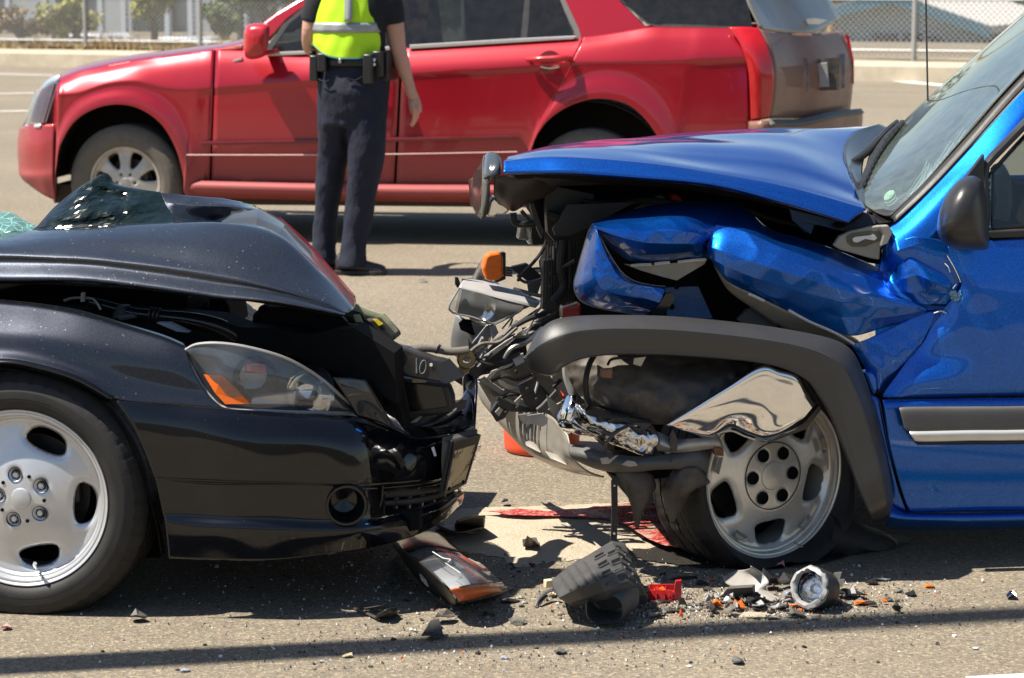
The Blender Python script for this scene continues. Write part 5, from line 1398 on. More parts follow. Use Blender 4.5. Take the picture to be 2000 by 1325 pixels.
# scraped filler patch on the door edge
m = MB(); rr_ = random.Random(11)
for k in range(16):
    x, y = 1866 + rr_.gauss(0, 6), 578 + rr_.gauss(0, 8)
    p = [Sp(x + rr_.uniform(-7, 7), y + rr_.uniform(-7, 7), -.004 - .004 * rr_.random()) for _ in range(4)]
    m.prism(p, FS.n * .003)
build(m, 'scraped_patch', simple('scrape', (.22, .36, .44), .6, var=.6, vs=200).m, door, smooth=False)
m = MB(); m.tube([Sp(1850, 500, .025), Sp(1862, 520, .018), Sp(1874, 545, .012), Sp(1876, 552, .012)], .0012, 5); m.tube([Sp(1845, 515, .025), Sp(1852, 522, .02), Sp(1856, 532, .02)], .0016, 5); m.tube([Sp(1824, 612, .02), Sp(1838, 608, .018), Sp(1848, 612, .018)], .002, 5)
build(m, 'scratch', 'sealer_white', door)
# side moulding with bright strip
rows = [[(1758, 800, .0), (1770, 796, -.01), (1900, 795, -.014), (2000, 794, -.014), (2300, 786, -.006)], [(1760, 806, -.018), (1772, 802, -.024), (1900, 801, -.028), (2000, 800, -.028), (2300, 792, -.02)], [(1770, 838, -.02), (1780, 842, -.026), (1900, 840, -.03), (2000, 839, -.03), (2300, 831, -.022)]]
V, Fc = Surf(SR(rows)).mesh(40, 12); mld = link('side_moulding', V, Fc, 'plastic_grey', door, solid=.003)
rows = [[(1776, 843, -.026), (1800, 843, -.03), (1900, 841, -.032), (2000, 840, -.032), (2300, 832, -.024)], [(1779, 850, -.034), (1803, 850, -.037), (1900, 848, -.038), (2000, 847, -.038), (2300, 839, -.03)], [(1787, 862, -.026), (1810, 863, -.028), (1900, 861, -.03), (2000, 860, -.03), (2300, 852, -.022)]]
V, Fc = Surf(SR(rows)).mesh(40, 12); link('bright_strip', V, Fc, 'chrome_trim', mld, solid=.002)
rows = [[(1786, 864, -.024), (1900, 863, -.028), (2000, 862, -.028), (2300, 854, -.02)], [(1792, 869, .0), (1900, 868, -.004), (2000, 867, -.004), (2300, 859, .004)]]
V, Fc = Surf(SR(rows)).mesh(20, 4); link('moulding_base', V, Fc, 'plastic_black', mld, solid=.002)
# rocker sill, gap and body behind the flare
rows = [[(1740, 985, .05), (1772, 1000, .05), (1850, 1002, .05), (2000, 1000, .05), (2300, 992, .06)], [(1738, 1000, .02), (1772, 1008, .02), (1850, 1009, .02), (2000, 1007, .02), (2300, 999, .03)], [(1736, 1012, .02), (1772, 1018, .022), (1850, 1019, .022), (2000, 1017, .022), (2300, 1009, .032)], [(1730, 1028, .07), (1772, 1034, .07), (1850, 1034, .07), (2000, 1032, .07), (2300, 1024, .08)]]
V, Fc = Surf(SR(rows)).mesh(40, 20); link('rocker_sill', V, Fc, 'blue_paint', suv, solid=.003)
rows = [[(1700, 770, .05), (1712, 776, .045), (1717, 779, .045)], [(1718, 850, .04), (1728, 860, .035), (1733, 862, .035)], [(1736, 930, .04), (1745, 940, .035), (1750, 942, .035)], [(1738, 985, .05), (1758, 995, .045), (1770, 1000, .045)]]
V, Fc = Surf(SR(rows)).mesh(10, 24); link('wing_return', V, Fc, 'blue_paint', suv, solid=.003)
slab([(1710, 770), (1730, 770), (1760, 940), (1785, 1005), (1765, 1010), (1740, 940)], .06, .03, 'cavity', 'door_gap', suv, FS)
# grey wheel-arch flare hanging loose
path = [  # (outer x,y) (crown x,y) (face-bottom x,y)
 ((1030, 690), (1026, 706), (1034, 718)),
 ((1040, 668), (1034, 704), (1060, 731)),
 ((1058, 644), (1062, 690), (1086, 731)),
 ((1086, 627), (1100, 676), (1100, 716)),
 ((1130, 620), (1136, 664), (1140, 699)),
 ((1200, 618), (1200, 658), (1202, 692)),
 ((1300, 620), (1300, 660), (1300, 693)),
 ((1400, 628), (1398, 668), (1396, 699)),
 ((1500, 640), (1494, 680), (1486, 708)),
 ((1580, 654), (1560, 694), (1540, 722)),
 ((1632, 668), (1602, 712), (1576, 742)),
 ((1664, 690), (1636, 736), (1598, 770)),
 ((1686, 735), (1660, 780), (1622, 812)),
 ((1704, 790), (1682, 836), (1644, 866)),
 ((1720, 850), (1700, 894), (1664, 918)),
 ((1734, 915), (1716, 950), (1684, 968)),
 ((1742, 975), (1724, 990), (1698, 1002)),
 ((1738, 1004), (1722, 1012), (1706, 1014)),
]
rows = [[], [], [], [], [], [], []]
for i, (o_, c_, b_) in enumerate(path):
    e_ = min(1, i / 2.5, (len(path) - 1 - i) / 1.2) if i not in (0, len(path) - 1) else 0
    k = .018 + .042 * max(0, e_)
    t_ = ((o_[0] * .40 + c_[0] * .60), (o_[1] * .40 + c_[1] * .60))
    q_ = ((c_[0] * .35 + b_[0] * .65), (c_[1] * .35 + b_[1] * .65))
    dy = np.array(b_) - np.array(o_); dy = dy / np.linalg.norm(dy)
    rows[0].append((o_[0] - dy[0] * -3, o_[1] - dy[1] * -3, .05))
    rows[1].append((o_[0], o_[1], -k * .5))
    k += .035 * max(0, e_)
    rows[2].append((t_[0], t_[1], -k * .98))
    t2 = np.array(t_) * .75 + np.array(c_) * .25
    rows[3].append((t2[0], t2[1], -k * 1.06))
    rows[4].append((q_[0], q_[1], -k * 1.0))
    rows[5].append((b_[0], b_[1], -k * .86))
    rows[6].append((b_[0] - dy[0] * 4, b_[1] - dy[1] * 4, .03))
V, Fc = Surf(SR(rows)).mesh(150, 44); link('arch_flare', V, Fc, 'flare_grey', suv, solid=.004, sharp=R(60))
m = MB(); m.tube([Sp(1060, 655, -.045), Sp(1066, 660, -.052), Sp(1072, 667, -.058), Sp(1082, 672, -.06), Sp(1092, 680, -.06), Sp(1098, 690, -.058)], [.001, .004, .003, .004, .003, .001], 5, flat=.4); build(m, 'scuff', simple('scuff_tan', (.17, .15, .12), .8).m, suv)
# dark plastic behind the flare: bumper end and air dam
rows = [
 [(1100, 700, .10), (1180, 690, .09), (1280, 690, .08), (1380, 696, .06), (1480, 706, .03)],
 [(1110, 735, .08), (1180, 725, .05), (1270, 725, .02), (1370, 735, .0), (1456, 728, .0)],
 [(1130, 770, .08), (1190, 765, .03), (1260, 768, -.015), (1340, 770, -.02), (1420, 755, -.01)],
 [(1160, 795, .09), (1205, 800, .04), (1260, 806, .0), (1320, 805, -.02), (1376, 790, -.02)],
 [(1195, 800, .11), (1230, 815, .07), (1270, 828, .03), (1300, 830, .0), (1330, 820, -.01)],
]
def crum4(P):
    Q = P.copy()
    for j in range(P.shape[0]):
        for i in range(P.shape[1]):
            p = Vector(P[j, i]); Q[j, i] += np.array(FS.n) * (mnoise.noise(p * 9) * .022 + abs(mnoise.noise(p * 22)) * .012)
    return Q
V, Fc = Surf(SR(rows)).mesh(60, 50, disp=crum4); link('bumper_end_cover', V, Fc, 'plastic_dusty', suv, solid=.004)
rows = [[(1098, 712, .12), (1130, 705, .13), (1165, 700, .14), (1182, 697, .15)], [(1100, 740, .11), (1126, 745, .11), (1145, 752, .12), (1165, 755, .14)], [(1112, 775, .10), (1120, 780, .10), (1130, 786, .12), (1150, 800, .14)]]
V, Fc = Surf(SR(rows)).mesh(16, 12); link('inner_bracket', V, Fc, 'metal_grey', suv, solid=.004)
m = MB(); m.tube([Sp(1160, 695, .06), Sp(1150, 715, .04), Sp(1144, 745, .03), Sp(1146, 775, .04), Sp(1152, 790, .06)], .008, 10); build(m, 'rubber_hose', 'rubber', suv)
slab([(1175, 722), (1197, 720), (1196, 740), (1174, 738)], -.01, .02, 'red_dusty', 'connector', suv, FS, bevel=.003)
slab([(1240, 700), (1262, 697), (1252, 716), (1238, 712)], .0, .01, 'metal_grey', 'foil_scrap', suv, FS)
m = MB(); m.tube([Sp(1187, 713, .0), Sp(1195, 702, .01), Sp(1225, 698, .02)], .004, 6); build(m, 'connector_lead', 'plastic_black', suv)
# bent bright bumper end
rows = [
 [(1298, 828, .0), (1360, 789, -.02), (1420, 751, -.03), (1486, 710, -.04), (1524, 719, -.04), (1561, 729, -.04), (1582, 760, -.03), (1600, 788, -.02)],
 [(1302, 830, -.03), (1362, 793, -.05), (1422, 756, -.064), (1486, 717, -.074), (1522, 725, -.074), (1555, 735, -.072), (1576, 765, -.062), (1595, 790, -.05)],
 [(1306, 832, -.036), (1366, 800, -.056), (1426, 766, -.07), (1486, 734, -.08), (1520, 742, -.08), (1550, 752, -.079), (1570, 775, -.072), (1590, 795, -.062)],
 [(1316, 835, -.034), (1370, 814, -.054), (1430, 788, -.07), (1486, 766, -.08), (1516, 772, -.081), (1542, 780, -.081), (1562, 792, -.076), (1582, 803, -.068)],
 [(1326, 838, -.03), (1378, 832, -.048), (1430, 812, -.062), (1480, 804, -.074), (1508, 810, -.08), (1532, 812, -.081), (1554, 814, -.079), (1574, 812, -.072)],
 [(1334, 841, -.026), (1384, 848, -.04), (1426, 830, -.044), (1462, 838, -.05), (1492, 846, -.066), (1520, 842, -.076), (1544, 832, -.076), (1568, 818, -.07)],
 [(1338, 844, -.01), (1386, 854, -.02), (1425, 838, -.022), (1459, 850, -.026), (1491, 859, -.04), (1524, 850, -.05), (1550, 838, -.05), (1574, 822, -.045)],
 [(1340, 847, .02), (1386, 857, .01), (1424, 843, .0), (1457, 854, -.002), (1494, 863, -.01), (1530, 853, -.01), (1554, 842, -.01), (1578, 826, -.005)],
]
V, Fc = Surf(SR(rows)).mesh(84, 70); link('bumper_end', V, Fc, 'chrome', suv, solid=.003)
slab([(1570, 828), (1600, 792), (1604, 800), (1576, 838), (1500, 866), (1496, 858)], -.02, .03, 'metal_dark', 'bumper_end_flange', suv, FS)
# crumpled bright bumper bar
rows = [
 [(1094, 800, .16), (1110, 772, .15), (1130, 782, .10), (1160, 792, .07), (1200, 800, .05), (1240, 812, .03), (1272, 824, .02)],
 [(1090, 815, .14), (1112, 800, .12), (1132, 800, .04), (1165, 808, .02), (1205, 818, -.01), (1245, 832, -.02), (1280, 840, -.01)],
 [(1092, 830, .12), (1115, 826, .08), (1140, 826, .03), (1172, 832, -.01), (1212, 842, -.03), (1250, 856, -.04), (1284, 862, -.02)],
 [(1100, 840, .12), (1120, 840, .09), (1146, 842, .05), (1180, 852, .02), (1216, 865, -.01), (1250, 880, -.025), (1276, 886, -.01)],
 [(1108, 848, .13), (1130, 850, .11), (1156, 852, .08), (1186, 864, .05), (1216, 874, .03), (1248, 888, .01), (1262, 892, .02)],
]
def crum3(P):
    Q = P.copy(); nv, nu = P.shape[:2]
    for j in range(nv):
        for i in range(nu):
            p = Vector(P[j, i]); d = mnoise.noise(p * 17) * .024 + abs(mnoise.noise(p * 34 + Vector((5, 0, 0)))) * .014
            Q[j, i] += np.array(FS.n) * d
    return Q
V, Fc = Surf(SR(rows)).mesh(80, 60, disp=crum3); link('crumpled_bumper_bar', V, Fc, 'chrome_dirty', suv, solid=.003)
rows = [[(1106, 775, .12), (1118, 765, .11), (1128, 776, .10)], [(1096, 800, .11), (1110, 795, .08), (1122, 798, .07)], [(1090, 828, .11), (1102, 822, .08), (1112, 826, .07)]]
V, Fc = Surf(SR(rows)).mesh(10, 14); link('bent_bar_tip', V, Fc, 'chrome', suv, solid=.003)
# bent steel beam to the right of it
rows = [[(1268, 840, .02), (1290, 846, .0), (1316, 858, -.01), (1350, 858, -.01), (1398, 854, .0), (1408, 862, .02)], [(1276, 862, -.01), (1296, 868, -.03), (1318, 874, -.035), (1350, 868, -.03), (1400, 866, -.02), (1412, 876, .0)], [(1286, 880, .0), (1304, 882, -.015), (1320, 884, -.02), (1352, 882, -.015), (1394, 876, -.01), (1408, 888, .01)]]
V, Fc = Surf(SR(rows)).mesh(40, 16); link('bent_beam', V, Fc, simple('beam_silver', (.46, .44, .41), .35, metal=.6, dust=.4, ds=14).m, suv, solid=.004)
slab([(1308, 862), (1316, 842), (1324, 860), (1322, 882), (1312, 884)], -.045, .02, 'metal_dark', 'beam_clamp', suv, FS)
slab([(1394, 872), (1414, 878), (1414, 892), (1396, 890)], -.02, .03, simple('rust', (.16, .07, .03), .8, var=.4, vs=60).m, 'rusty_bracket', suv, FS, bevel=.003)
# lower grey apron
rows = [
 [(1112, 868, .13), (1140, 872, .08), (1180, 884, .03), (1240, 892, .0), (1300, 888, -.01), (1360, 876, .0), (1382, 882, .03)],
 [(1112, 884, .10), (1140, 890, .05), (1180, 900, .0), (1240, 906, -.03), (1300, 902, -.04), (1360, 894, -.02), (1384, 900, .01)],
 [(1120, 896, .10), (1150, 908, .06), (1190, 916, .02), (1240, 919, -.01), (1290, 914, -.03), (1350, 914, -.02), (1380, 920, .01)],
 [(1130, 900, .14), (1160, 914, .10), (1200, 922, .06), (1240, 922, .03), (1290, 916, .01), (1350, 917, .0), (1374, 924, .03)],
]
V, Fc = Surf(SR(rows)).mesh(60, 24); link('lower_apron', V, Fc, 'plastic_grey', suv, solid=.004)
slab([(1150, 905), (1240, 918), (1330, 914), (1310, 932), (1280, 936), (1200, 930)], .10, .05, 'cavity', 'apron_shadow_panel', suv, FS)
for poly in ([(1172, 896), (1207, 890), (1190, 906), (1176, 907)], [(1214, 908), (1226, 900), (1240, 902), (1246, 910), (1230, 912)]):
    slab(poly, -.045, .003, 'silver_bumper', 'bare_patch', suv, FS)
# hanging torn splash guards
def flap(name, rows, mat): 
    V, Fc = Surf(SR(rows)).mesh(14, 20); return link(name, V, Fc, mat, suv, solid=.004)
flap('splash_guard', [[(1200, 922, .05), (1230, 922, .03), (1264, 922, .04), (1276, 930, .05)], [(1218, 950, .05), (1240, 950, .02), (1268, 948, .03), (1280, 952, .05)], [(1232, 985, .05), (1246, 985, .03), (1260, 980, .03), (1270, 970, .04)], [(1238, 1010, .05), (1244, 1012, .04), (1252, 1008, .04), (1256, 1000, .04)], [(1241, 1030, .05), (1243, 1031, .05), (1246, 1030, .05), (1247, 1028, .05)]], 'plastic_dusty')
flap('splash_guard', [[(1316, 916, .0), (1340, 914, -.03), (1365, 916, -.02), (1385, 940, .02)], [(1296, 950, .02), (1320, 945, -.02), (1350, 948, -.03), (1383, 945, .01)], [(1298, 975, .03), (1318, 975, .0), (1338, 972, -.01), (1352, 955, .01)], [(1306, 1005, .04), (1318, 1000, .02), (1330, 990, .01), (1342, 975, .02)], [(1310, 1020, .05), (1316, 1020, .04), (1320, 1012, .03), (1324, 1006, .03)]], 'plastic_dusty')
slab([(1194, 940), (1199, 932), (1206, 934), (1207, 1000), (1205, 1060), (1193, 1058), (1195, 1000)], .05, .006, 'plastic_black', 'hanging_strap', suv, FS)
for y in (949, 1043):
    m = MB(); m.lathe([(0, .001), (.003, .001), (.003, -.001)], Sp(1200, y, .049), -FS.n, 10); build(m, 'strap_hole', 'white_plastic', suv)
# dusty silver lower bumper skin across the nose
rows = [
 [(931, 742, 1.00), (962, 758, .85), (998, 785, .70), (1040, 800, .52), (1074, 812, .35), (1092, 830, .22), (1110, 850, .17)],
 [(933, 752, .98), (964, 778, .84), (1002, 812, .67), (1046, 832, .48), (1080, 846, .31), (1098, 860, .20), (1114, 870, .15)],
 [(934, 762, .98), (968, 800, .82), (1008, 842, .65), (1052, 868, .45), (1088, 882, .28), (1106, 890, .18), (1122, 898, .14)],
 [(936, 772, .98), (974, 820, .82), (1016, 864, .65), (1060, 892, .45), (1098, 906, .28), (1124, 914, .20), (1150, 922, .15)],
 [(942, 786, 1.0), (986, 838, .85), (1030, 882, .68), (1076, 908, .48), (1118, 922, .32), (1150, 928, .24), (1180, 932, .18)],
]
V, Fc = Surf(SR(rows)).mesh(60, 30); link('bumper_skin', V, Fc, 'silver_bumper', suv, solid=.005)
for (x0, y0, x1, y1, w) in ((1024, 858, 1056, 884, .50), (1066, 882, 1108, 908, .34)):
    m = MB(); c0, c1 = Sp(x0, y0, w), Sp(x1, y1, w - .12); m.tube([c0, (c0 + c1) / 2 - FS.n * .012, c1], [.002, .016, .002], 8, flat=.6); build(m, 'skin_dent', 'silver_bumper', suv)
# torn grille and brackets in the nose
tl = random.Random(21)
nose = [
 ('grille_frame', [(884, 742), (940, 705), (1000, 665), (1050, 632), (1110, 590), (1128, 570), (1130, 585), (1112, 606), (1060, 650), (1010, 690), (960, 722), (905, 755)], .55, .02, 'plastic_black'),
 ('grille_lip', [(930, 706), (985, 668), (1030, 640), (1066, 612), (1068, 616), (1030, 648), (985, 680), (938, 714)], .545, .006, 'metal_grey'),
 ('grille_bar', [(925, 712), (960, 676), (1010, 630), (1050, 603), (1053, 608), (1012, 640), (968, 684), (935, 716)], .60, .006, 'plastic_grey'),
 ('nose_panel', [(905, 735), (980, 690), (1026, 660), (1030, 690), (1000, 720), (960, 730), (930, 735)], .58, .02, 'support_black'),
 ('nose_plate', [(960, 725), (1005, 708), (1000, 715), (970, 728), (955, 745), (950, 742)], .50, .008, 'metal_grey'),
 ('bracket', [(1022, 700), (1040, 690), (1060, 728), (1090, 770), (1080, 780), (1050, 745)], .40, .02, 'plastic_dusty'),
 ('bracket', [(1012, 752), (1040, 738), (1075, 770), (1060, 800), (1046, 806), (1025, 790)], .42, .015, 'support_black'),
 ('bracket_edge', [(1058, 792), (1086, 762), (1092, 770), (1064, 806), (1052, 808), (1048, 800)], .39, .02, 'plastic_grey'),
 ('bracket', [(972, 775), (1000, 788), (1045, 798), (1048, 806), (1000, 805), (975, 795)], .46, .02, 'support_black'),
 ('bracket', [(958, 805), (972, 785), (1000, 795), (985, 818), (970, 825)], .48, .03, 'plastic_black'),
 ('bracket_face', [(966, 806), (976, 795), (984, 800), (974, 815)], .475, .004, 'metal_grey'),
 ('torn_shard', [(968, 738), (1000, 752), (1020, 756), (1015, 764), (992, 762), (974, 752)], .50, .008, 'metal_grey'),
 ('torn_shard', [(980, 722), (994, 735), (988, 738), (975, 732)], .49, .006, 'silver_bumper'),
 ('torn_shard', [(1004, 785), (1020, 770), (1012, 800)], .44, .006, 'silver_bumper'),
 ('torn_shard', [(1050, 735), (1052, 728), (1052, 752), (1046, 770), (1044, 764), (1048, 750)], .41, .004, 'white_plastic'),
 ('torn_panel', [(1012, 810), (1050, 806), (1048, 822), (1030, 832), (1018, 824)], .43, .006, 'metal_grey'),
 ('nose_link', [(930, 735), (960, 752), (958, 760), (926, 745)], .70, .02, 'plastic_black'),
 ('skin_upper', [(931, 742), (975, 770), (1030, 800), (1092, 826), (1104, 780), (1070, 800), (1030, 785), (980, 760), (945, 735)], .52, .01, 'primer_grey'),
]
slab([(935, 748), (985, 715), (1028, 690), (1075, 735), (1098, 770), (1102, 842), (1060, 850), (1005, 835), (960, 790)], .64, .05, 'silver_bumper', 'nose_backing', suv, FS)
for nm, poly, w, th, mt in nose:
    slab(poly, w, th, mt, nm, suv, FS, bevel=.002)
for poly, w, mt in (([(938, 744), (962, 752), (984, 770), (970, 776), (950, 764)], .56, 'silver_bumper'), ([(1000, 700), (1022, 690), (1026, 706), (1008, 716)], .50, 'white_plastic'), ([(985, 748), (1004, 760), (1000, 776), (984, 768)], .52, 'plastic_light'), ([(1030, 812), (1058, 808), (1078, 822), (1060, 834), (1036, 828)], .36, 'plastic_light'), ([(940, 690), (952, 680), (960, 688), (946, 700)], .60, 'plastic_light'), ([(1068, 772), (1088, 790), (1096, 820), (1084, 818), (1072, 796)], .34, 'silver_bumper'), ([(956, 640), (968, 636), (974, 650), (962, 664)], .62, 'plastic_light')):
    slab(poly, w, .006, mt, 'torn_shard', suv, FS)
for k in range(30):      # splinters of the broken grille
    x, y = tl.uniform(905, 1060), 0
    y = np.interp(x, [900, 1060], [710, 620]) + tl.gauss(0, 14)
    a = tl.uniform(-1.2, .3); l = tl.uniform(14, 46)
    w = tl.uniform(.5, .62)
    p, q = Sp(x, y, w), Sp(x + l * math.cos(a), y + l * math.sin(a), w + tl.gauss(0, .03))
    m = MB(); m.bar(p, q, tl.uniform(.003, .012), tl.uniform(.003, .008)); build(m, 'grille_splinter', tl.choice(['plastic_grey', 'plastic_black', 'metal_grey', 'plastic_light']), suv, smooth=False)
for pts, r_, mt in (([(930, 700), (955, 712), (985, 706), (1015, 690)], .006, 'plastic_black'), ([(960, 745), (985, 735), (1010, 742), (1040, 730)], .005, 'plastic_black'), ([(985, 700), (1000, 680), (1030, 668), (1060, 640)], .007, 'metal_grey'), ([(970, 780), (1000, 770), (1030, 776), (1066, 766), (1096, 742)], .006, 'rubber'), ([(1040, 700), (1052, 720), (1046, 745), (1060, 765)], .004, 'red_plastic'), ([(915, 690), (940, 672), (975, 668), (1010, 640)], .005, 'hose_grey'), ([(1000, 640), (1035, 622), (1070, 612), (1095, 600)], .008, 'plastic_black'), ([(1100, 470), (1095, 520), (1100, 560), (1080, 590)], .012, 'rubber'), ([(1140, 395), (1200, 400), (1260, 392), (1330, 400)], .010, 'rubber'), ([(1380, 400), (1440, 405), (1500, 425), (1560, 440)], .008, 'plastic_black'), ([(1070, 420), (1110, 430), (1150, 424)], .014, 'rubber')):
    w0 = .50 if pts[0][1] > 560 else .38
    m = MB(); m.tube([Sp(x, y, w0 - .01 * (k % 2)) for k, (x, y) in enumerate(pts)], r_, 8); build(m, 'hose', mt, suv)
for x, y, w in ((952, 726, .53), (975, 712, .53), (1008, 726, .54), (1030, 760, .38), (1048, 780, .38), (1010, 797, .44), (988, 806, .46), (1088, 430, .40), (1100, 540, .40), (1075, 560, .40), (1128, 650, .3), (1310, 900, -.055)):
    m = MB(); m.lathe([(0, .005), (.0035, .005), (.004, .002), (.006, .001), (.006, -.002)], Sp(x, y, w), -FS.n, 6); build(m, 'bolt', 'metal_dark', suv, sharp=R(20))
for k in range(14):      # radiator fins behind the support
    m = MB(); m.bar(Sp(1066 + k * 5.5, 470, .405), Sp(1066 + k * 5.5, 590, .405), .004, .004); build(m, 'radiator_fin', 'metal_dark', suv, smooth=False)
# pushed-out headlamp
def lens_box(name, front, depth_vec, mat, parent, **k):
    m = MB(); m.prism(front, depth_vec); return build(m, name, mat, parent, **k)
hlp = bpy.data.objects.new('headlamp', None); COL.objects.link(hlp); hlp.parent = suv
fr_ = [(877, 602), (896, 560), (906, 548), (1050, 592), (1046, 600), (1020, 610), (960, 632), (900, 614)]
rows = [[(897, 561, .62), (960, 577, .60), (1024, 594, .58)], [(886, 584, .61), (945, 599, .59), (1014, 609, .575)], [(877, 605, .62), (920, 619, .605), (966, 634, .595)]]
V, Fc = Surf(SR(rows)).mesh(20, 16); link('lens', V, Fc, 'lens_scuffed', hlp)
rows = [[(908, 545, .72), (952, 551, .70), (1002, 566, .68), (1056, 588, .64)], [(899, 556, .64), (947, 567, .62), (1002, 581, .60), (1052, 595, .58)], [(896, 563, .625), (942, 575, .605), (994, 589, .585), (1046, 602, .575)]]
V, Fc = Surf(SR(rows)).mesh(30, 12); link('lamp_top', V, Fc, 'plastic_light', hlp, solid=.003)
for pts in ([(897, 562), (877, 605), (920, 619), (966, 634)], [(966, 634), (1014, 609), (1024, 594)]):
    m = MB(); m.tube([Sp(x, y, .60) for x, y in pts], .0035, 6); build(m, 'lens_edge', 'plastic_light', hlp)
slab([(893, 610), (902, 566), (1020, 598), (1008, 610), (962, 628)], .76, .04, 'plastic_grey', 'lamp_case', hlp, FS)
slab([(893, 612), (905, 556), (1045, 595), (965, 630)], .70, .06, simple('lamp_inner', (.16, .155, .14), .3, metal=.5).m, 'reflector', hlp, FS)
m = MB(); m.lathe([(0, -.02), (.03, -.018), (.05, -.004), (.056, .008)], Sp(945, 600, .68), Vector((-.5, -1, .1)), 30); build(m, 'bulb_reflector', 'chrome_dirty', hlp)
m = MB(); m.lathe([(0, .01), (.006, .006), (.008, -.01)], Sp(952, 604, .655), Vector((-.5, -1, .1)), 12); build(m, 'bulb', 'yellow_label', hlp)
m = MB(); m.tube([Sp(902, 546, .70), Sp(950, 556, .68), Sp(1000, 572, .65), Sp(1048, 588, .62)], .0035, 6); build(m, 'lamp_seal', 'plastic_black', hlp)
slab([(889, 542), (895, 542), (900, 556), (896, 566), (893, 562), (889, 556)], .70, .01, 'plastic_black', 'lamp_clip', hlp, FS)
slab([(905, 548), (940, 545), (975, 555), (985, 566), (950, 560)], .74, .05, 'plastic_dusty', 'lamp_back', hlp, FS, bevel=.006)
# silver corner behind the lamp, torn open
rows = [[(890, 612, .80), (905, 622, .76), (935, 634, .72), (962, 636, .70)], [(884, 640, .82), (900, 650, .78), (930, 660, .74), (958, 664, .72)], [(880, 668, .86), (896, 680, .82), (918, 690, .78), (945, 696, .76)], [(884, 690, .9), (896, 700, .86), (914, 706, .82), (935, 710, .8)]]
V, Fc = Surf(SR(rows)).mesh(16, 16); link('nose_corner', V, Fc, simple('corner_silver', (.40, .40, .40), .35, metal=.5).m, suv, solid=.004)
slab([(896, 632), (905, 624), (930, 626), (938, 638), (936, 648), (924, 656), (912, 650), (900, 645)], .735, .01, 'cavity', 'torn_hole', suv, FS)
slab([(914, 658), (920, 672), (935, 668), (925, 690), (915, 684)], .72, .01, 'plastic_dusty', 'torn_edge', suv, FS)
slab([(945, 640), (965, 634), (960, 655), (940, 678), (930, 680), (942, 662)], .70, .01, 'plastic_light', 'torn_edge', suv, FS)
# amber marker lamp standing off its socket
amb = bpy.data.objects.new('marker_lamp', None); COL.objects.link(amb); amb.parent = suv
slab([(949, 501), (958, 496), (976, 493), (982, 499), (984, 538), (977, 546), (956, 550), (948, 544), (943, 525)], .62, .05, 'amber_plastic', 'amber_lens', amb, FS, bevel=.010)
rows = [[(948, 500, .71), (935, 518, .74), (922, 546, .78)], [(943, 520, .69), (936, 535, .71), (928, 552, .74)], [(946, 546, .70), (944, 550, .72), (940, 556, .74)]]
V, Fc = Surf(SR(rows)).mesh(12, 8); link('clear_lens', V, Fc, 'lens_scuffed', amb, solid=.003)
slab([(980, 494), (988, 494), (988, 546), (972, 552), (966, 551), (984, 540)], .645, .03, 'plastic_black', 'lamp_base', amb, FS, bevel=.002)
for k in range(4):
    slab([(989, 522 + k * 5), (1001, 523 + k * 5), (1001, 526 + k * 5), (989, 525 + k * 5)], .655, .02, 'plastic_black', 'socket_rib', amb, FS)
slab([(1000, 522), (1030, 515), (1060, 540), (1055, 552), (1030, 550), (1004, 530)], .62, .03, 'plastic_black', 'lamp_socket_bracket', suv, FS, bevel=.003)
slab([(1030, 555), (1060, 545), (1050, 575), (1034, 580)], .60, .01, 'plastic_grey', 'bracket_web', suv, FS)
slab([(1062, 545), (1068, 545), (1082, 574), (1078, 576)], .58, .01, 'plastic_dusty', 'stay_rod', suv, FS)
# second amber reflector tucked above the flare
slab([(1097, 600), (1128, 590), (1135, 595), (1134, 620), (1096, 622)], .14, .04, 'lens_amber', 'side_marker', suv, FS, bevel=.004)
slab([(1100, 602), (1130, 596), (1130, 618), (1100, 620)], .165, .01, 'amber_dull', 'side_marker_back', suv, FS)
# wires
for pts, r_ in (([(1068, 470, .5), (1058, 492, .5), (1040, 515, .5), (1020, 535, .52), (1012, 548, .54)], .005), ([(1124, 508, .3), (1090, 528, .38), (1058, 545, .46), (1030, 552, .52), (1015, 545, .55), (1012, 538, .56)], .005), ([(1112, 470, .38), (1113, 520, .38), (1112, 565, .38)], .003), ([(1040, 525, .52), (1060, 524, .5), (1110, 528, .42)], .003), ([(1005, 565, .56), (1030, 572, .5), (1062, 580, .45)], .006)):
    m = MB(); m.tube([Sp(*p) for p in pts], r_, 8); build(m, 'wire', 'plastic_black', suv)
for pts, r_, mt in (([(1187, 826, -.03), (1200, 819, -.035), (1220, 818, -.035), (1250, 822, -.03), (1272, 828, -.02)], .004, 'plastic_black'), ([(1183, 880, -.04), (1182, 870, -.045), (1192, 856, -.05), (1210, 840, -.05), (1240, 828, -.04), (1268, 830, -.03)], .005, 'plastic_dusty')):
    m = MB(); m.tube([Sp(*p) for p in pts], r_, 8); build(m, 'wire', mt, suv)
slab([(1181, 878), (1190, 884), (1200, 892), (1190, 898), (1186, 888)], -.05, .01, 'plastic_black', 'frayed_end', suv, FS)
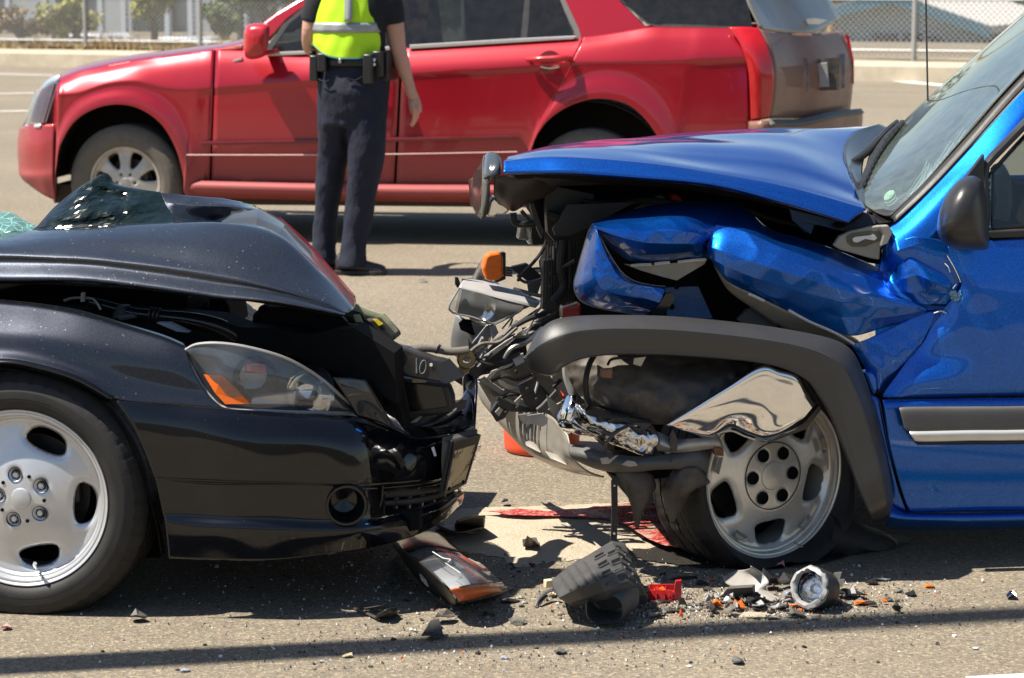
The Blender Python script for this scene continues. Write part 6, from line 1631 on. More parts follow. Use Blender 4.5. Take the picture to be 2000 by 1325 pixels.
# black trim curled at the bonnet's front edge
trim = bpy.data.objects.new('grille_trim', None); COL.objects.link(trim); trim.parent = suv
rows = [[(948, 304, .24), (955, 299, .22), (966, 299, .20), (975, 306, .19), (979, 318, .18)], [(946, 322, .20), (954, 320, .17), (964, 320, .16), (973, 324, .15), (978, 332, .15)], [(944, 346, .18), (952, 344, .15), (960, 342, .14), (970, 340, .14), (977, 340, .15)], [(950, 356, .19), (956, 354, .17), (962, 350, .16), (970, 345, .16), (976, 342, .17)]]
V, Fc = Surf(SR(rows)).mesh(20, 18); link('end_cap', V, Fc, simple('cap_grey', (.05, .06, .07), .15, coat=.6).m, trim, solid=.003)
rows = [[(946, 303, .30), (935, 326, .55), (924, 344, .80), (915, 352, .98)], [(944, 325, .26), (934, 345, .5), (925, 360, .78), (917, 368, .96)], [(944, 350, .22), (934, 375, .45), (925, 388, .75), (919, 392, .94)], [(942, 430, .24), (932, 420, .42), (924, 405, .75), (919, 400, .94)]]
V, Fc = Surf(SR(rows)).mesh(20, 24); link('front_face', V, Fc, simple('trim_chrome', (.42, .39, .34), .12, metal=.9).m, trim, solid=.003)
rows = [[(944, 350, .22), (950, 354, .20), (957, 356, .20)], [(943, 390, .22), (949, 392, .20), (955, 392, .21)], [(940, 430, .24), (944, 426, .23), (949, 420, .24)]]
V, Fc = Surf(SR(rows)).mesh(10, 16); link('edge_strip', V, Fc, 'plastic_grey', trim, solid=.004)
slab([(957, 395), (966, 382), (976, 396), (990, 402), (996, 412), (985, 420), (972, 420), (966, 425), (950, 424)], .40, .05, 'chrome_dirty', 'grille_stub', trim, FS, bevel=.006)
rows = [[(965, 345, .2), (1000, 345, .2), (1050, 350, .2), (1100, 355, .25)], [(965, 375, .3), (990, 390, .3), (1030, 390, .32), (1070, 380, .35)], [(972, 395, .36), (1000, 412, .4), (1018, 405, .42), (1040, 395, .45)]]
V, Fc = Surf(SR(rows)).mesh(20, 14); link('inner_shell', V, Fc, simple('shell_dark', (.02, .017, .015), .35, dust=.2).m, trim, solid=.003)
m = MB(); m.tube([Sp(1002, 416, .42), Sp(1004, 432, .42), Sp(1012, 438, .42), Sp(1040, 438, .42), Sp(1048, 430, .42)], .010, 8); build(m, 'bonnet_latch', 'plastic_black', suv)
m = MB(); m.tube([Sp(1018, 412, .44), Sp(1030, 425, .44), Sp(1040, 432, .44)], .006, 8); build(m, 'latch_wire', 'plastic_black', suv)
slab([(1034, 398), (1042, 396), (1062, 455), (1058, 466), (1050, 450)], .40, .02, 'plastic_black', 'latch_stay', suv, FS)
# far headlamp lens hanging beneath the bonnet
slab([(1012, 468), (1016, 442), (1040, 440), (1036, 480), (1030, 470)], .62, .05, 'lens_scuffed', 'far_lamp_lens', suv, FS, bevel=.004)
slab([(1034, 440), (1060, 436), (1066, 478), (1040, 480)], .64, .08, 'plastic_black', 'far_lamp_housing', suv, FS, bevel=.004)

# door mirror
def mirror_shell():
    rows = []
    cs = [((1838, 462), (1868, 483)), ]
    out = [(1831, 448), (1836, 415), (1850, 382), (1872, 356), (1896, 346), (1915, 354), (1924, 380), (1929, 420), (1931, 462), (1928, 484), (1900, 487), (1866, 484), (1842, 472)]
    c = np.mean(np.array(out), axis=0)
    for k, (s, w) in enumerate(((1.0, -.03), (1.03, -.06), (1.03, -.10), (.98, -.14), (.86, -.175), (.66, -.20), (.40, -.215), (.12, -.22), (.001, -.2205))):
        rows.append([Sp(c[0] + (x - c[0]) * s, c[1] + (y - c[1]) * s, w) for x, y in out + out[:1]])
    return Surf(rows)
V, Fc = mirror_shell().mesh(72, 36); mir = link('door_mirror', V, Fc, simple('mirror_black', (.022, .022, .023), .32, var=.15, dust=.06, scratch=.06).m, suv, weld=True)
Q = [Sp(x, y, w) for x, y, w in [(1893, 347, -.085), (1904, 362, -.135), (1911, 400, -.165), (1914, 450, -.155), (1912, 484, -.10)]]
m = MB(); m.tube(Q, .0016, 5); build(m, 'mirror_seam', 'cavity', mir)
m = MB(); m.tube([Sp(1866, 459, -.165), Sp(1880, 458, -.175), Sp(1892, 456, -.18), Sp(1902, 449, -.175)], [.0015, .003, .003, .0015], 5, flat=.5); build(m, 'mirror_scuff', 'sealer_white', mir)
m = MB(); m.prism([Sp(1826, 440, .02), Sp(1838, 420, .01), Sp(1850, 470, .0), Sp(1838, 474, .02)], FS.n * -.06); build(m, 'mirror_foot', 'plastic_black', suv, bevel=.008)
m = MB(); m.prism([Sp(1884, 352, .05), Sp(1922, 302, .06), Sp(1924, 440, .05), Sp(1900, 440, .045)], FS.n * .02); build(m, 'mirror_sail', 'plastic_black', suv, smooth=False)
# door window, frame and seal
m = MB(); m.tube([Sp(1922, 470, .05), Sp(1924, 400, .06), Sp(1923, 330, .075), Sp(1950, 296, .10), Sp(2000, 244, .15), Sp(2100, 140, .21), Sp(2300, -30, .30)], .013, 8, flat=1.0); build(m, 'window_frame', 'plastic_black', suv)
m = MB(); m.prism([Sp(1932, 452, .03), Sp(2300, 436, .05), Sp(2300, 452, .05), Sp(1936, 466, .03)], FS.n * .03); build(m, 'window_seal', 'plastic_black', suv, smooth=False, bevel=.004)
rows = [[(1930, 340, .09), (2000, 262, .15), (2120, 140, .22), (2300, 0, .30)], [(1930, 400, .075), (2000, 370, .10), (2120, 320, .15), (2300, 240, .2)], [(1932, 455, .055), (2000, 452, .06), (2120, 448, .065), (2300, 440, .07)]]
V, Fc = Surf(SR(rows)).mesh(14, 10); link('door_glass', V, Fc, 'glass_side', suv, solid=.004)
slab([(1925, 440), (1945, 446), (1990, 470), (1925, 470)], .11, .2, 'plastic_black', 'inner_door_trim', suv, FS)
m = MB(); m.tube([Sp(1948, 330, .18), Sp(1958, 350, .2), Sp(1962, 390, .2), Sp(1956, 430, .2)], .022, 10); build(m, 'pillar_lining', 'dash_beige', suv)
# aerial
p = Sp(1812, 190, 1.5); p2 = Sp(1808, -20, 1.5)
m = MB(); m.tube([p + (p - p2) * .25, p, p2, p2 + (p2 - p) * .5], .0032, 6, smooth=False); build(m, 'aerial', 'plastic_black', suv)
# roof, far side and rest of the body beyond the frame
rows = [[FS.L(a, w, z) for a, z in ((1.55, 1.62 + dz), (2.2, 1.72 + dz), (3.2, 1.74 + dz), (3.9, 1.68 + dz))] for w, dz in ((.36, -.05), (.45, 0), (.9, .03), (1.35, 0), (1.44, -.05))]
V, Fc = Surf(rows).mesh(20, 14); link('roof', V, Fc, 'blue_paint', suv, solid=.004)
rows = [[FS.L(a, w, z) for a in (2.02, 2.8, 3.6, 4.1)] for w, z in ((.08, 1.06), (.03, .9), (.02, .6), (.06, .25))]
V, Fc = Surf(rows).mesh(16, 12); link('rear_quarter', V, Fc, 'blue_paint', suv, solid=.004)
rows = [[FS.L(a, 1.8 - w, z) for a in (-.75, .0, .8, 2.0, 4.1)] for w, z in ((.10, .96), (.04, .85), (.02, .6), (.06, .28))]
V, Fc = Surf(rows).mesh(20, 12, u0=2.0); link('far_side', V, Fc, 'blue_paint', suv, solid=.004)
wheel(suv, FS.L(0.0, 1.72, .345), FS.n, .352, .236, .235, 5, 'alloy_champagne')
m = MB(); m.prism([FS.L(-.4, .35, .3), FS.L(4.0, .3, .3), FS.L(4.0, 1.5, .3), FS.L(-.4, 1.5, .3)], Vector((0, 0, .08))); build(m, 'floor_pan', 'cavity', suv, smooth=False)
# ================================================================== red sport utility vehicle crossing behind
FRD = Frame(G(243, 470), R(-8))
Q_ = FRD.P
RW = 1.84
def RR_(rows): return [[Q_(*p) for p in r] for r in rows]
red = thing('red_sport_utility', (FRD.O.x, FRD.O.y, 0), 'dusty red sport utility vehicle driving past behind the wrecks', 'car')
cols = [  # bottom x, bottom y, top x
 (48, 352, 100), (104, 388, 108), (108, 340, 116), (120, 280, 132), (152, 232, 160), (205, 207, 210), (262, 209, 265), (312, 240, 312), (343, 290, 350), (358, 345, 378), (364, 384, 392), (410, 384, 420),
 (500, 386, 500), (600, 388, 600), (700, 390, 700), (770, 391, 785), (850, 392, 880), (940, 393, 980), (1005, 393, 1060), (1022, 340, 1105), (1036, 290, 1130), (1066, 240, 1150), (1115, 206, 1168), (1170, 193, 1190), (1228, 206, 1225), (1272, 248, 1270), (1298, 300, 1310), (1310, 360, 1345), (1330, 392, 1375), (1410, 385, 1420), (1468, 376, 1462)]
topx, topy = [100, 108, 160, 250, 350, 440, 485, 520, 800, 1125, 1180, 1270, 1462], [170, 160, 140, 121, 107, 95, 92, 109, 94, 75, 68, 53, 56]
def crease(x): return float(np.interp(x, [100, 240, 400, 700, 1130, 1462], [185, 172, 168, 148, 120, 108]))
def wcol(i, f):
    w = float(np.interp(f, [0, .12, .3, .36, .6, 1], [.115, .06, .012, .018, .02, .075]))
    arch = (2 <= i <= 10) or (19 <= i <= 27)
    if arch: w = float(np.interp(f, [0, .12, .3, .6, .85, 1], [.115, .06, .012, .008, -.015, -.02]))
    if i == 0: w += .16
    if i == 1: w += .04
    if i >= 29: w += .012 * (i - 28)
    return w
fs = [0, .1, None, None, .62, .84, 1.0]
rows = [[] for _ in fs]
for i, (xb, yb, xt) in enumerate(cols):
    yt = float(np.interp(xt, topx, topy))
    fc = min(.42, max(.14, (crease(xt) - yt) / (yb - yt)))
    for k, f in enumerate((0, fc * .4, fc, fc + .07, .62, .84, 1.0)):
        fn_ = (0, .12, .3, .36, .6, .85, 1)[k]
        rows[k].append((xt + (xb - xt) * f, yt + (yb - yt) * f, wcol(i, fn_)))
S = Surf(RR_(rows))
for nm, u0, u1 in (('front_wing', 0, 10.97), ('front_door', 11.03, 14.97), ('rear_door', 15.03, 20.47), ('rear_quarter', 20.53, 30)):
    V, Fc = S.mesh(max(20, int((u1 - u0) * 7)), 40, u0=u0, u1=u1); link(nm, V, Fc, 'red_paint', red, solid=.004)
    V2 = [FRD.mirror(Vector(p), RW) for p in V]; link(nm, V2, Fc, 'red_paint', red, solid=.004)
V, Fc = S.mesh(120, 16); link('inner_shell', [Vector(p) + FRD.n * .03 for p in V], Fc, 'cavity', red, solid=.002)
# lower cladding lines
m = MB(); m.tube([Q_(365, 303, -.012), Q_(600, 303, -.012), Q_(800, 301, -.012), Q_(1010, 297, -.012)], .0045, 6); build(m, 'bright_line', simple('line_pink', (.62, .42, .38), .3, metal=.3).m, red)
m = MB(); m.tube([Q_(395, 280, .006), Q_(600, 276, .006), Q_(800, 272, .006), Q_(1015, 267, .006)], .010, 6, flat=1.6); build(m, 'groove', 'tail_dark', red)
rows = [[(365, 352, .02), (600, 358, .02), (800, 361, .02), (1000, 362, .02)], [(365, 362, -.012), (600, 368, -.012), (800, 371, -.012), (1000, 372, -.012)], [(365, 374, .0), (600, 380, .0), (800, 383, .0), (1000, 384, .0)], [(365, 386, .10), (600, 392, .10), (800, 395, .10), (1000, 396, .10)]]
V, Fc = Surf(RR_(rows)).mesh(40, 14); link('sill', V, Fc, 'red_paint', red, solid=.004)
m = MB(); m.prism([FRD.L(-.5, .12, .22), FRD.L(3.7, .12, .24), FRD.L(3.7, RW - .12, .24), FRD.L(-.5, RW - .12, .22)], Vector((0, 0, .12))); build(m, 'floor_pan', simple('underbody', (.05, .035, .022), .9).m, red, smooth=False)
# wheel housings and wheels
wax = -FRD.n
for a in (0.0, 2.957):
    c = FRD.L(a, .05, .362)
    we, W = wheel(red, c, wax, .368, .226, .235, 5, 'alloy_dusty', 'rubber_dusty')
    hh = ell_holes(7, .150, .036, .058, R(15), 2.6, .35); ll = lug_holes(6, .058, .012, 0)
    V, Fc = rim_face(.218, [(0, -.004), (.04, -.004), (.08, -.01), (.15, -.022), (.2, -.03), (.212, -.022), (.218, -.008)], lambda X, Y: np.minimum(hh(X, Y), ll(X, Y)), nr=36, nth=224)
    link('spoke_disc', place(V, W), Fc, 'alloy_dusty', we, solid=.02, sharp=R(50))
    m = MB(); m.lathe([(0, .004), (.028, .002), (.033, -.006)], c, wax, 30); build(m, 'centre_cap', 'metal_grey', we)
    wheel(red, FRD.L(a, RW - .05, .362), FRD.n, .368, .226, .235, 5, 'alloy_dusty', 'rubber_dusty')
    m = MB(); r0 = .53
    Vv, Ff = [], []
    for k in range(25):
        th = math.pi * k / 24
        for w in (.04, .5):
            Vv.append(FRD.L(a + r0 * math.cos(th), w, .37 + r0 * math.sin(th)))
    for k in range(24): Ff.append((2 * k, 2 * k + 1, 2 * k + 3, 2 * k + 2))
    m.add(Vv, Ff); m.add([FRD.L(a + r0 * math.cos(math.pi * k / 24), .5, .37 + r0 * math.sin(math.pi * k / 24)) for k in range(25)], [tuple(range(25))]); build(m, 'wheel_housing', simple('housing_dust', (.045, .036, .026), .95).m if 'housing_dust' not in M else 'housing_dust', red, solid=.003)
# front fascia wrapping round the nose
rows = [[(106, 243, .03), (78, 244, .08), (52, 246, .22), (38, 250, .5), (40, 252, .92)], [(105, 280, .02), (75, 285, .06), (48, 288, .20), (35, 288, .48), (37, 286, .92)], [(104, 325, .02), (76, 328, .07), (50, 328, .22), (37, 325, .5), (39, 320, .92)], [(104, 350, .02), (78, 348, .06), (50, 345, .2), (38, 340, .48), (40, 332, .92)], [(108, 392, .06), (84, 380, .1), (58, 362, .25), (44, 350, .52), (46, 340, .92)]]
V, Fc = Surf(RR_(rows)).mesh(30, 26); link('front_bumper', V, Fc, 'red_paint', red, solid=.004)
link('front_bumper', [FRD.mirror(Vector(p), RW) for p in V], Fc, 'red_paint', red, solid=.004)
rows = [[(112, 146, .09), (98, 150, .12), (85, 160, .2), (76, 172, .32)], [(102, 180, .06), (88, 186, .10), (72, 192, .18), (62, 198, .32)], [(92, 215, .05), (78, 218, .09), (62, 222, .18), (53, 226, .32)], [(84, 241, .05), (72, 241, .09), (58, 241, .18), (49, 241, .34)]]
S3 = Surf(RR_(rows))
V, Fc = S3.mesh(16, 24); hl = link('headlamp', V, Fc, 'lens_clear', red)
V, Fc = S3.mesh(10, 16); link('headlamp_reflector', [Vector(p) + FRD.n * .02 + FRD.h * .012 for p in V], Fc, 'alloy_silver', red, solid=.003)
V, Fc = S3.mesh(8, 20, u0=.15, u1=2.3, v0=.45, v1=3); link('indicator', [Vector(p) + FRD.n * .008 + FRD.h * .004 for p in V], Fc, 'lamp_orange', red, solid=.003)
rows = [[(80, 243, .06), (68, 243, .12), (50, 243, .34)], [(78, 250, .06), (66, 250, .12), (48, 250, .34)]]
V, Fc = Surf(RR_(rows)).mesh(8, 2); link('lamp_trim', V, Fc, 'chrome_trim', red, solid=.003)
rows = [[(74, 175, .34), (60, 215, .36), (48, 244, .4)], [(72, 172, .9), (58, 212, .92), (42, 246, .92)]]
V, Fc = Surf(RR_(rows)).mesh(6, 6); link('grille', V, Fc, 'chrome_dirty', red, solid=.01)
# bonnet and scuttle
tp = [(104, 163), (160, 142), (250, 122), (350, 108), (440, 95), (484, 86)]
ob = [(112, 148), (160, 128), (250, 109), (350, 96), (440, 84), (484, 74)]
rows = [[(x, y, .112) for x, y in tp], [(x, y * .5 + o[1] * .5 + 1, .2) for (x, y), o in zip(tp, ob)], [(x, y + 1, .45) for x, y in ob], [(x, y, .92) for x, y in ob], [(x, y, 1.4) for x, y in ob]]
V, Fc = Surf(RR_(rows)).mesh(30, 20); link('bonnet', V, Fc, 'red_paint', red, solid=.003)
# greenhouse
def rslab(poly, name, mat, th=.02, **k):
    return slab([(x, y, float(np.interp(y, [-60, 110], [.31, .10]))) for x, y in poly], 0, th, mat, name, red, FRD, **k)
rslab([(470, 92), (486, 66), (540, 26), (590, -4), (660, -52), (690, -52), (612, 2), (560, 40), (520, 84), (505, 108), (480, 108)], 'a_pillar', 'red_paint', .06, bevel=.012)
rslab([(612, -2), (690, -52), (700, -52), (618, 4), (565, 46), (524, 106), (512, 106), (552, 48)], 'window_seal', 'plastic_black', .03)
rslab([(778, 98), (784, -52), (842, -52), (832, 94)], 'b_pillar', 'plastic_gloss', .05)
rslab([(1016, 83), (1030, -52), (1042, -52), (1028, 82)], 'window_bar', 'plastic_black', .03)
rslab([(1086, -52), (1098, -52), (1106, 0), (1130, 56), (1138, 72), (1120, 78), (1124, 68), (1092, 0)], 'window_seal', simple('seal_grey', (.12, .11, .1), .5).m, .03)
rslab([(1096, -52), (1104, 0), (1130, 56), (1137, 80), (1180, 72), (1262, 54), (1210, 2), (1186, -52)], 'c_pillar', 'red_paint', .05)
rslab([(520, 104), (565, 46), (618, 4), (700, -52), (784, -52), (780, 98)], 'front_glass', 'glass_tint', .006)
rslab([(832, 92), (840, -52), (1030, -52), (1016, 82)], 'rear_glass', 'glass_tint', .006)
rslab([(1028, 81), (1040, -52), (1088, -52), (1094, 0), (1122, 72)], 'quarter_glass', 'glass_dark', .006)
rslab([(1186, -52), (1208, 0), (1268, 46), (1290, 50), (1470, 54), (1458, 0), (1444, -52)], 'cargo_glass', 'glass_dark', .008)
rslab([(1208, -2), (1212, -2), (1272, 44), (1292, 47), (1468, 51), (1470, 57), (1288, 54), (1264, 48)], 'cargo_seal', 'plastic_black', .012)
for poly in ([(520, 110), (610, 106), (780, 97), (780, 90), (610, 99), (524, 103)], [(800, 96), (1000, 84), (1120, 77), (1126, 70), (1000, 76), (800, 88)]):
    slab([(x, y, .085) for x, y in poly], 0, .03, 'chrome_trim', 'belt_strip', red, FRD, bevel=.004)
slab([(454, 122), (472, 117), (472, 112), (456, 117)], .06, .02, 'chrome_trim', 'wing_badge', red, FRD)
# windscreen, roof, far glass
rows = [[(486, 72, .14), (520, 68, .5), (540, 66, .92)], [(560, 18, .22), (585, 12, .5), (600, 10, .92)], [(660, -50, .33), (680, -56, .6), (690, -58, .92)]]
V, Fc = Surf(RR_(rows)).mesh(12, 12); link('windscreen', V, Fc, 'glass_tint', red, solid=.005); link('windscreen', [FRD.mirror(Vector(p), RW) for p in V], Fc, 'glass_tint', red, solid=.005)
rows = [[Q_(x, y, w) for x, y in ((655, -50), (800, -62), (1000, -66), (1200, -62), (1460, -46))] for w, y_ in ((.33, 0),)]
base = rows[0]
rows = [base, [p + FRD.n * .08 + Vector((0, 0, .05)) for p in base], [p + FRD.n * .59 + Vector((0, 0, .08)) for p in base]]
rows = rows + [[FRD.mirror(p, RW) for p in r] for r in reversed(rows[:2])]
V, Fc = Surf(rows).mesh(30, 16); link('roof', V, Fc, 'red_paint', red, solid=.006)
for poly, mt in (([(520, 104), (700, -52), (784, -52), (780, 98)], 'glass_tint'), ([(832, 92), (840, -52), (1088, -52), (1122, 72)], 'glass_tint'), ([(1186, -52), (1268, 46), (1470, 54), (1444, -52)], 'glass_dark')):
    V = [FRD.mirror(Q_(x, y, float(np.interp(y, [-60, 110], [.31, .10]))), RW) for x, y in poly]
    link('far_glass', V, [tuple(range(len(V)))], mt, red, smooth=False, solid=.005)
for a0, w0 in ((1.35, .25), (1.35, 1.0), (2.35, .25), (2.35, .95)):
    m = MB(); m.box(FRD.L(a0 + .1, w0 + .26, .95), (.16, .48, .8), Matrix.Rotation(.14, 3, 'Y'), taper=.85); m.box(FRD.L(a0 + .19, w0 + .26, 1.42), (.1, .27, .2)); m.box(FRD.L(a0 - .2, w0 + .26, .6), (.5, .48, .16)); build(m, 'seat', simple('seat_dark', (.05, .052, .055), .8).m if 'seat_dark' not in M else 'seat_dark', red, bevel=.04)
m = MB(); m.prism([Q_(500, 112, .2), Q_(560, 84, .2), Q_(640, 88, .2), Q_(640, 120, .2), Q_(520, 130, .2)], FRD.n * 1.4); build(m, 'dashboard', 'plastic_black', red, smooth=False)
# mirror
m = MB(); pts = [(476, 66), (484, 50), (506, 46), (525, 52), (524, 84), (518, 108), (492, 116), (477, 106)]
rows = []
c = np.mean(np.array(pts), axis=0)
for s, w in ((.9, -.02), (1, -.05), (1.02, -.12), (.96, -.18), (.75, -.22), (.3, -.235), (.02, -.236)):
    rows.append([Q_(c[0] + (x - c[0]) * s, c[1] + (y - c[1]) * s, w) for x, y in pts + pts[:1]])
V, Fc = Surf(rows).mesh(40, 24); link('door_mirror', V, Fc, 'red_trim', red)
slab([(508, 100), (534, 96), (536, 106), (512, 110)], -.04, .14, 'red_trim', 'mirror_arm', red, FRD, bevel=.01)
# door handles
for x0, y0 in ((1074, 121), (715, 134)):
    m = MB(); m.lathe([(0, .004), (.05, .003), (.075, -.002)], Q_(x0, y0 + 2, .012), -FRD.n, 26); build(m, 'handle_cup', 'tail_dark', red)
    m = MB(); m.tube([Q_(x0 - 18, y0 + 9, .002), Q_(x0, y0 + 12, -.004), Q_(x0 + 18, y0 + 9, .002)], .008, 8); build(m, 'handle_trim', 'chrome', red)
    m = MB(); m.tube([Q_(x0 - 44, y0 - 4, .0), Q_(x0 - 25, y0 - 5, -.045), Q_(x0, y0 - 6, -.055), Q_(x0 + 25, y0 - 7, -.05), Q_(x0 + 42, y0 - 6, .0)], [.018, .022, .024, .026, .022], 12, flat=.8); build(m, 'door_handle', 'red_trim', red)
# tail lamp, tailgate, bumper
rows = [[(1424, 54, .09), (1450, 54, .08), (1482, 56, .10)], [(1448, 90, .04), (1470, 92, .03), (1500, 95, .07)], [(1462, 135, .025), (1482, 138, .015), (1510, 140, .06)], [(1466, 185, .025), (1484, 188, .02), (1508, 190, .06)], [(1468, 236, .03), (1484, 234, .025), (1500, 231, .06)]]
S4 = Surf(RR_(rows)); V, Fc = S4.mesh(12, 36); tl_ = link('tail_lamp', [Vector(p) - FRD.n * .02 for p in V], Fc, 'tail_red', red, solid=.02)
for k in range(26):
    v0 = .3 + k * .12
    P = S4.ev(np.linspace(.75, 1.9, 4), np.array([v0]))[0]
    m = MB(); m.tube([Vector(p) - FRD.n * .026 for p in P], .004, 5, smooth=False); build(m, 'lamp_rib', 'tail_dark', tl_)
V, Fc = S4.mesh(3, 30, u0=0, u1=.45); link('lamp_edge', [Vector(p) - FRD.n * .024 for p in V], Fc, simple('lamp_edge', (.10, .03, .04), .4).m, tl_, solid=.01)
rows = [[(1484, 57, .12), (1535, 64, .6), (1590, 66, 1.0), (1640, 60, 1.68)], [(1502, 95, .08), (1550, 102, .6), (1604, 104, 1.0), (1658, 96, 1.74)], [(1511, 140, .06), (1560, 146, .6), (1612, 146, 1.0), (1666, 134, 1.77)], [(1508, 190, .06), (1558, 192, .6), (1610, 190, 1.0), (1664, 178, 1.77)], [(1500, 232, .06), (1552, 232, .6), (1604, 226, 1.0), (1660, 214, 1.77)]]
V, Fc = Surf(RR_(rows)).mesh(24, 24); link('tailgate', V, Fc, 'red_dusty', red, solid=.006)
rows = [[(1444, -52, .34), (1490, -54, .7), (1540, -54, 1.0), (1590, -52, 1.5)], [(1458, 0, .22), (1510, 2, .65), (1560, 2, 1.0), (1622, 2, 1.62)], [(1484, 56, .12), (1535, 63, .6), (1590, 65, 1.0), (1641, 36, 1.7)]]
V, Fc = Surf(RR_(rows)).mesh(20, 16); link('rear_window', V, Fc, simple('rear_glass_dusty', (.16, .15, .13), .3, coat=.5, var=.1, dust=.3, ds=3).m, red, solid=.006)
slab([(1540, 42), (1590, 36), (1616, 40), (1600, 48), (1550, 46)], .95, .02, 'alloy_dusty', 'wiper_blade', red, FRD)
slab([(1578, 118), (1640, 112), (1640, 176), (1580, 178)], .9, .01, 'plastic_dusty', 'plate_recess', red, FRD)
slab([(1580, 126), (1616, 122), (1620, 170), (1584, 172)], .88, .008, simple('plate_grey', (.34, .34, .33), .5, dust=.4, ds=8).m, 'number_plate', red, FRD, bevel=.004)
slab([(1562, 114), (1577, 113), (1580, 178), (1566, 178)], .72, .02, 'chrome_dirty', 'tailgate_trim', red, FRD)
slab([(1638, 106), (1650, 105), (1650, 172), (1640, 174)], 1.45, .02, 'chrome_dirty', 'tailgate_trim', red, FRD)
slab([(1650, 66), (1658, 70), (1668, 120), (1668, 165), (1662, 160), (1660, 110)], 1.76, .03, 'tail_red', 'far_tail_lamp', red, FRD)
rows = [[(1462, 238, .0), (1500, 236, -.02), (1560, 236, .5), (1620, 222, 1.0), (1680, 216, 1.8)], [(1462, 252, -.02), (1502, 250, -.04), (1565, 248, .48), (1626, 234, .98), (1684, 226, 1.8)], [(1462, 300, .0), (1500, 296, -.02), (1562, 290, .5), (1622, 270, 1.0), (1682, 250, 1.8)], [(1450, 372, .05), (1490, 360, .05), (1550, 340, .55), (1610, 315, 1.0), (1670, 290, 1.75)]]
V, Fc = Surf(RR_(rows)).mesh(26, 20); link('rear_bumper', V, Fc, 'red_dusty', red, solid=.006)
rows = [[(1502, 235, .0), (1560, 234, .5), (1620, 220, 1.0), (1680, 214, 1.8)], [(1506, 246, -.045), (1568, 244, .46), (1628, 230, .97), (1686, 222, 1.8)]]
V, Fc = Surf(RR_(rows)).mesh(16, 4); link('bumper_step', V, Fc, 'plastic_grey', red, solid=.02)
# ================================================================== police officer seen from behind
YO = 12.86
def O(px, py, dy=0.0): return at(px, py, YO + dy)
person = thing('person', (O(690, 535).x, YO, 0), 'officer in navy trousers and bright yellow safety vest, back to the camera', 'person')
def remesh(o, vox, sm=6):
    md = o.modifiers.new('remesh', 'REMESH'); md.mode = 'VOXEL'; md.voxel_size = vox; md.use_smooth_shade = True
    md2 = o.modifiers.new('smooth', 'SMOOTH'); md2.iterations = sm; md2.factor = .5
    return o
def rings(mb, secs, seg=20):
    """closed loft through horizontal ellipses: (centre, half width, half depth, yaw)"""
    V, Fc = [], []
    for (c, rx, ry, yaw) in secs:
        for k in range(seg):
            a = 2 * math.pi * k / seg
            x, y = rx * math.cos(a), ry * math.sin(a)
            V.append(c + Vector((x * math.cos(yaw) - y * math.sin(yaw), x * math.sin(yaw) + y * math.cos(yaw), 0)))
    n = len(secs)
    for i in range(n - 1):
        for k in range(seg):
            k2 = (k + 1) % seg
            Fc.append((i * seg + k, i * seg + k2, (i + 1) * seg + k2, (i + 1) * seg + k))
    Fc.append(tuple(range(seg))[::-1]); Fc.append(tuple((n - 1) * seg + k for k in range(seg)))
    mb.add(V, Fc)
yw = -.25
# body: head, neck, torso, arms and hands as one skin
m = MB()
rings(m, [(O(690, 140), .17, .12, yw), (O(690, 70), .165, .115, yw), (O(690, 20), .18, .12, yw), (O(690, -12), .17, .10, yw), (O(692, -30), .07, .065, yw), (O(694, -50), .06, .062, yw), (O(696, -62), .062, .07, yw)])
head = O(698, -88, .03)
V, Fc = [], []
for i in range(15):
    th = math.pi * i / 14
    for k in range(20):
        a = 2 * math.pi * k / 20
        V.append(head + Vector((.078 * math.sin(th) * math.cos(a), .098 * math.sin(th) * math.sin(a) * (1.0 if math.sin(a) < 0 else .96), -.125 * math.cos(th))))
for i in range(14):
    for k in range(20):
        Fc.append((i * 20 + k, i * 20 + (k + 1) % 20, (i + 1) * 20 + (k + 1) % 20, (i + 1) * 20 + k))
m.add(V, Fc)
m.lathe([(0, .03), (.012, .02), (.018, 0), (.02, -.02)], head + Vector((.03, .095, -.01)), (.3, 1, -.2), 10)          # nose
for s in (-1, 1):
    m.lathe([(0, .012), (.022, .01), (.026, 0), (.02, -.012)], head + Vector((s * .08, .0, -.005)), (s, -.2, 0), 12)  # ears
arm = [O(752, -18), O(764, 20), O(772, 60), O(778, 98), O(791, 140), O(802, 176), O(807, 190)]
m.tube(arm, [.062, .060, .054, .047, .044, .032, .028], 16)
larm = [O(628, -18), O(614, 20), O(607, 62), O(606, 90, .1), O(612, 95, .22), O(628, 92, .32)]
m.tube(larm, [.062, .056, .05, .045, .042, .032], 16)
wr = O(808, 190)
def hand(w, d, side, curl, sc=1.0):
    d = d.normalized(); side = side.normalized(); nrm = d.cross(side).normalized()
    m.tube([w - d * .02, w + d * .03, w + d * .075, w + d * .092], [.026, .033, .037, .030], 12, flat=.55)
    for k, (o_, l) in enumerate(((-.027, .072), (-.009, .082), (.009, .076), (.026, .060))):
        b = w + d * .082 + side * o_
        c = curl * (1 + .12 * k)
        p1 = b + d * l * .45 + nrm * c * .012
        p2 = p1 + d * l * .35 + nrm * c * .026
        p3 = p2 + d * l * .18 + nrm * c * .030
        m.tube([b - d * .02, b, p1, p2, p3], [.0105, .0105, .0098, .0088, .007], 8, n=14)
    b = w + d * .028 - side * .030
    m.tube([w + d * .01, b, b - side * .018 + d * .032 + nrm * .012, b - side * .016 + d * .062 + nrm * .02], [.014, .0135, .0115, .0085], 8, n=12)
dn = (O(815, 244) - O(806, 188))
hand(wr, dn, Vector((.45, 1, 0)), -.55)
hand(O(628, 92, .32), Vector((.6, .75, -.1)), Vector((0, .1, 1)), 1.2)
body = build(m, 'body', 'skin', person); remesh(body, .0052, 3)
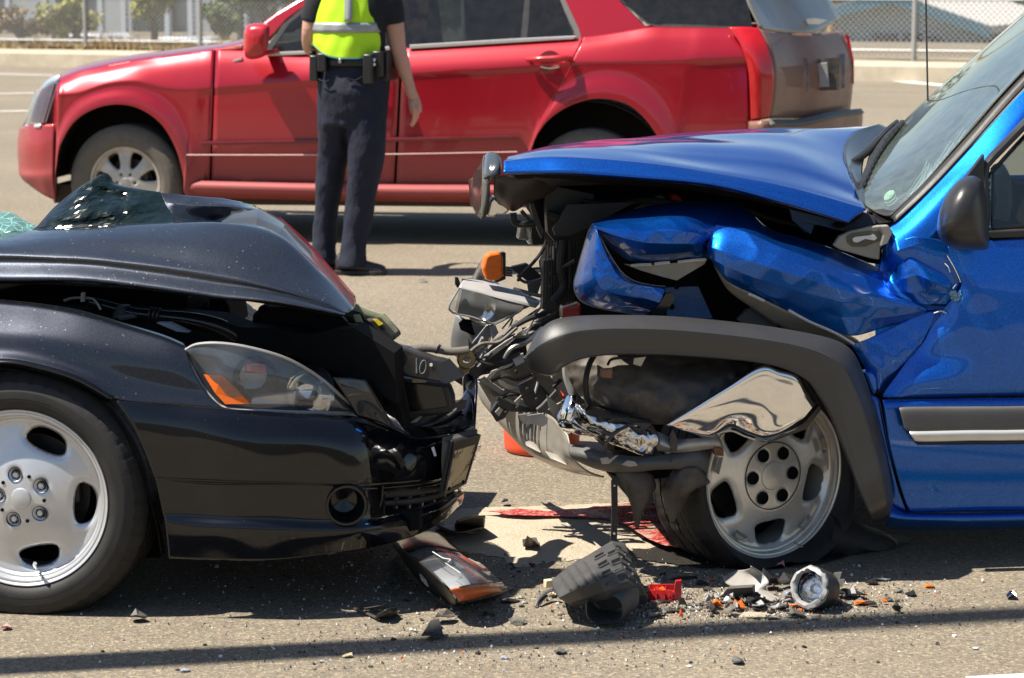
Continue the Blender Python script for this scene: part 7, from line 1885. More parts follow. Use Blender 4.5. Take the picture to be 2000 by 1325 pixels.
# hair cap
m = MB(); V, Fc = [], []
for i in range(9):
    th = math.pi * (.06 + .50 * i / 8)
    for k in range(24):
        a = 2 * math.pi * k / 24
        f = 1.06 + .02 * math.sin(a * 5)
        V.append(head + Vector((.080 * f * math.sin(th) * math.cos(a), .100 * f * math.sin(th) * math.sin(a) - .006, .126 * f * math.cos(th))))
for i in range(8):
    for k in range(24):
        Fc.append((i * 24 + k, i * 24 + (k + 1) % 24, (i + 1) * 24 + (k + 1) % 24, (i + 1) * 24 + k))
m.add(V, Fc); build(m, 'hair', 'hair', person, solid=.012)
# trousers
m = MB()
rings(m, [(O(690, 116), .200, .140, yw), (O(691, 140), .205, .150, yw), (O(691, 180), .206, .165, yw), (O(690, 215), .200, .155, yw), (O(690, 245), .180, .13, yw)])
rings(m, [(O(660, 190, .03), .115, .13, 0), (O(655, 240, .04), .108, .125, 0), (O(650, 300, .10), .086, .105, 0), (O(645, 345, .12), .078, .095, 0), (O(640, 400, .14), .070, .085, 0), (O(636, 450, .15), .066, .08, 0), (O(633, 485, .15), .068, .082, 0), (O(633, 508, .15), .074, .09, 0)])
rings(m, [(O(722, 190, -.02), .112, .13, 0), (O(718, 240, -.03), .116, .13, 0), (O(717, 300, -.03), .106, .115, 0), (O(712, 345, -.02), .094, .105, 0), (O(703, 400, 0), .086, .095, 0), (O(695, 450, .0), .076, .086, 0), (O(690, 485, .0), .075, .09, 0), (O(687, 520, .0), .084, .105, 0)])
tr = build(m, 'trousers', 'uniform_navy', person); remesh(tr, .010, 5)
tx = bpy.data.textures.new('cloth_folds', 'CLOUDS'); tx.noise_scale = .2; tx.noise_depth = 2
md = tr.modifiers.new('folds', 'DISPLACE'); md.texture = tx; md.strength = .03; md.mid_level = .5; md.texture_coords = 'GLOBAL'
# pocket flaps, seam lines
m = MB(); m.tube([O(676, 152, -.17), O(692, 157, -.17), O(708, 150, -.165)], .0035, 6); build(m, 'back_pocket', 'shirt_black', person)
m = MB(); m.tube([O(622, 155, -.1), O(634, 160, -.13), O(644, 156, -.15)], .0035, 6); build(m, 'back_pocket', 'shirt_black', person)
# shirt with short sleeves
m = MB(); rings(m, [(O(690, 128), .185, .128, yw), (O(690, 70), .182, .125, yw), (O(690, 20), .20, .132, yw), (O(691, -10), .195, .115, yw), (O(692, -28), .09, .075, yw)])
m.tube([O(742, -14), O(760, 10), O(767, 48)], [.085, .078, .072], 18); m.tube([O(640, -14), O(622, 8), O(610, 45)], [.085, .076, .07], 18)
sh = build(m, 'shirt', 'shirt_black', person); remesh(sh, .010, 4)
m = MB(); m.prism([O(775, 6, -.03), O(783, 4, .0), O(784, 24, .0), O(776, 26, -.03)], Vector((.006, -.01, 0))); build(m, 'shoulder_patch', 'vest_yellow', person, smooth=False)
# vest
def ringsurf(secs, seg, a0=0, a1=2 * math.pi):
    V, Fc = [], []
    for (c, rx, ry, yaw) in secs:
        for k in range(seg + 1):
            a = a0 + (a1 - a0) * k / seg
            wv = 1 + .018 * math.sin(a * 7 + c.z * 18) + .012 * math.sin(a * 13 - c.z * 30)
            x, y = rx * math.cos(a) * wv, ry * math.sin(a) * wv
            V.append(c + Vector((x * math.cos(yaw) - y * math.sin(yaw), x * math.sin(yaw) + y * math.cos(yaw), 0)))
    for i in range(len(secs) - 1):
        for k in range(seg):
            Fc.append((i * (seg + 1) + k, i * (seg + 1) + k + 1, (i + 1) * (seg + 1) + k + 1, (i + 1) * (seg + 1) + k))
    return V, Fc
def vsec(py):
    r = float(np.interp(py, [-30, -10, 20, 60, 90, 116], [.15, .190, .204, .212, .214, .210])); d = float(np.interp(py, [-30, -10, 20, 60, 90, 116], [.11, .135, .150, .160, .168, .168]))
    return (O(679, py), r * .95, d, yw)
pys = list(np.linspace(-34, 100, 24)) + [106, 110, 113]
V, Fc = ringsurf([vsec(p) for p in pys], 72)
# rounded back hem
V2 = []
for p in V:
    p = Vector(p); x, y = project(p)
    if y > 84:
        k = min(1.0, abs(x - 684) / 70.0)
        p.z += (y - 84) / 347 * (k ** 3.5) * .8
    V2.append(p)
vest = link('vest', V2, Fc, 'vest_yellow', person, solid=.004)
V, Fc = ringsurf([(c, rx + .006, ry + .006, y_) for c, rx, ry, y_ in [vsec(p) for p in (44, 50, 56, 63)]], 72); link('reflective_band', V, Fc, 'vest_tape', vest, solid=.003)
for x0, x1, y1 in ((677, 692, 42), (613, 620, 30)):
    m = MB()
    n = 10; Vv = []
    for k in range(n + 1):
        py = -34 + (y1 + 34) * k / n
        c, rx, ry, y_ = vsec(py)
        for x in (x0, x1):
            t_ = max(-.98, min(.98, (O(x, py).x - c.x) / (rx + .006)))
            Vv.append(Vector((c.x + t_ * (rx + .008), c.y - (ry + .012) * math.sqrt(1 - t_ * t_) + t_ * rx * math.sin(yw) , c.z)))
    m.add(Vv, [(2 * k, 2 * k + 1, 2 * k + 3, 2 * k + 2) for k in range(n)]); build(m, 'reflective_strip', 'vest_tape', vest, solid=.003)
hem = []
for k in range(0, 73):
    hem.append(V2[(len(pys) - 1) * 73 + k])
m = MB(); m.tube(hem, .005, 6, cap=False, smooth=False); build(m, 'hem', 'vest_hem', vest)
# duty belt with its pouches
V, Fc = ringsurf([(O(690, y), .208, .154, yw) for y in (114, 118, 124, 127)], 60); belt = link('duty_belt', V, Fc, 'leather_black', person, solid=.006)
def pouch(x, y0, y1, w, dy, th=.045, mat='leather_black', nm='pouch'):
    c = (O(x, y0, dy) + O(x, y1, dy)) / 2; h = (O(x, y0, dy) - O(x, y1, dy)).length
    m = MB(); m.box(c, (w, th, h), Matrix.Rotation(yw, 3, 'Z'), taper=.95); return build(m, nm, mat, belt, bevel=.008)
pouch(720, 106, 164, .055, -.20, .05, nm='torch_holder'); pouch(738, 100, 150, .06, -.16); pouch(754, 100, 158, .05, -.07, .10, nm='holster'); pouch(766, 108, 156, .04, .02, .12)
pouch(617, 108, 158, .05, -.03, .10, nm='radio_holder'); pouch(630, 104, 140, .055, -.11); pouch(611, 100, 130, .03, .02, .05); pouch(664, 114, 124, .018, -.165, .01, 'metal_grey', 'belt_keeper')
for y in (117, 126):
    m = MB(); m.lathe([(0, .004), (.008, .002), (.009, -.002)], O(731, y, -.205), (0, -1, 0), 14); build(m, 'snap_button', 'chrome', belt)
# boots
def boot(px, py, dirv, dy, nm):
    b = O(px, py, dy); b.z = 0
    d = Vector(dirv).normalized(); s = Vector((-d.y, d.x, 0))
    m = MB(); secs = []
    V, Fc = [], []
    prof = [(-.085, .038, .115), (-.05, .046, .135), (.0, .047, .13), (.05, .045, .10), (.10, .05, .078), (.15, .052, .068), (.185, .044, .058), (.205, .026, .046)]
    seg = 14
    for (t, w, h) in prof:
        for k in range(seg):
            a = 2 * math.pi * k / seg
            z = h / 2 + h / 2 * math.sin(a)
            V.append(b + d * t + s * w * math.cos(a) * (1 - .25 * max(0, math.sin(a))) + Vector((0, 0, max(.018, z))))
    for i in range(len(prof) - 1):
        for k in range(seg):
            k2 = (k + 1) % seg
            Fc.append((i * seg + k, i * seg + k2, (i + 1) * seg + k2, (i + 1) * seg + k))
    Fc.append(tuple(range(seg))[::-1]); Fc.append(tuple((len(prof) - 1) * seg + k for k in range(seg)))
    m.add(V, Fc)
    bo = build(m, 'boot', 'boot_black', person, subsurf=1)
    m = MB(); out = [(t, w + .006) for t, w, h in prof]
    P = [b + d * t + s * w for t, w in out] + [b + d * t - s * w for t, w in reversed(out)]
    m.prism([p + Vector((0, 0, .001)) for p in P], Vector((0, 0, .026))); build(m, 'sole', 'rubber', bo, smooth=False, bevel=.004)
boot(684, 531, (1, -.12, 0), .0, 'r'); boot(634, 521, (.7, .7, 0), .15, 'l')
# ================================================================== loose things on the road
# orange bucket behind the bumper
bc = G(1058, 880); 
bk = thing('bucket', bc, 'orange plastic bucket standing behind the silver bumper skin', 'bucket')
m = MB(); m.lathe([(0, .004), (.125, .004), (.131, .012), (.133, .03), (.137, .12), (.138, .15), (.142, .20), (.148, .205), (.148, .22), (.142, .22), (.134, .15), (.128, .03), (0, .02)], bc, (0, 0, 1), 56); build(m, 'shell', 'orange_bucket', bk)
m = MB(); Q = [bc + Vector((.152 * math.cos(a), .152 * math.sin(a) * .96, (.20 - .08 * math.sin(a) ** 2))) for a in np.linspace(math.pi, 2 * math.pi, 20)]; m.tube(Q, .003, 6, smooth=False); build(m, 'handle', 'metal_grey', bk)

# the large loose headlamp
lh = thing('loose_headlamp', G(880, 1150), 'broken clear headlamp with amber band lying in front of the black sedan', 'headlamp')
def GZ(px, py, z): return G(px, py, z)
T = [[(772, 1058, .085), (800, 1042, .095), (845, 1040, .09), (870, 1052, .08)],
     [(790, 1075, .12), (835, 1062, .13), (880, 1068, .12), (905, 1080, .10)],
     [(830, 1105, .13), (868, 1092, .14), (915, 1098, .13), (945, 1105, .10)],
     [(862, 1135, .12), (895, 1125, .135), (935, 1122, .125), (965, 1125, .09)],
     [(885, 1160, .085), (915, 1152, .10), (955, 1142, .095), (983, 1140, .06)],
     [(892, 1172, .05), (925, 1168, .055), (960, 1158, .05), (986, 1150, .035)]]
Sl = Surf([[GZ(*p) for p in r] for r in T])
V, Fc = Sl.mesh(24, 40, v0=1.3); link('lens', V, Fc, 'lens_clear', lh)
V, Fc = Sl.mesh(24, 14, v0=0, v1=1.3); link('dark_cover', V, Fc, 'plastic_gloss', lh, solid=.004)
V, Fc = Sl.mesh(20, 16, v0=3.35, v1=4.45, u0=.25, u1=2.75); link('amber_band', [Vector(p) - Vector((0, -.004, .014)) for p in V], Fc, 'amber_dull', lh, solid=.004)
V, Fc = Sl.mesh(16, 24, v0=1.2, v1=3.4, u0=.3, u1=2.7); link('reflector', [Vector(p) - Vector((-.01, -.02, .04)) for p in V], Fc, 'alloy_silver', lh, solid=.004)
edge = [(772, 1058, .085), (790, 1075, .12), (830, 1105, .13), (862, 1135, .12), (885, 1160, .085), (893, 1173, .05)]
rows = [[GZ(*p) for p in edge], [GZ(p[0] - 4, p[1] + 8, max(.01, p[2] - .03)) for p in edge], [GZ(780, 1075, .01), GZ(790, 1098, .008), GZ(815, 1130, .006), GZ(835, 1150, .005), GZ(855, 1165, .004), GZ(870, 1175, .004)]]
V, Fc = Surf(rows).mesh(24, 10); link('housing', V, Fc, 'plastic_black', lh, solid=.005)
m = MB(); m.tube([GZ(893, 1173, .05), GZ(925, 1170, .05), GZ(962, 1160, .045), GZ(988, 1150, .03)], .007, 8); build(m, 'lens_lip', 'plastic_dusty', lh)
m = MB(); m.prism([GZ(895, 1170, .03), GZ(960, 1165, .02), GZ(985, 1150, .015), GZ(940, 1140, .01), GZ(870, 1165, .008)], Vector((0, .02, .015))); build(m, 'base', 'plastic_black', lh, smooth=False)
m = MB(); m.prism([GZ(822, 1120, .075), GZ(832, 1132, .07), GZ(838, 1146, .045), GZ(826, 1134, .05)], Vector((-.004, -.004, 0))); build(m, 'label', 'white_plastic', lh, smooth=False)
m = MB(); m.tube([GZ(845, 1078, .145), GZ(865, 1090, .15), GZ(880, 1093, .15), GZ(875, 1098, .15)], .0015, 5); m.tube([GZ(870, 1100, .15), GZ(900, 1120, .15)], .001, 5); build(m, 'scratch', 'sealer_white', lh)
m = MB(); m.tube([GZ(862, 1168, .03), GZ(860, 1180, .01), GZ(852, 1186, .003)], .004, 6); build(m, 'broken_peg', 'plastic_black', lh)

# black ribbed intake box
ib = thing('intake_box', G(1160, 1180), 'black ribbed plastic air intake box on the asphalt beside the red clip', 'intake box')
T = [[(1078, 1135, .06), (1110, 1108, .09), (1150, 1085, .12), (1195, 1058, .13), (1220, 1062, .12)],
     [(1080, 1150, .07), (1118, 1128, .11), (1160, 1110, .14), (1205, 1080, .15), (1232, 1092, .12)],
     [(1092, 1168, .07), (1128, 1150, .11), (1172, 1135, .14), (1215, 1112, .14), (1244, 1122, .11)],
     [(1110, 1178, .05), (1140, 1168, .08), (1180, 1155, .11), (1225, 1140, .11), (1256, 1148, .08)],
     [(1118, 1184, .02), (1145, 1180, .05), (1185, 1170, .08), (1232, 1160, .07), (1264, 1165, .035)]]
Si = Surf([[GZ(*p) for p in r] for r in T], linu=True, linv=True)
V, Fc = Si.mesh(40, 40); link('shell', V, Fc, simple('intake_plastic', (.055, .055, .056), .5, var=.2, vs=12, dust=.3, dustc=(.13, .12, .10), ds=10).m, ib, solid=.004, sharp=R(14))
def on_i(u, v, up=.0):
    P = Si.ev(np.array([u]), np.array([v]))[0, 0]; P2 = Si.ev(np.array([u + .02]), np.array([v]))[0, 0]; P3 = Si.ev(np.array([u]), np.array([v + .02]))[0, 0]
    n_ = Vector(P2 - P).cross(Vector(P3 - P)).normalized()
    if n_.z < 0: n_ = -n_
    return Vector(P) + n_ * up
for cu, cv0 in ((2.35, .35), (2.85, .35), (3.35, .35), (3.75, .35)):
    for k in range(5):
        v = cv0 + k * .62 + (.3 if cu in (2.85, 3.75) else 0)
        if v > 3.4: continue
        m = MB(); p = [on_i(cu - .18, v, .0005), on_i(cu + .18, v + .06, .0005), on_i(cu + .18, v + .26, .0005), on_i(cu - .18, v + .2, .0005)]
        m.prism(p, Vector((0, 0, .0025))); build(m, 'vent_slot', 'cavity', ib, smooth=False)
        m = MB(); m.tube([on_i(cu - .2, v + .3, .003), on_i(cu + .2, v + .36, .003)], .004, 6, smooth=False); build(m, 'rib', 'intake_plastic', ib)
for u in (.5, .9, 1.3, 1.7):
    m = MB(); m.tube([on_i(u, .3, .003), on_i(u + .1, 1.2, .003), on_i(u + .15, 2.0, .003)], .0045, 6); build(m, 'rib', 'intake_plastic', ib)
ax = (GZ(1172, 1205, .05) - GZ(1195, 1150, .07)).normalized()
c = GZ(1185, 1180, .055)
m = MB(); Vv, Ff = [], []
s_ = ax.cross(Vector((0, 0, 1))).normalized(); u_ = s_.cross(ax)
secs = [(-.07, .075, .055), (-.03, .062, .05), (.0, .054, .046), (.035, .05, .043), (.04, .046, .039), (.0, .046, .038), (-.05, .045, .036)]
for o_, a_, b_ in secs:
    for k in range(28):
        an = 2 * math.pi * k / 28; sg = lambda q, p: math.copysign(abs(q) ** p, q)
        p = c + ax * o_ + s_ * a_ * sg(math.cos(an), .7) + u_ * b_ * sg(math.sin(an), .7)
        p.z = max(.004, p.z); Vv.append(p)
for i in range(len(secs) - 1):
    for k in range(28): Ff.append((i * 28 + k, i * 28 + (k + 1) % 28, (i + 1) * 28 + (k + 1) % 28, (i + 1) * 28 + k))
m.add(Vv, Ff); m.add([c + ax * -.05 + s_ * .045 * math.cos(2 * math.pi * k / 20) + u_ * .036 * math.sin(2 * math.pi * k / 20) for k in range(20)], [tuple(range(20))])
build(m, 'spout', 'intake_plastic', ib, sharp=R(45))
for pts in ([(1045, 1185, .004), (1052, 1170, .02), (1070, 1155, .03), (1082, 1150, .04)], [(1052, 1184, .004), (1058, 1172, .015), (1066, 1164, .02)]):
    m = MB(); m.tube([GZ(*p) for p in pts], [.004, .006, .007, .008], 6, flat=.6); build(m, 'mounting_arm', 'plastic_grey', ib)
m = MB(); m.box(GZ(1071, 1140, .035), (.022, .018, .022), Matrix.Rotation(.4, 3, 'Z')); build(m, 'foam_pad', 'cream_plastic', ib, bevel=.002)
m = MB(); m.prism([GZ(1232, 1170, .03), GZ(1264, 1162, .035), GZ(1262, 1180, .004), GZ(1230, 1186, .004)], Vector((0, .01, 0))); build(m, 'side_lug', 'intake_plastic', ib, smooth=False)

# red clip
rc = thing('red_clip', G(1298, 1168), 'bright red plastic clip with an upright tab beside the intake box', 'clip')
def GL(px, py, h): return G(px, py) + Vector((0, 0, h))
m = MB()
for x in (1266, 1282, 1298):
    m.prism([G(x, 1175), G(x + 15, 1176), GL(x + 15, 1176, .032), GL(x, 1175, .032)], Vector((0, .003, 0)))
    m.prism([G(x, 1175), G(x + 2, 1175), GL(x + 2, 1175, .032), GL(x, 1175, .032)], Vector((.004, .04, 0)))
m.prism([G(1266, 1175), G(1316, 1176), G(1318, 1164), G(1268, 1164)], Vector((0, 0, .004)))
m.prism([G(1268, 1164), G(1318, 1164), GL(1318, 1164, .032), GL(1268, 1164, .032)], Vector((0, .003, 0)))
build(m, 'tray', 'red_plastic', rc, smooth=False, bevel=.001)
m = MB(); m.prism([G(1314, 1174), G(1331, 1172), GL(1331, 1172, .054), GL(1319, 1173, .053)], Vector((0, .012, 0))); build(m, 'tab', 'red_plastic', rc, smooth=False, bevel=.001)
m = MB(); m.tube([GL(1304, 1175, .018), GL(1326, 1170, .02)], .008, 8, smooth=False); build(m, 'hinge_pin', 'red_plastic', rc)

# plastic channel next to the sedan's nose
ch = thing('plastic_channel', G(900, 1030), 'black plastic channel piece on the sand below the sedan bumper', 'car part')
rows = [[G(892, 1018, .085), G(920, 1010, .085), G(948, 1008, .08)], [G(888, 1024, .02), G(915, 1030, .015), G(946, 1030, .02)], [G(858, 1030, .03), G(890, 1042, .02), G(940, 1036, .015)], [G(854, 1026, .05), G(895, 1040, .04), G(942, 1030, .03)]]
V, Fc = Surf(rows, linv=True).mesh(12, 18); link('tray', V, Fc, 'plastic_dusty', ch, solid=.005)
m = MB(); m.prism([G(880, 1046, .0), G(940, 1046, .0), G(946, 1030, .02), G(896, 1040, .035), G(860, 1032, .03)], Vector((0, .008, 0))); build(m, 'lip', 'plastic_grey', ch, smooth=False, bevel=.002)
# small grille fragment
gf = thing('grille_fragment', G(735, 1205), 'small black slatted grille fragment on the asphalt below the sedan', 'car part')
for k in range(6):
    m = MB(); a, b = G(700 + k * 11, 1186 + k * 3.6, .006), G(735 + k * 9, 1182 + k * 2.4, .012); m.bar(a, b, .010, .003); build(m, 'slat', 'plastic_dusty', gf, smooth=False)
m = MB(); m.tube([G(690, 1188, .004), G(715, 1198, .008), G(738, 1208, .008)], .004, 6); build(m, 'rim', 'plastic_dusty', gf)
rows = [[G(733, 1206, .0), G(755, 1202, .0), G(774, 1196, .0)], [G(733, 1206, .012), G(755, 1202, .02), G(776, 1194, .022)], [G(738, 1200, .025), G(756, 1190, .04), G(772, 1186, .03)]]
V, Fc = Surf(rows).mesh(10, 8); link('end_plate', V, Fc, 'plastic_black', gf, solid=.003)
# broken fog lamp in the heap
fl = thing('broken_fog_lamp', G(1600, 1150), 'round broken fog lamp with ragged grey rim in the debris heap', 'lamp')
ax = Vector((-.55, -.62, .28)).normalized(); c = G(1592, 1150, .055)
m = MB(); m.lathe([(.050, .03), (.0535, .028), (.055, .0), (.05, -.04), (.038, -.06), (0, -.065)], c, ax, 40); build(m, 'housing', 'plastic_black', fl, solid=.003)
m = MB(); m.lathe([(.040, .024), (.0475, .034), (.055, .031), (.056, .024)], c, ax, 40)
mv = []
for i, p in enumerate(m.v):
    p = Vector(p); mv.append(p + Vector((fbm(p, 60), fbm(p + Vector((2, 0, 0)), 60), fbm(p + Vector((0, 5, 0)), 60))) * .006)
m.v = [tuple(p) for p in mv]; build(m, 'ragged_rim', 'plastic_light', fl, solid=.003)
m = MB(); m.lathe([(.040, .016), (.03, -.01), (.012, -.028), (0, -.03)], c, ax, 32); build(m, 'reflector', 'chrome', fl)
m = MB(); m.lathe([(0, .018), (.02, .016), (.038, .012)], c, ax, 30); build(m, 'lens', 'lens_clear', fl)
for px, py, z, s in ((1572, 1140, .05, .02), (1634, 1126, .05, .022), (1640, 1140, .04, .02)):
    m = MB(); m.prism([G(px - 9, py + 8, z - .01), G(px + 6, py + 6, z), G(px + 10, py - 8, z + .01), G(px - 4, py - 6, z + .012)], Vector((0, .008, 0))); build(m, 'broken_lug', 'plastic_grey', fl, smooth=False)
# bent translucent cover next to it
bc_ = thing('bent_cover', G(1460, 1150), 'bent translucent grey lamp cover lying in the debris heap', 'car part')
rows = [[G(1412, 1128, .02), G(1435, 1116, .04), G(1462, 1112, .065), G(1466, 1106, .085)], [G(1418, 1140, .012), G(1445, 1132, .03), G(1480, 1125, .05), G(1488, 1120, .06)], [G(1440, 1150, .01), G(1465, 1150, .02), G(1490, 1145, .03), G(1502, 1138, .04)], [G(1475, 1165, .006), G(1490, 1162, .012), G(1500, 1156, .015), G(1490, 1150, .02)], [G(1500, 1176, .003), G(1515, 1174, .006), G(1528, 1173, .006), G(1510, 1165, .01)]]
V, Fc = Surf(rows).mesh(16, 24); link('cover', V, Fc, simple('cover_grey', (.28, .27, .25), .35, var=.15, dust=.3, ds=20).m, bc_, solid=.003)
bb = thing('bracket_fragment', G(1445, 1165), 'folded dark grey plastic bracket at the left end of the debris heap', 'car part')
m = MB(); m.prism([G(1411, 1168, .005), G(1413, 1158, .03), G(1420, 1150, .045), G(1470, 1147, .05), G(1472, 1166, .012), G(1440, 1170, .006)], Vector((.01, .03, 0))); build(m, 'plate', 'plastic_grey', bb, smooth=False, bevel=.003)
m = MB(); m.tube([G(1420, 1168, .01), G(1416, 1178, .006), G(1428, 1188, .003)], .004, 6); build(m, 'hook', 'plastic_black', bb)

# further fragments one can pick out: (px, py, width px, height px, material, label, seed)
LMK = [('silver wheel', 60, 1190), ('loose headlamp', 880, 1150), ('grille fragment', 735, 1200), ('intake box', 1160, 1180), ('red clip', 1298, 1168), ('bent translucent cover', 1460, 1150), ('broken fog lamp', 1600, 1150), ('blue sill', 1850, 1120), ('white edge line', 1950, 1310), ('sand', 1050, 1050), ('foreground shadow at left', 300, 1290), ('foreground shadow at centre', 900, 1270), ('foreground shadow at right', 1500, 1240)]
def near(px, py):
    return min(LMK, key=lambda l: (l[1] - px) ** 2 + ((l[2] - py) * 2.5) ** 2)[0]
def shard(name, px, py, w, h, mat, label, cat='fragment', seed=0, lift=.012, group=None, fold=.5, sides=7):
    r = random.Random(seed * 77 + int(px))
    c = G(px, py)
    sc = (CAMV - c).length / FPX
    W_, D_ = w * sc, h * sc * 3.2
    ro = r.uniform(-.7, .7); ca_, sa_ = math.cos(ro), math.sin(ro)
    up = []
    for k in range(sides):
        a = 2 * math.pi * k / sides + r.uniform(-.3, .3)
        q = r.uniform(.62, 1.05)
        x, y = math.cos(a) * W_ / 2 * q, math.sin(a) * D_ / 2 * q
        x, y = x * ca_ - y * sa_ * .5, x * sa_ * .5 + y * ca_
        up.append(Vector((x, y, max(0.003, lift * (.3 + fold * abs(math.sin(a + r.uniform(-.5, .5))) * r.uniform(.3, 1.6))))))
    th = r.uniform(.0018, .004)
    V = [c + Vector((r.uniform(-.1, .1) * W_, r.uniform(-.1, .1) * D_, lift * r.uniform(.1, .6) + .004))] + [c + p for p in up]
    n = len(V)
    V2 = V + [p - Vector((0, 0, th)) for p in V]
    Fc = [(0, 1 + k, 1 + (k + 1) % sides) for k in range(sides)] + [(n, n + 1 + (k + 1) % sides, n + 1 + k) for k in range(sides)] + [(1 + k, n + 1 + k, n + 1 + (k + 1) % sides, 1 + (k + 1) % sides) for k in range(sides)]
    o = link(name, [p - c for p in V2], Fc, mat, None, smooth=False)
    o.location = c
    tag(o, label, cat, group)
    return o
NAMED = [
 ('plastic_shard', 268, 1214, 40, 14, 'plastic_black', 'small black clip fragment alone on the asphalt below the silver wheel', .03),
 ('plastic_shard', 868, 1216, 62, 18, 'plastic_dusty', 'folded dark grey plastic piece left of the clear shard in front', .03),
 ('plastic_shard', 842, 1248, 56, 20, 'plastic_black', 'black curled plastic piece lying across the long shadow', .04),
 ('plastic_shard', 954, 1204, 36, 10, 'plastic_black', 'short black strip just right of the loose headlamp', .012),
 ('plastic_shard', 995, 1177, 46, 10, 'plastic_black', 'flat black strip touching the shadow of the loose headlamp', .01),
 ('lens_shard', 1010, 1219, 42, 14, 'lens_scuffed', 'clear curved lens shard in front of the intake box', .02),
 ('plastic_shard', 1192, 1216, 50, 26, 'plastic_grey', 'pointed dark grey plastic triangle just below the intake spout', .02),
 ('plastic_shard', 1036, 1078, 48, 30, 'plastic_dusty', 'dark broken bracket standing on the sand', .06),
 ('plastic_shard', 985, 988, 16, 12, 'plastic_black', 'tiny black peg on the asphalt at the edge of the sand', .03),
 ('plastic_shard', 1040, 1118, 14, 14, 'plastic_black', 'black push pin standing between headlamp and intake box', .04),
 ('rag', 1082, 1012, 42, 16, 'cream_plastic', 'crumpled pale rag lying in the red fluid', .03),
 ('plastic_shard', 1055, 1005, 12, 6, 'plastic_black', 'small black block on the sand left of the pale rag', .012),
 ('plastic_shard', 1243, 1034, 22, 10, 'plastic_black', 'black lump below the hanging splash guard', .012),
 ('plastic_shard', 862, 1042, 30, 22, 'plastic_black', 'black fragment leaning at the corner of the loose headlamp', .035),
 ('rubber_plug', 1294, 1134, 18, 16, 'plastic_black', 'black rubber plug with stem behind the red clip', .03),
 ('plastic_shard', 1335, 1132, 80, 6, 'plastic_black', 'long thin black strip behind the red clip', .008),
 ('lens_shard', 1721, 1134, 50, 12, 'lens_scuffed', 'clear oval lens shard on the shadow edge under the blue door', .012),
 ('plastic_shard', 1705, 1142, 34, 10, 'plastic_black', 'black crumpled scrap beside the clear oval lens shard', .015),
 ('amber_shard', 1815, 1148, 24, 6, 'amber_plastic', 'orange lens shard alone on the lit asphalt at right', .008),
 ('amber_shard', 1685, 1182, 36, 9, 'amber_plastic', 'largest orange lens shard right of the debris heap', .012),
 ('amber_shard', 1515, 1136, 24, 7, 'amber_plastic', 'orange lens shard behind the bent translucent cover', .012),
 ('amber_shard', 1566, 1183, 22, 6, 'amber_plastic', 'orange lens shard in front of the broken fog lamp', .008),
 ('amber_shard', 1389, 1134, 16, 5, 'amber_plastic', 'small orange shard left of the bent translucent cover', .006),
 ('pink_scrap', 1427, 1112, 16, 12, 'pink_plastic', 'pink plastic scrap on top of the bent translucent cover', .05),
 ('pink_scrap', 1525, 1110, 28, 10, 'pink_plastic', 'dull pink scrap under the flat tyre', .03),
 ('pink_scrap', 12, 1230, 24, 10, 'pink_plastic', 'pink scrap at the left edge near the silver wheel', .015),
 ('amber_shard', 680, 1284, 26, 8, 'cream_plastic', 'tan plastic scrap beyond the long shadow at left', .012),
 ('silver_scrap', 826, 552, 20, 6, 'metal_grey', 'small silver scrap on the asphalt near the officer boot', .02),
 ('silver_scrap', 1975, 1170, 22, 12, 'chrome_dirty', 'crumpled silver foil scrap at the right edge', .02),
 ('plastic_shard', 1780, 1164, 26, 8, 'plastic_black', 'black scrap between the orange and clear shards at right', .012),
 ('plastic_shard', 1755, 1157, 24, 8, 'metal_grey', 'pale grey scrap left of the black scrap at right', .012),
 ('plastic_shard', 1440, 1297, 28, 12, 'plastic_grey', 'grey plastic scrap in the lit foreground', .02),
 ('plastic_shard', 1571, 1265, 14, 5, 'plastic_black', 'flat dark chip in the lit foreground at centre right', .006),
 ('blue_scrap', 362, 1313, 22, 5, 'label_grey', 'blue-grey paper scrap in the lit foreground at left', .008),
 ('blue_scrap', 985, 1287, 22, 6, 'label_grey', 'pale blue-grey scrap in the lit foreground at centre', .008),
 ('plastic_shard', 1095, 1277, 24, 10, 'plastic_grey', 'grey folded chip in the foreground below the long shadow', .015),
 ('plastic_shard', 1545, 1150, 60, 18, 'plastic_black', 'black stepped plastic block left of the broken fog lamp', .05),
 ('plastic_shard', 1502, 1152, 40, 20, 'plastic_black', 'black folded plastic block right of the translucent cover', .05),
 ('plastic_shard', 1660, 1168, 70, 20, 'plastic_black', 'black torn sheet right of the broken fog lamp', .03),
 ('white_label', 1537, 1170, 22, 12, 'label_grey', 'pale printed label standing in the debris heap', .03),
 ('plastic_shard', 1310, 1196, 60, 12, 'plastic_dusty', 'long grey strip at the left of the debris heap', .012),
 ('plastic_shard', 1370, 1142, 40, 8, 'plastic_black', 'black oval trim behind the bracket fragment', .01),
 ('plastic_shard', 1383, 1154, 26, 8, 'plastic_dusty', 'grey oval chip behind the bracket fragment', .012),
 ('plastic_shard', 1622, 1182, 60, 8, 'plastic_grey', 'grey curved rod lying before the broken fog lamp', .02),
 ('plastic_shard', 1482, 1184, 70, 20, 'plastic_black', 'black arched strip in the middle of the debris heap', .035),
 ('plastic_shard', 1555, 1205, 50, 14, 'plastic_dusty', 'grey crumpled scrap at the front of the debris heap', .02),
 ('glove_scrap', 1470, 1203, 90, 16, 'sand', 'flat tan patch of dust and crumbs before the heap', .006),
 ('plastic_shard', 1118, 1170, 14, 8, 'plastic_black', 'dark chip under the intake box arm', .01),
 ('plastic_plug', 1080, 1167, 18, 10, 'cream_plastic', 'cream plastic cap under the left side of the intake box', .025),
]
for i, (nm, px, py, w, h, mt, lb, lf) in enumerate(NAMED):
    shard(nm, px, py, w, h, mt, lb, 'rag' if nm == 'rag' else 'fragment', i + 1, lf)
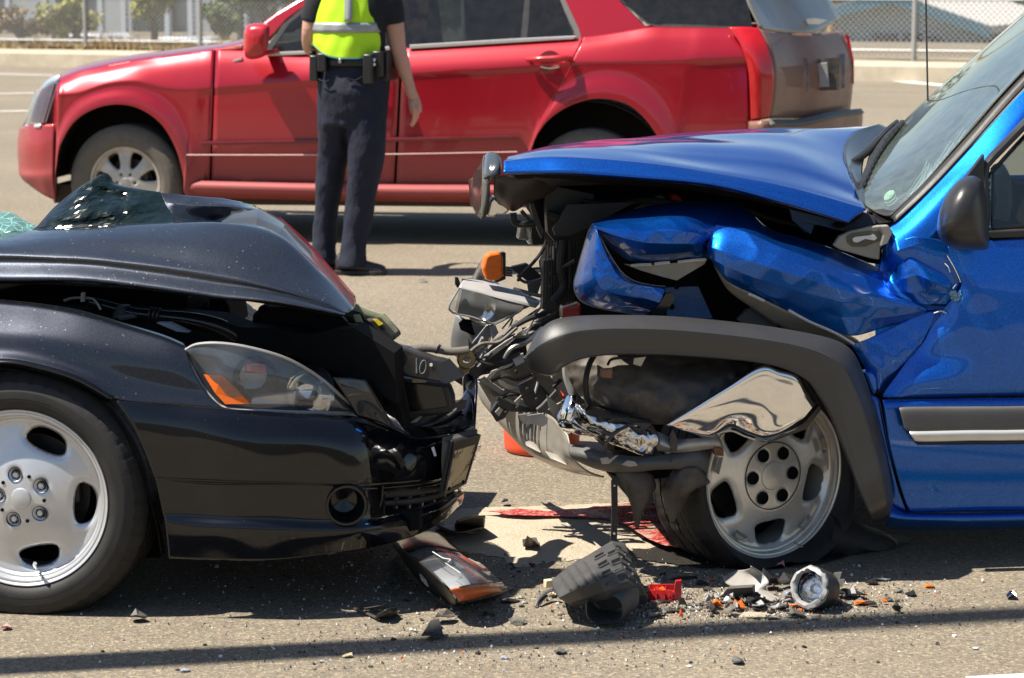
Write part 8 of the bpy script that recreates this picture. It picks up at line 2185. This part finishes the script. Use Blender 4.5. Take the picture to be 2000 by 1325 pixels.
# unnamed chips: grouped by colour
r = random.Random(99)
GR = [('black_chip', ['plastic_black', 'plastic_dusty'], 'small black plastic chip in the heap', 'black heap chips', 64),
      ('pale_chip', ['metal_grey', 'plastic_light', 'cover_grey', 'plastic_grey'], 'small pale grey chip in the heap', 'pale heap chips', 56),
      ('orange_chip', ['amber_plastic'], 'tiny orange lens chip in the heap', 'orange heap chips', 12)]
for nm, mts, lb, gr, n in GR:
    for k in range(n):
        px = min(1760, max(1230, r.gauss(1490, 110))); py = min(1218, max(1118, 1178 + r.gauss(0, 14) + abs(r.gauss(0, 6))))
        shard(nm, px, py, r.uniform(10, 40), r.uniform(3, 10), r.choice(mts), f'{lb} by the {near(px, py)}', 'chip', 300 + k, r.uniform(.005, .038), f'{gr} by the {near(px, py)}', sides=5)
for nm, mts, lb, gr, n in (('black_chip', ['plastic_black', 'plastic_dusty'], 'small black plastic chip on bare asphalt', 'black asphalt chips', 90), ('glass_chip', ['metal_grey', 'lens_scuffed', 'white_plastic'], 'small clear or pale chip on bare asphalt', 'pale asphalt chips', 90)):
    for k in range(n):
        px, py = r.uniform(150, 1950), r.uniform(1105, 1310)
        if r.random() < .55: px = r.gauss(950, 190); py = r.uniform(1045, 1240)
        shard(nm, px, py, r.uniform(5, 15), r.uniform(2, 5), r.choice(mts), f'{lb} by the {near(px, py)}', 'chip', 500 + k, r.uniform(.003, .010), f'{gr} by the {near(px, py)}', sides=5)
# crumbs too small to count
m = MB()
for k in range(7000):
    if r.random() < .55: px, py = r.gauss(1450, 190), r.gauss(1178, 26)
    else: px, py = r.gauss(950, 330), r.uniform(1060, 1310)
    if not (0 < px < 2000 and 1040 < py < 1320): continue
    c = G(px, py, .002); s = r.uniform(.0012, .0055)
    m.add([c + Vector((r.uniform(-s, s), r.uniform(-s, s), 0)) for _ in range(3)] + [c + Vector((0, 0, s))], [(0, 1, 3), (1, 2, 3), (2, 0, 3)])
h_ = len(m.v) // 4; fsplit = len(m.f) // 3
for nm, mt, a, b, lb in (('glass_crumbs', 'sealer_white', 0, .4, 'tiny pale glass crumbs strewn over the asphalt'), ('plastic_crumbs', 'plastic_black', .4, .965, 'tiny dark plastic crumbs strewn over the asphalt'), ('amber_crumbs', 'amber_plastic', .965, 1, 'tiny orange lens crumbs strewn over the asphalt')):
    i0, i1 = int(h_ * a), int(h_ * b)
    V = m.v[i0 * 4:i1 * 4]; Fc = [tuple(q - i0 * 4 for q in f) for f in m.f[i0 * 3:i1 * 3]]
    o = link(nm, V, Fc, mt, None, smooth=False); tag(o, lb, 'crumbs', kind='stuff')
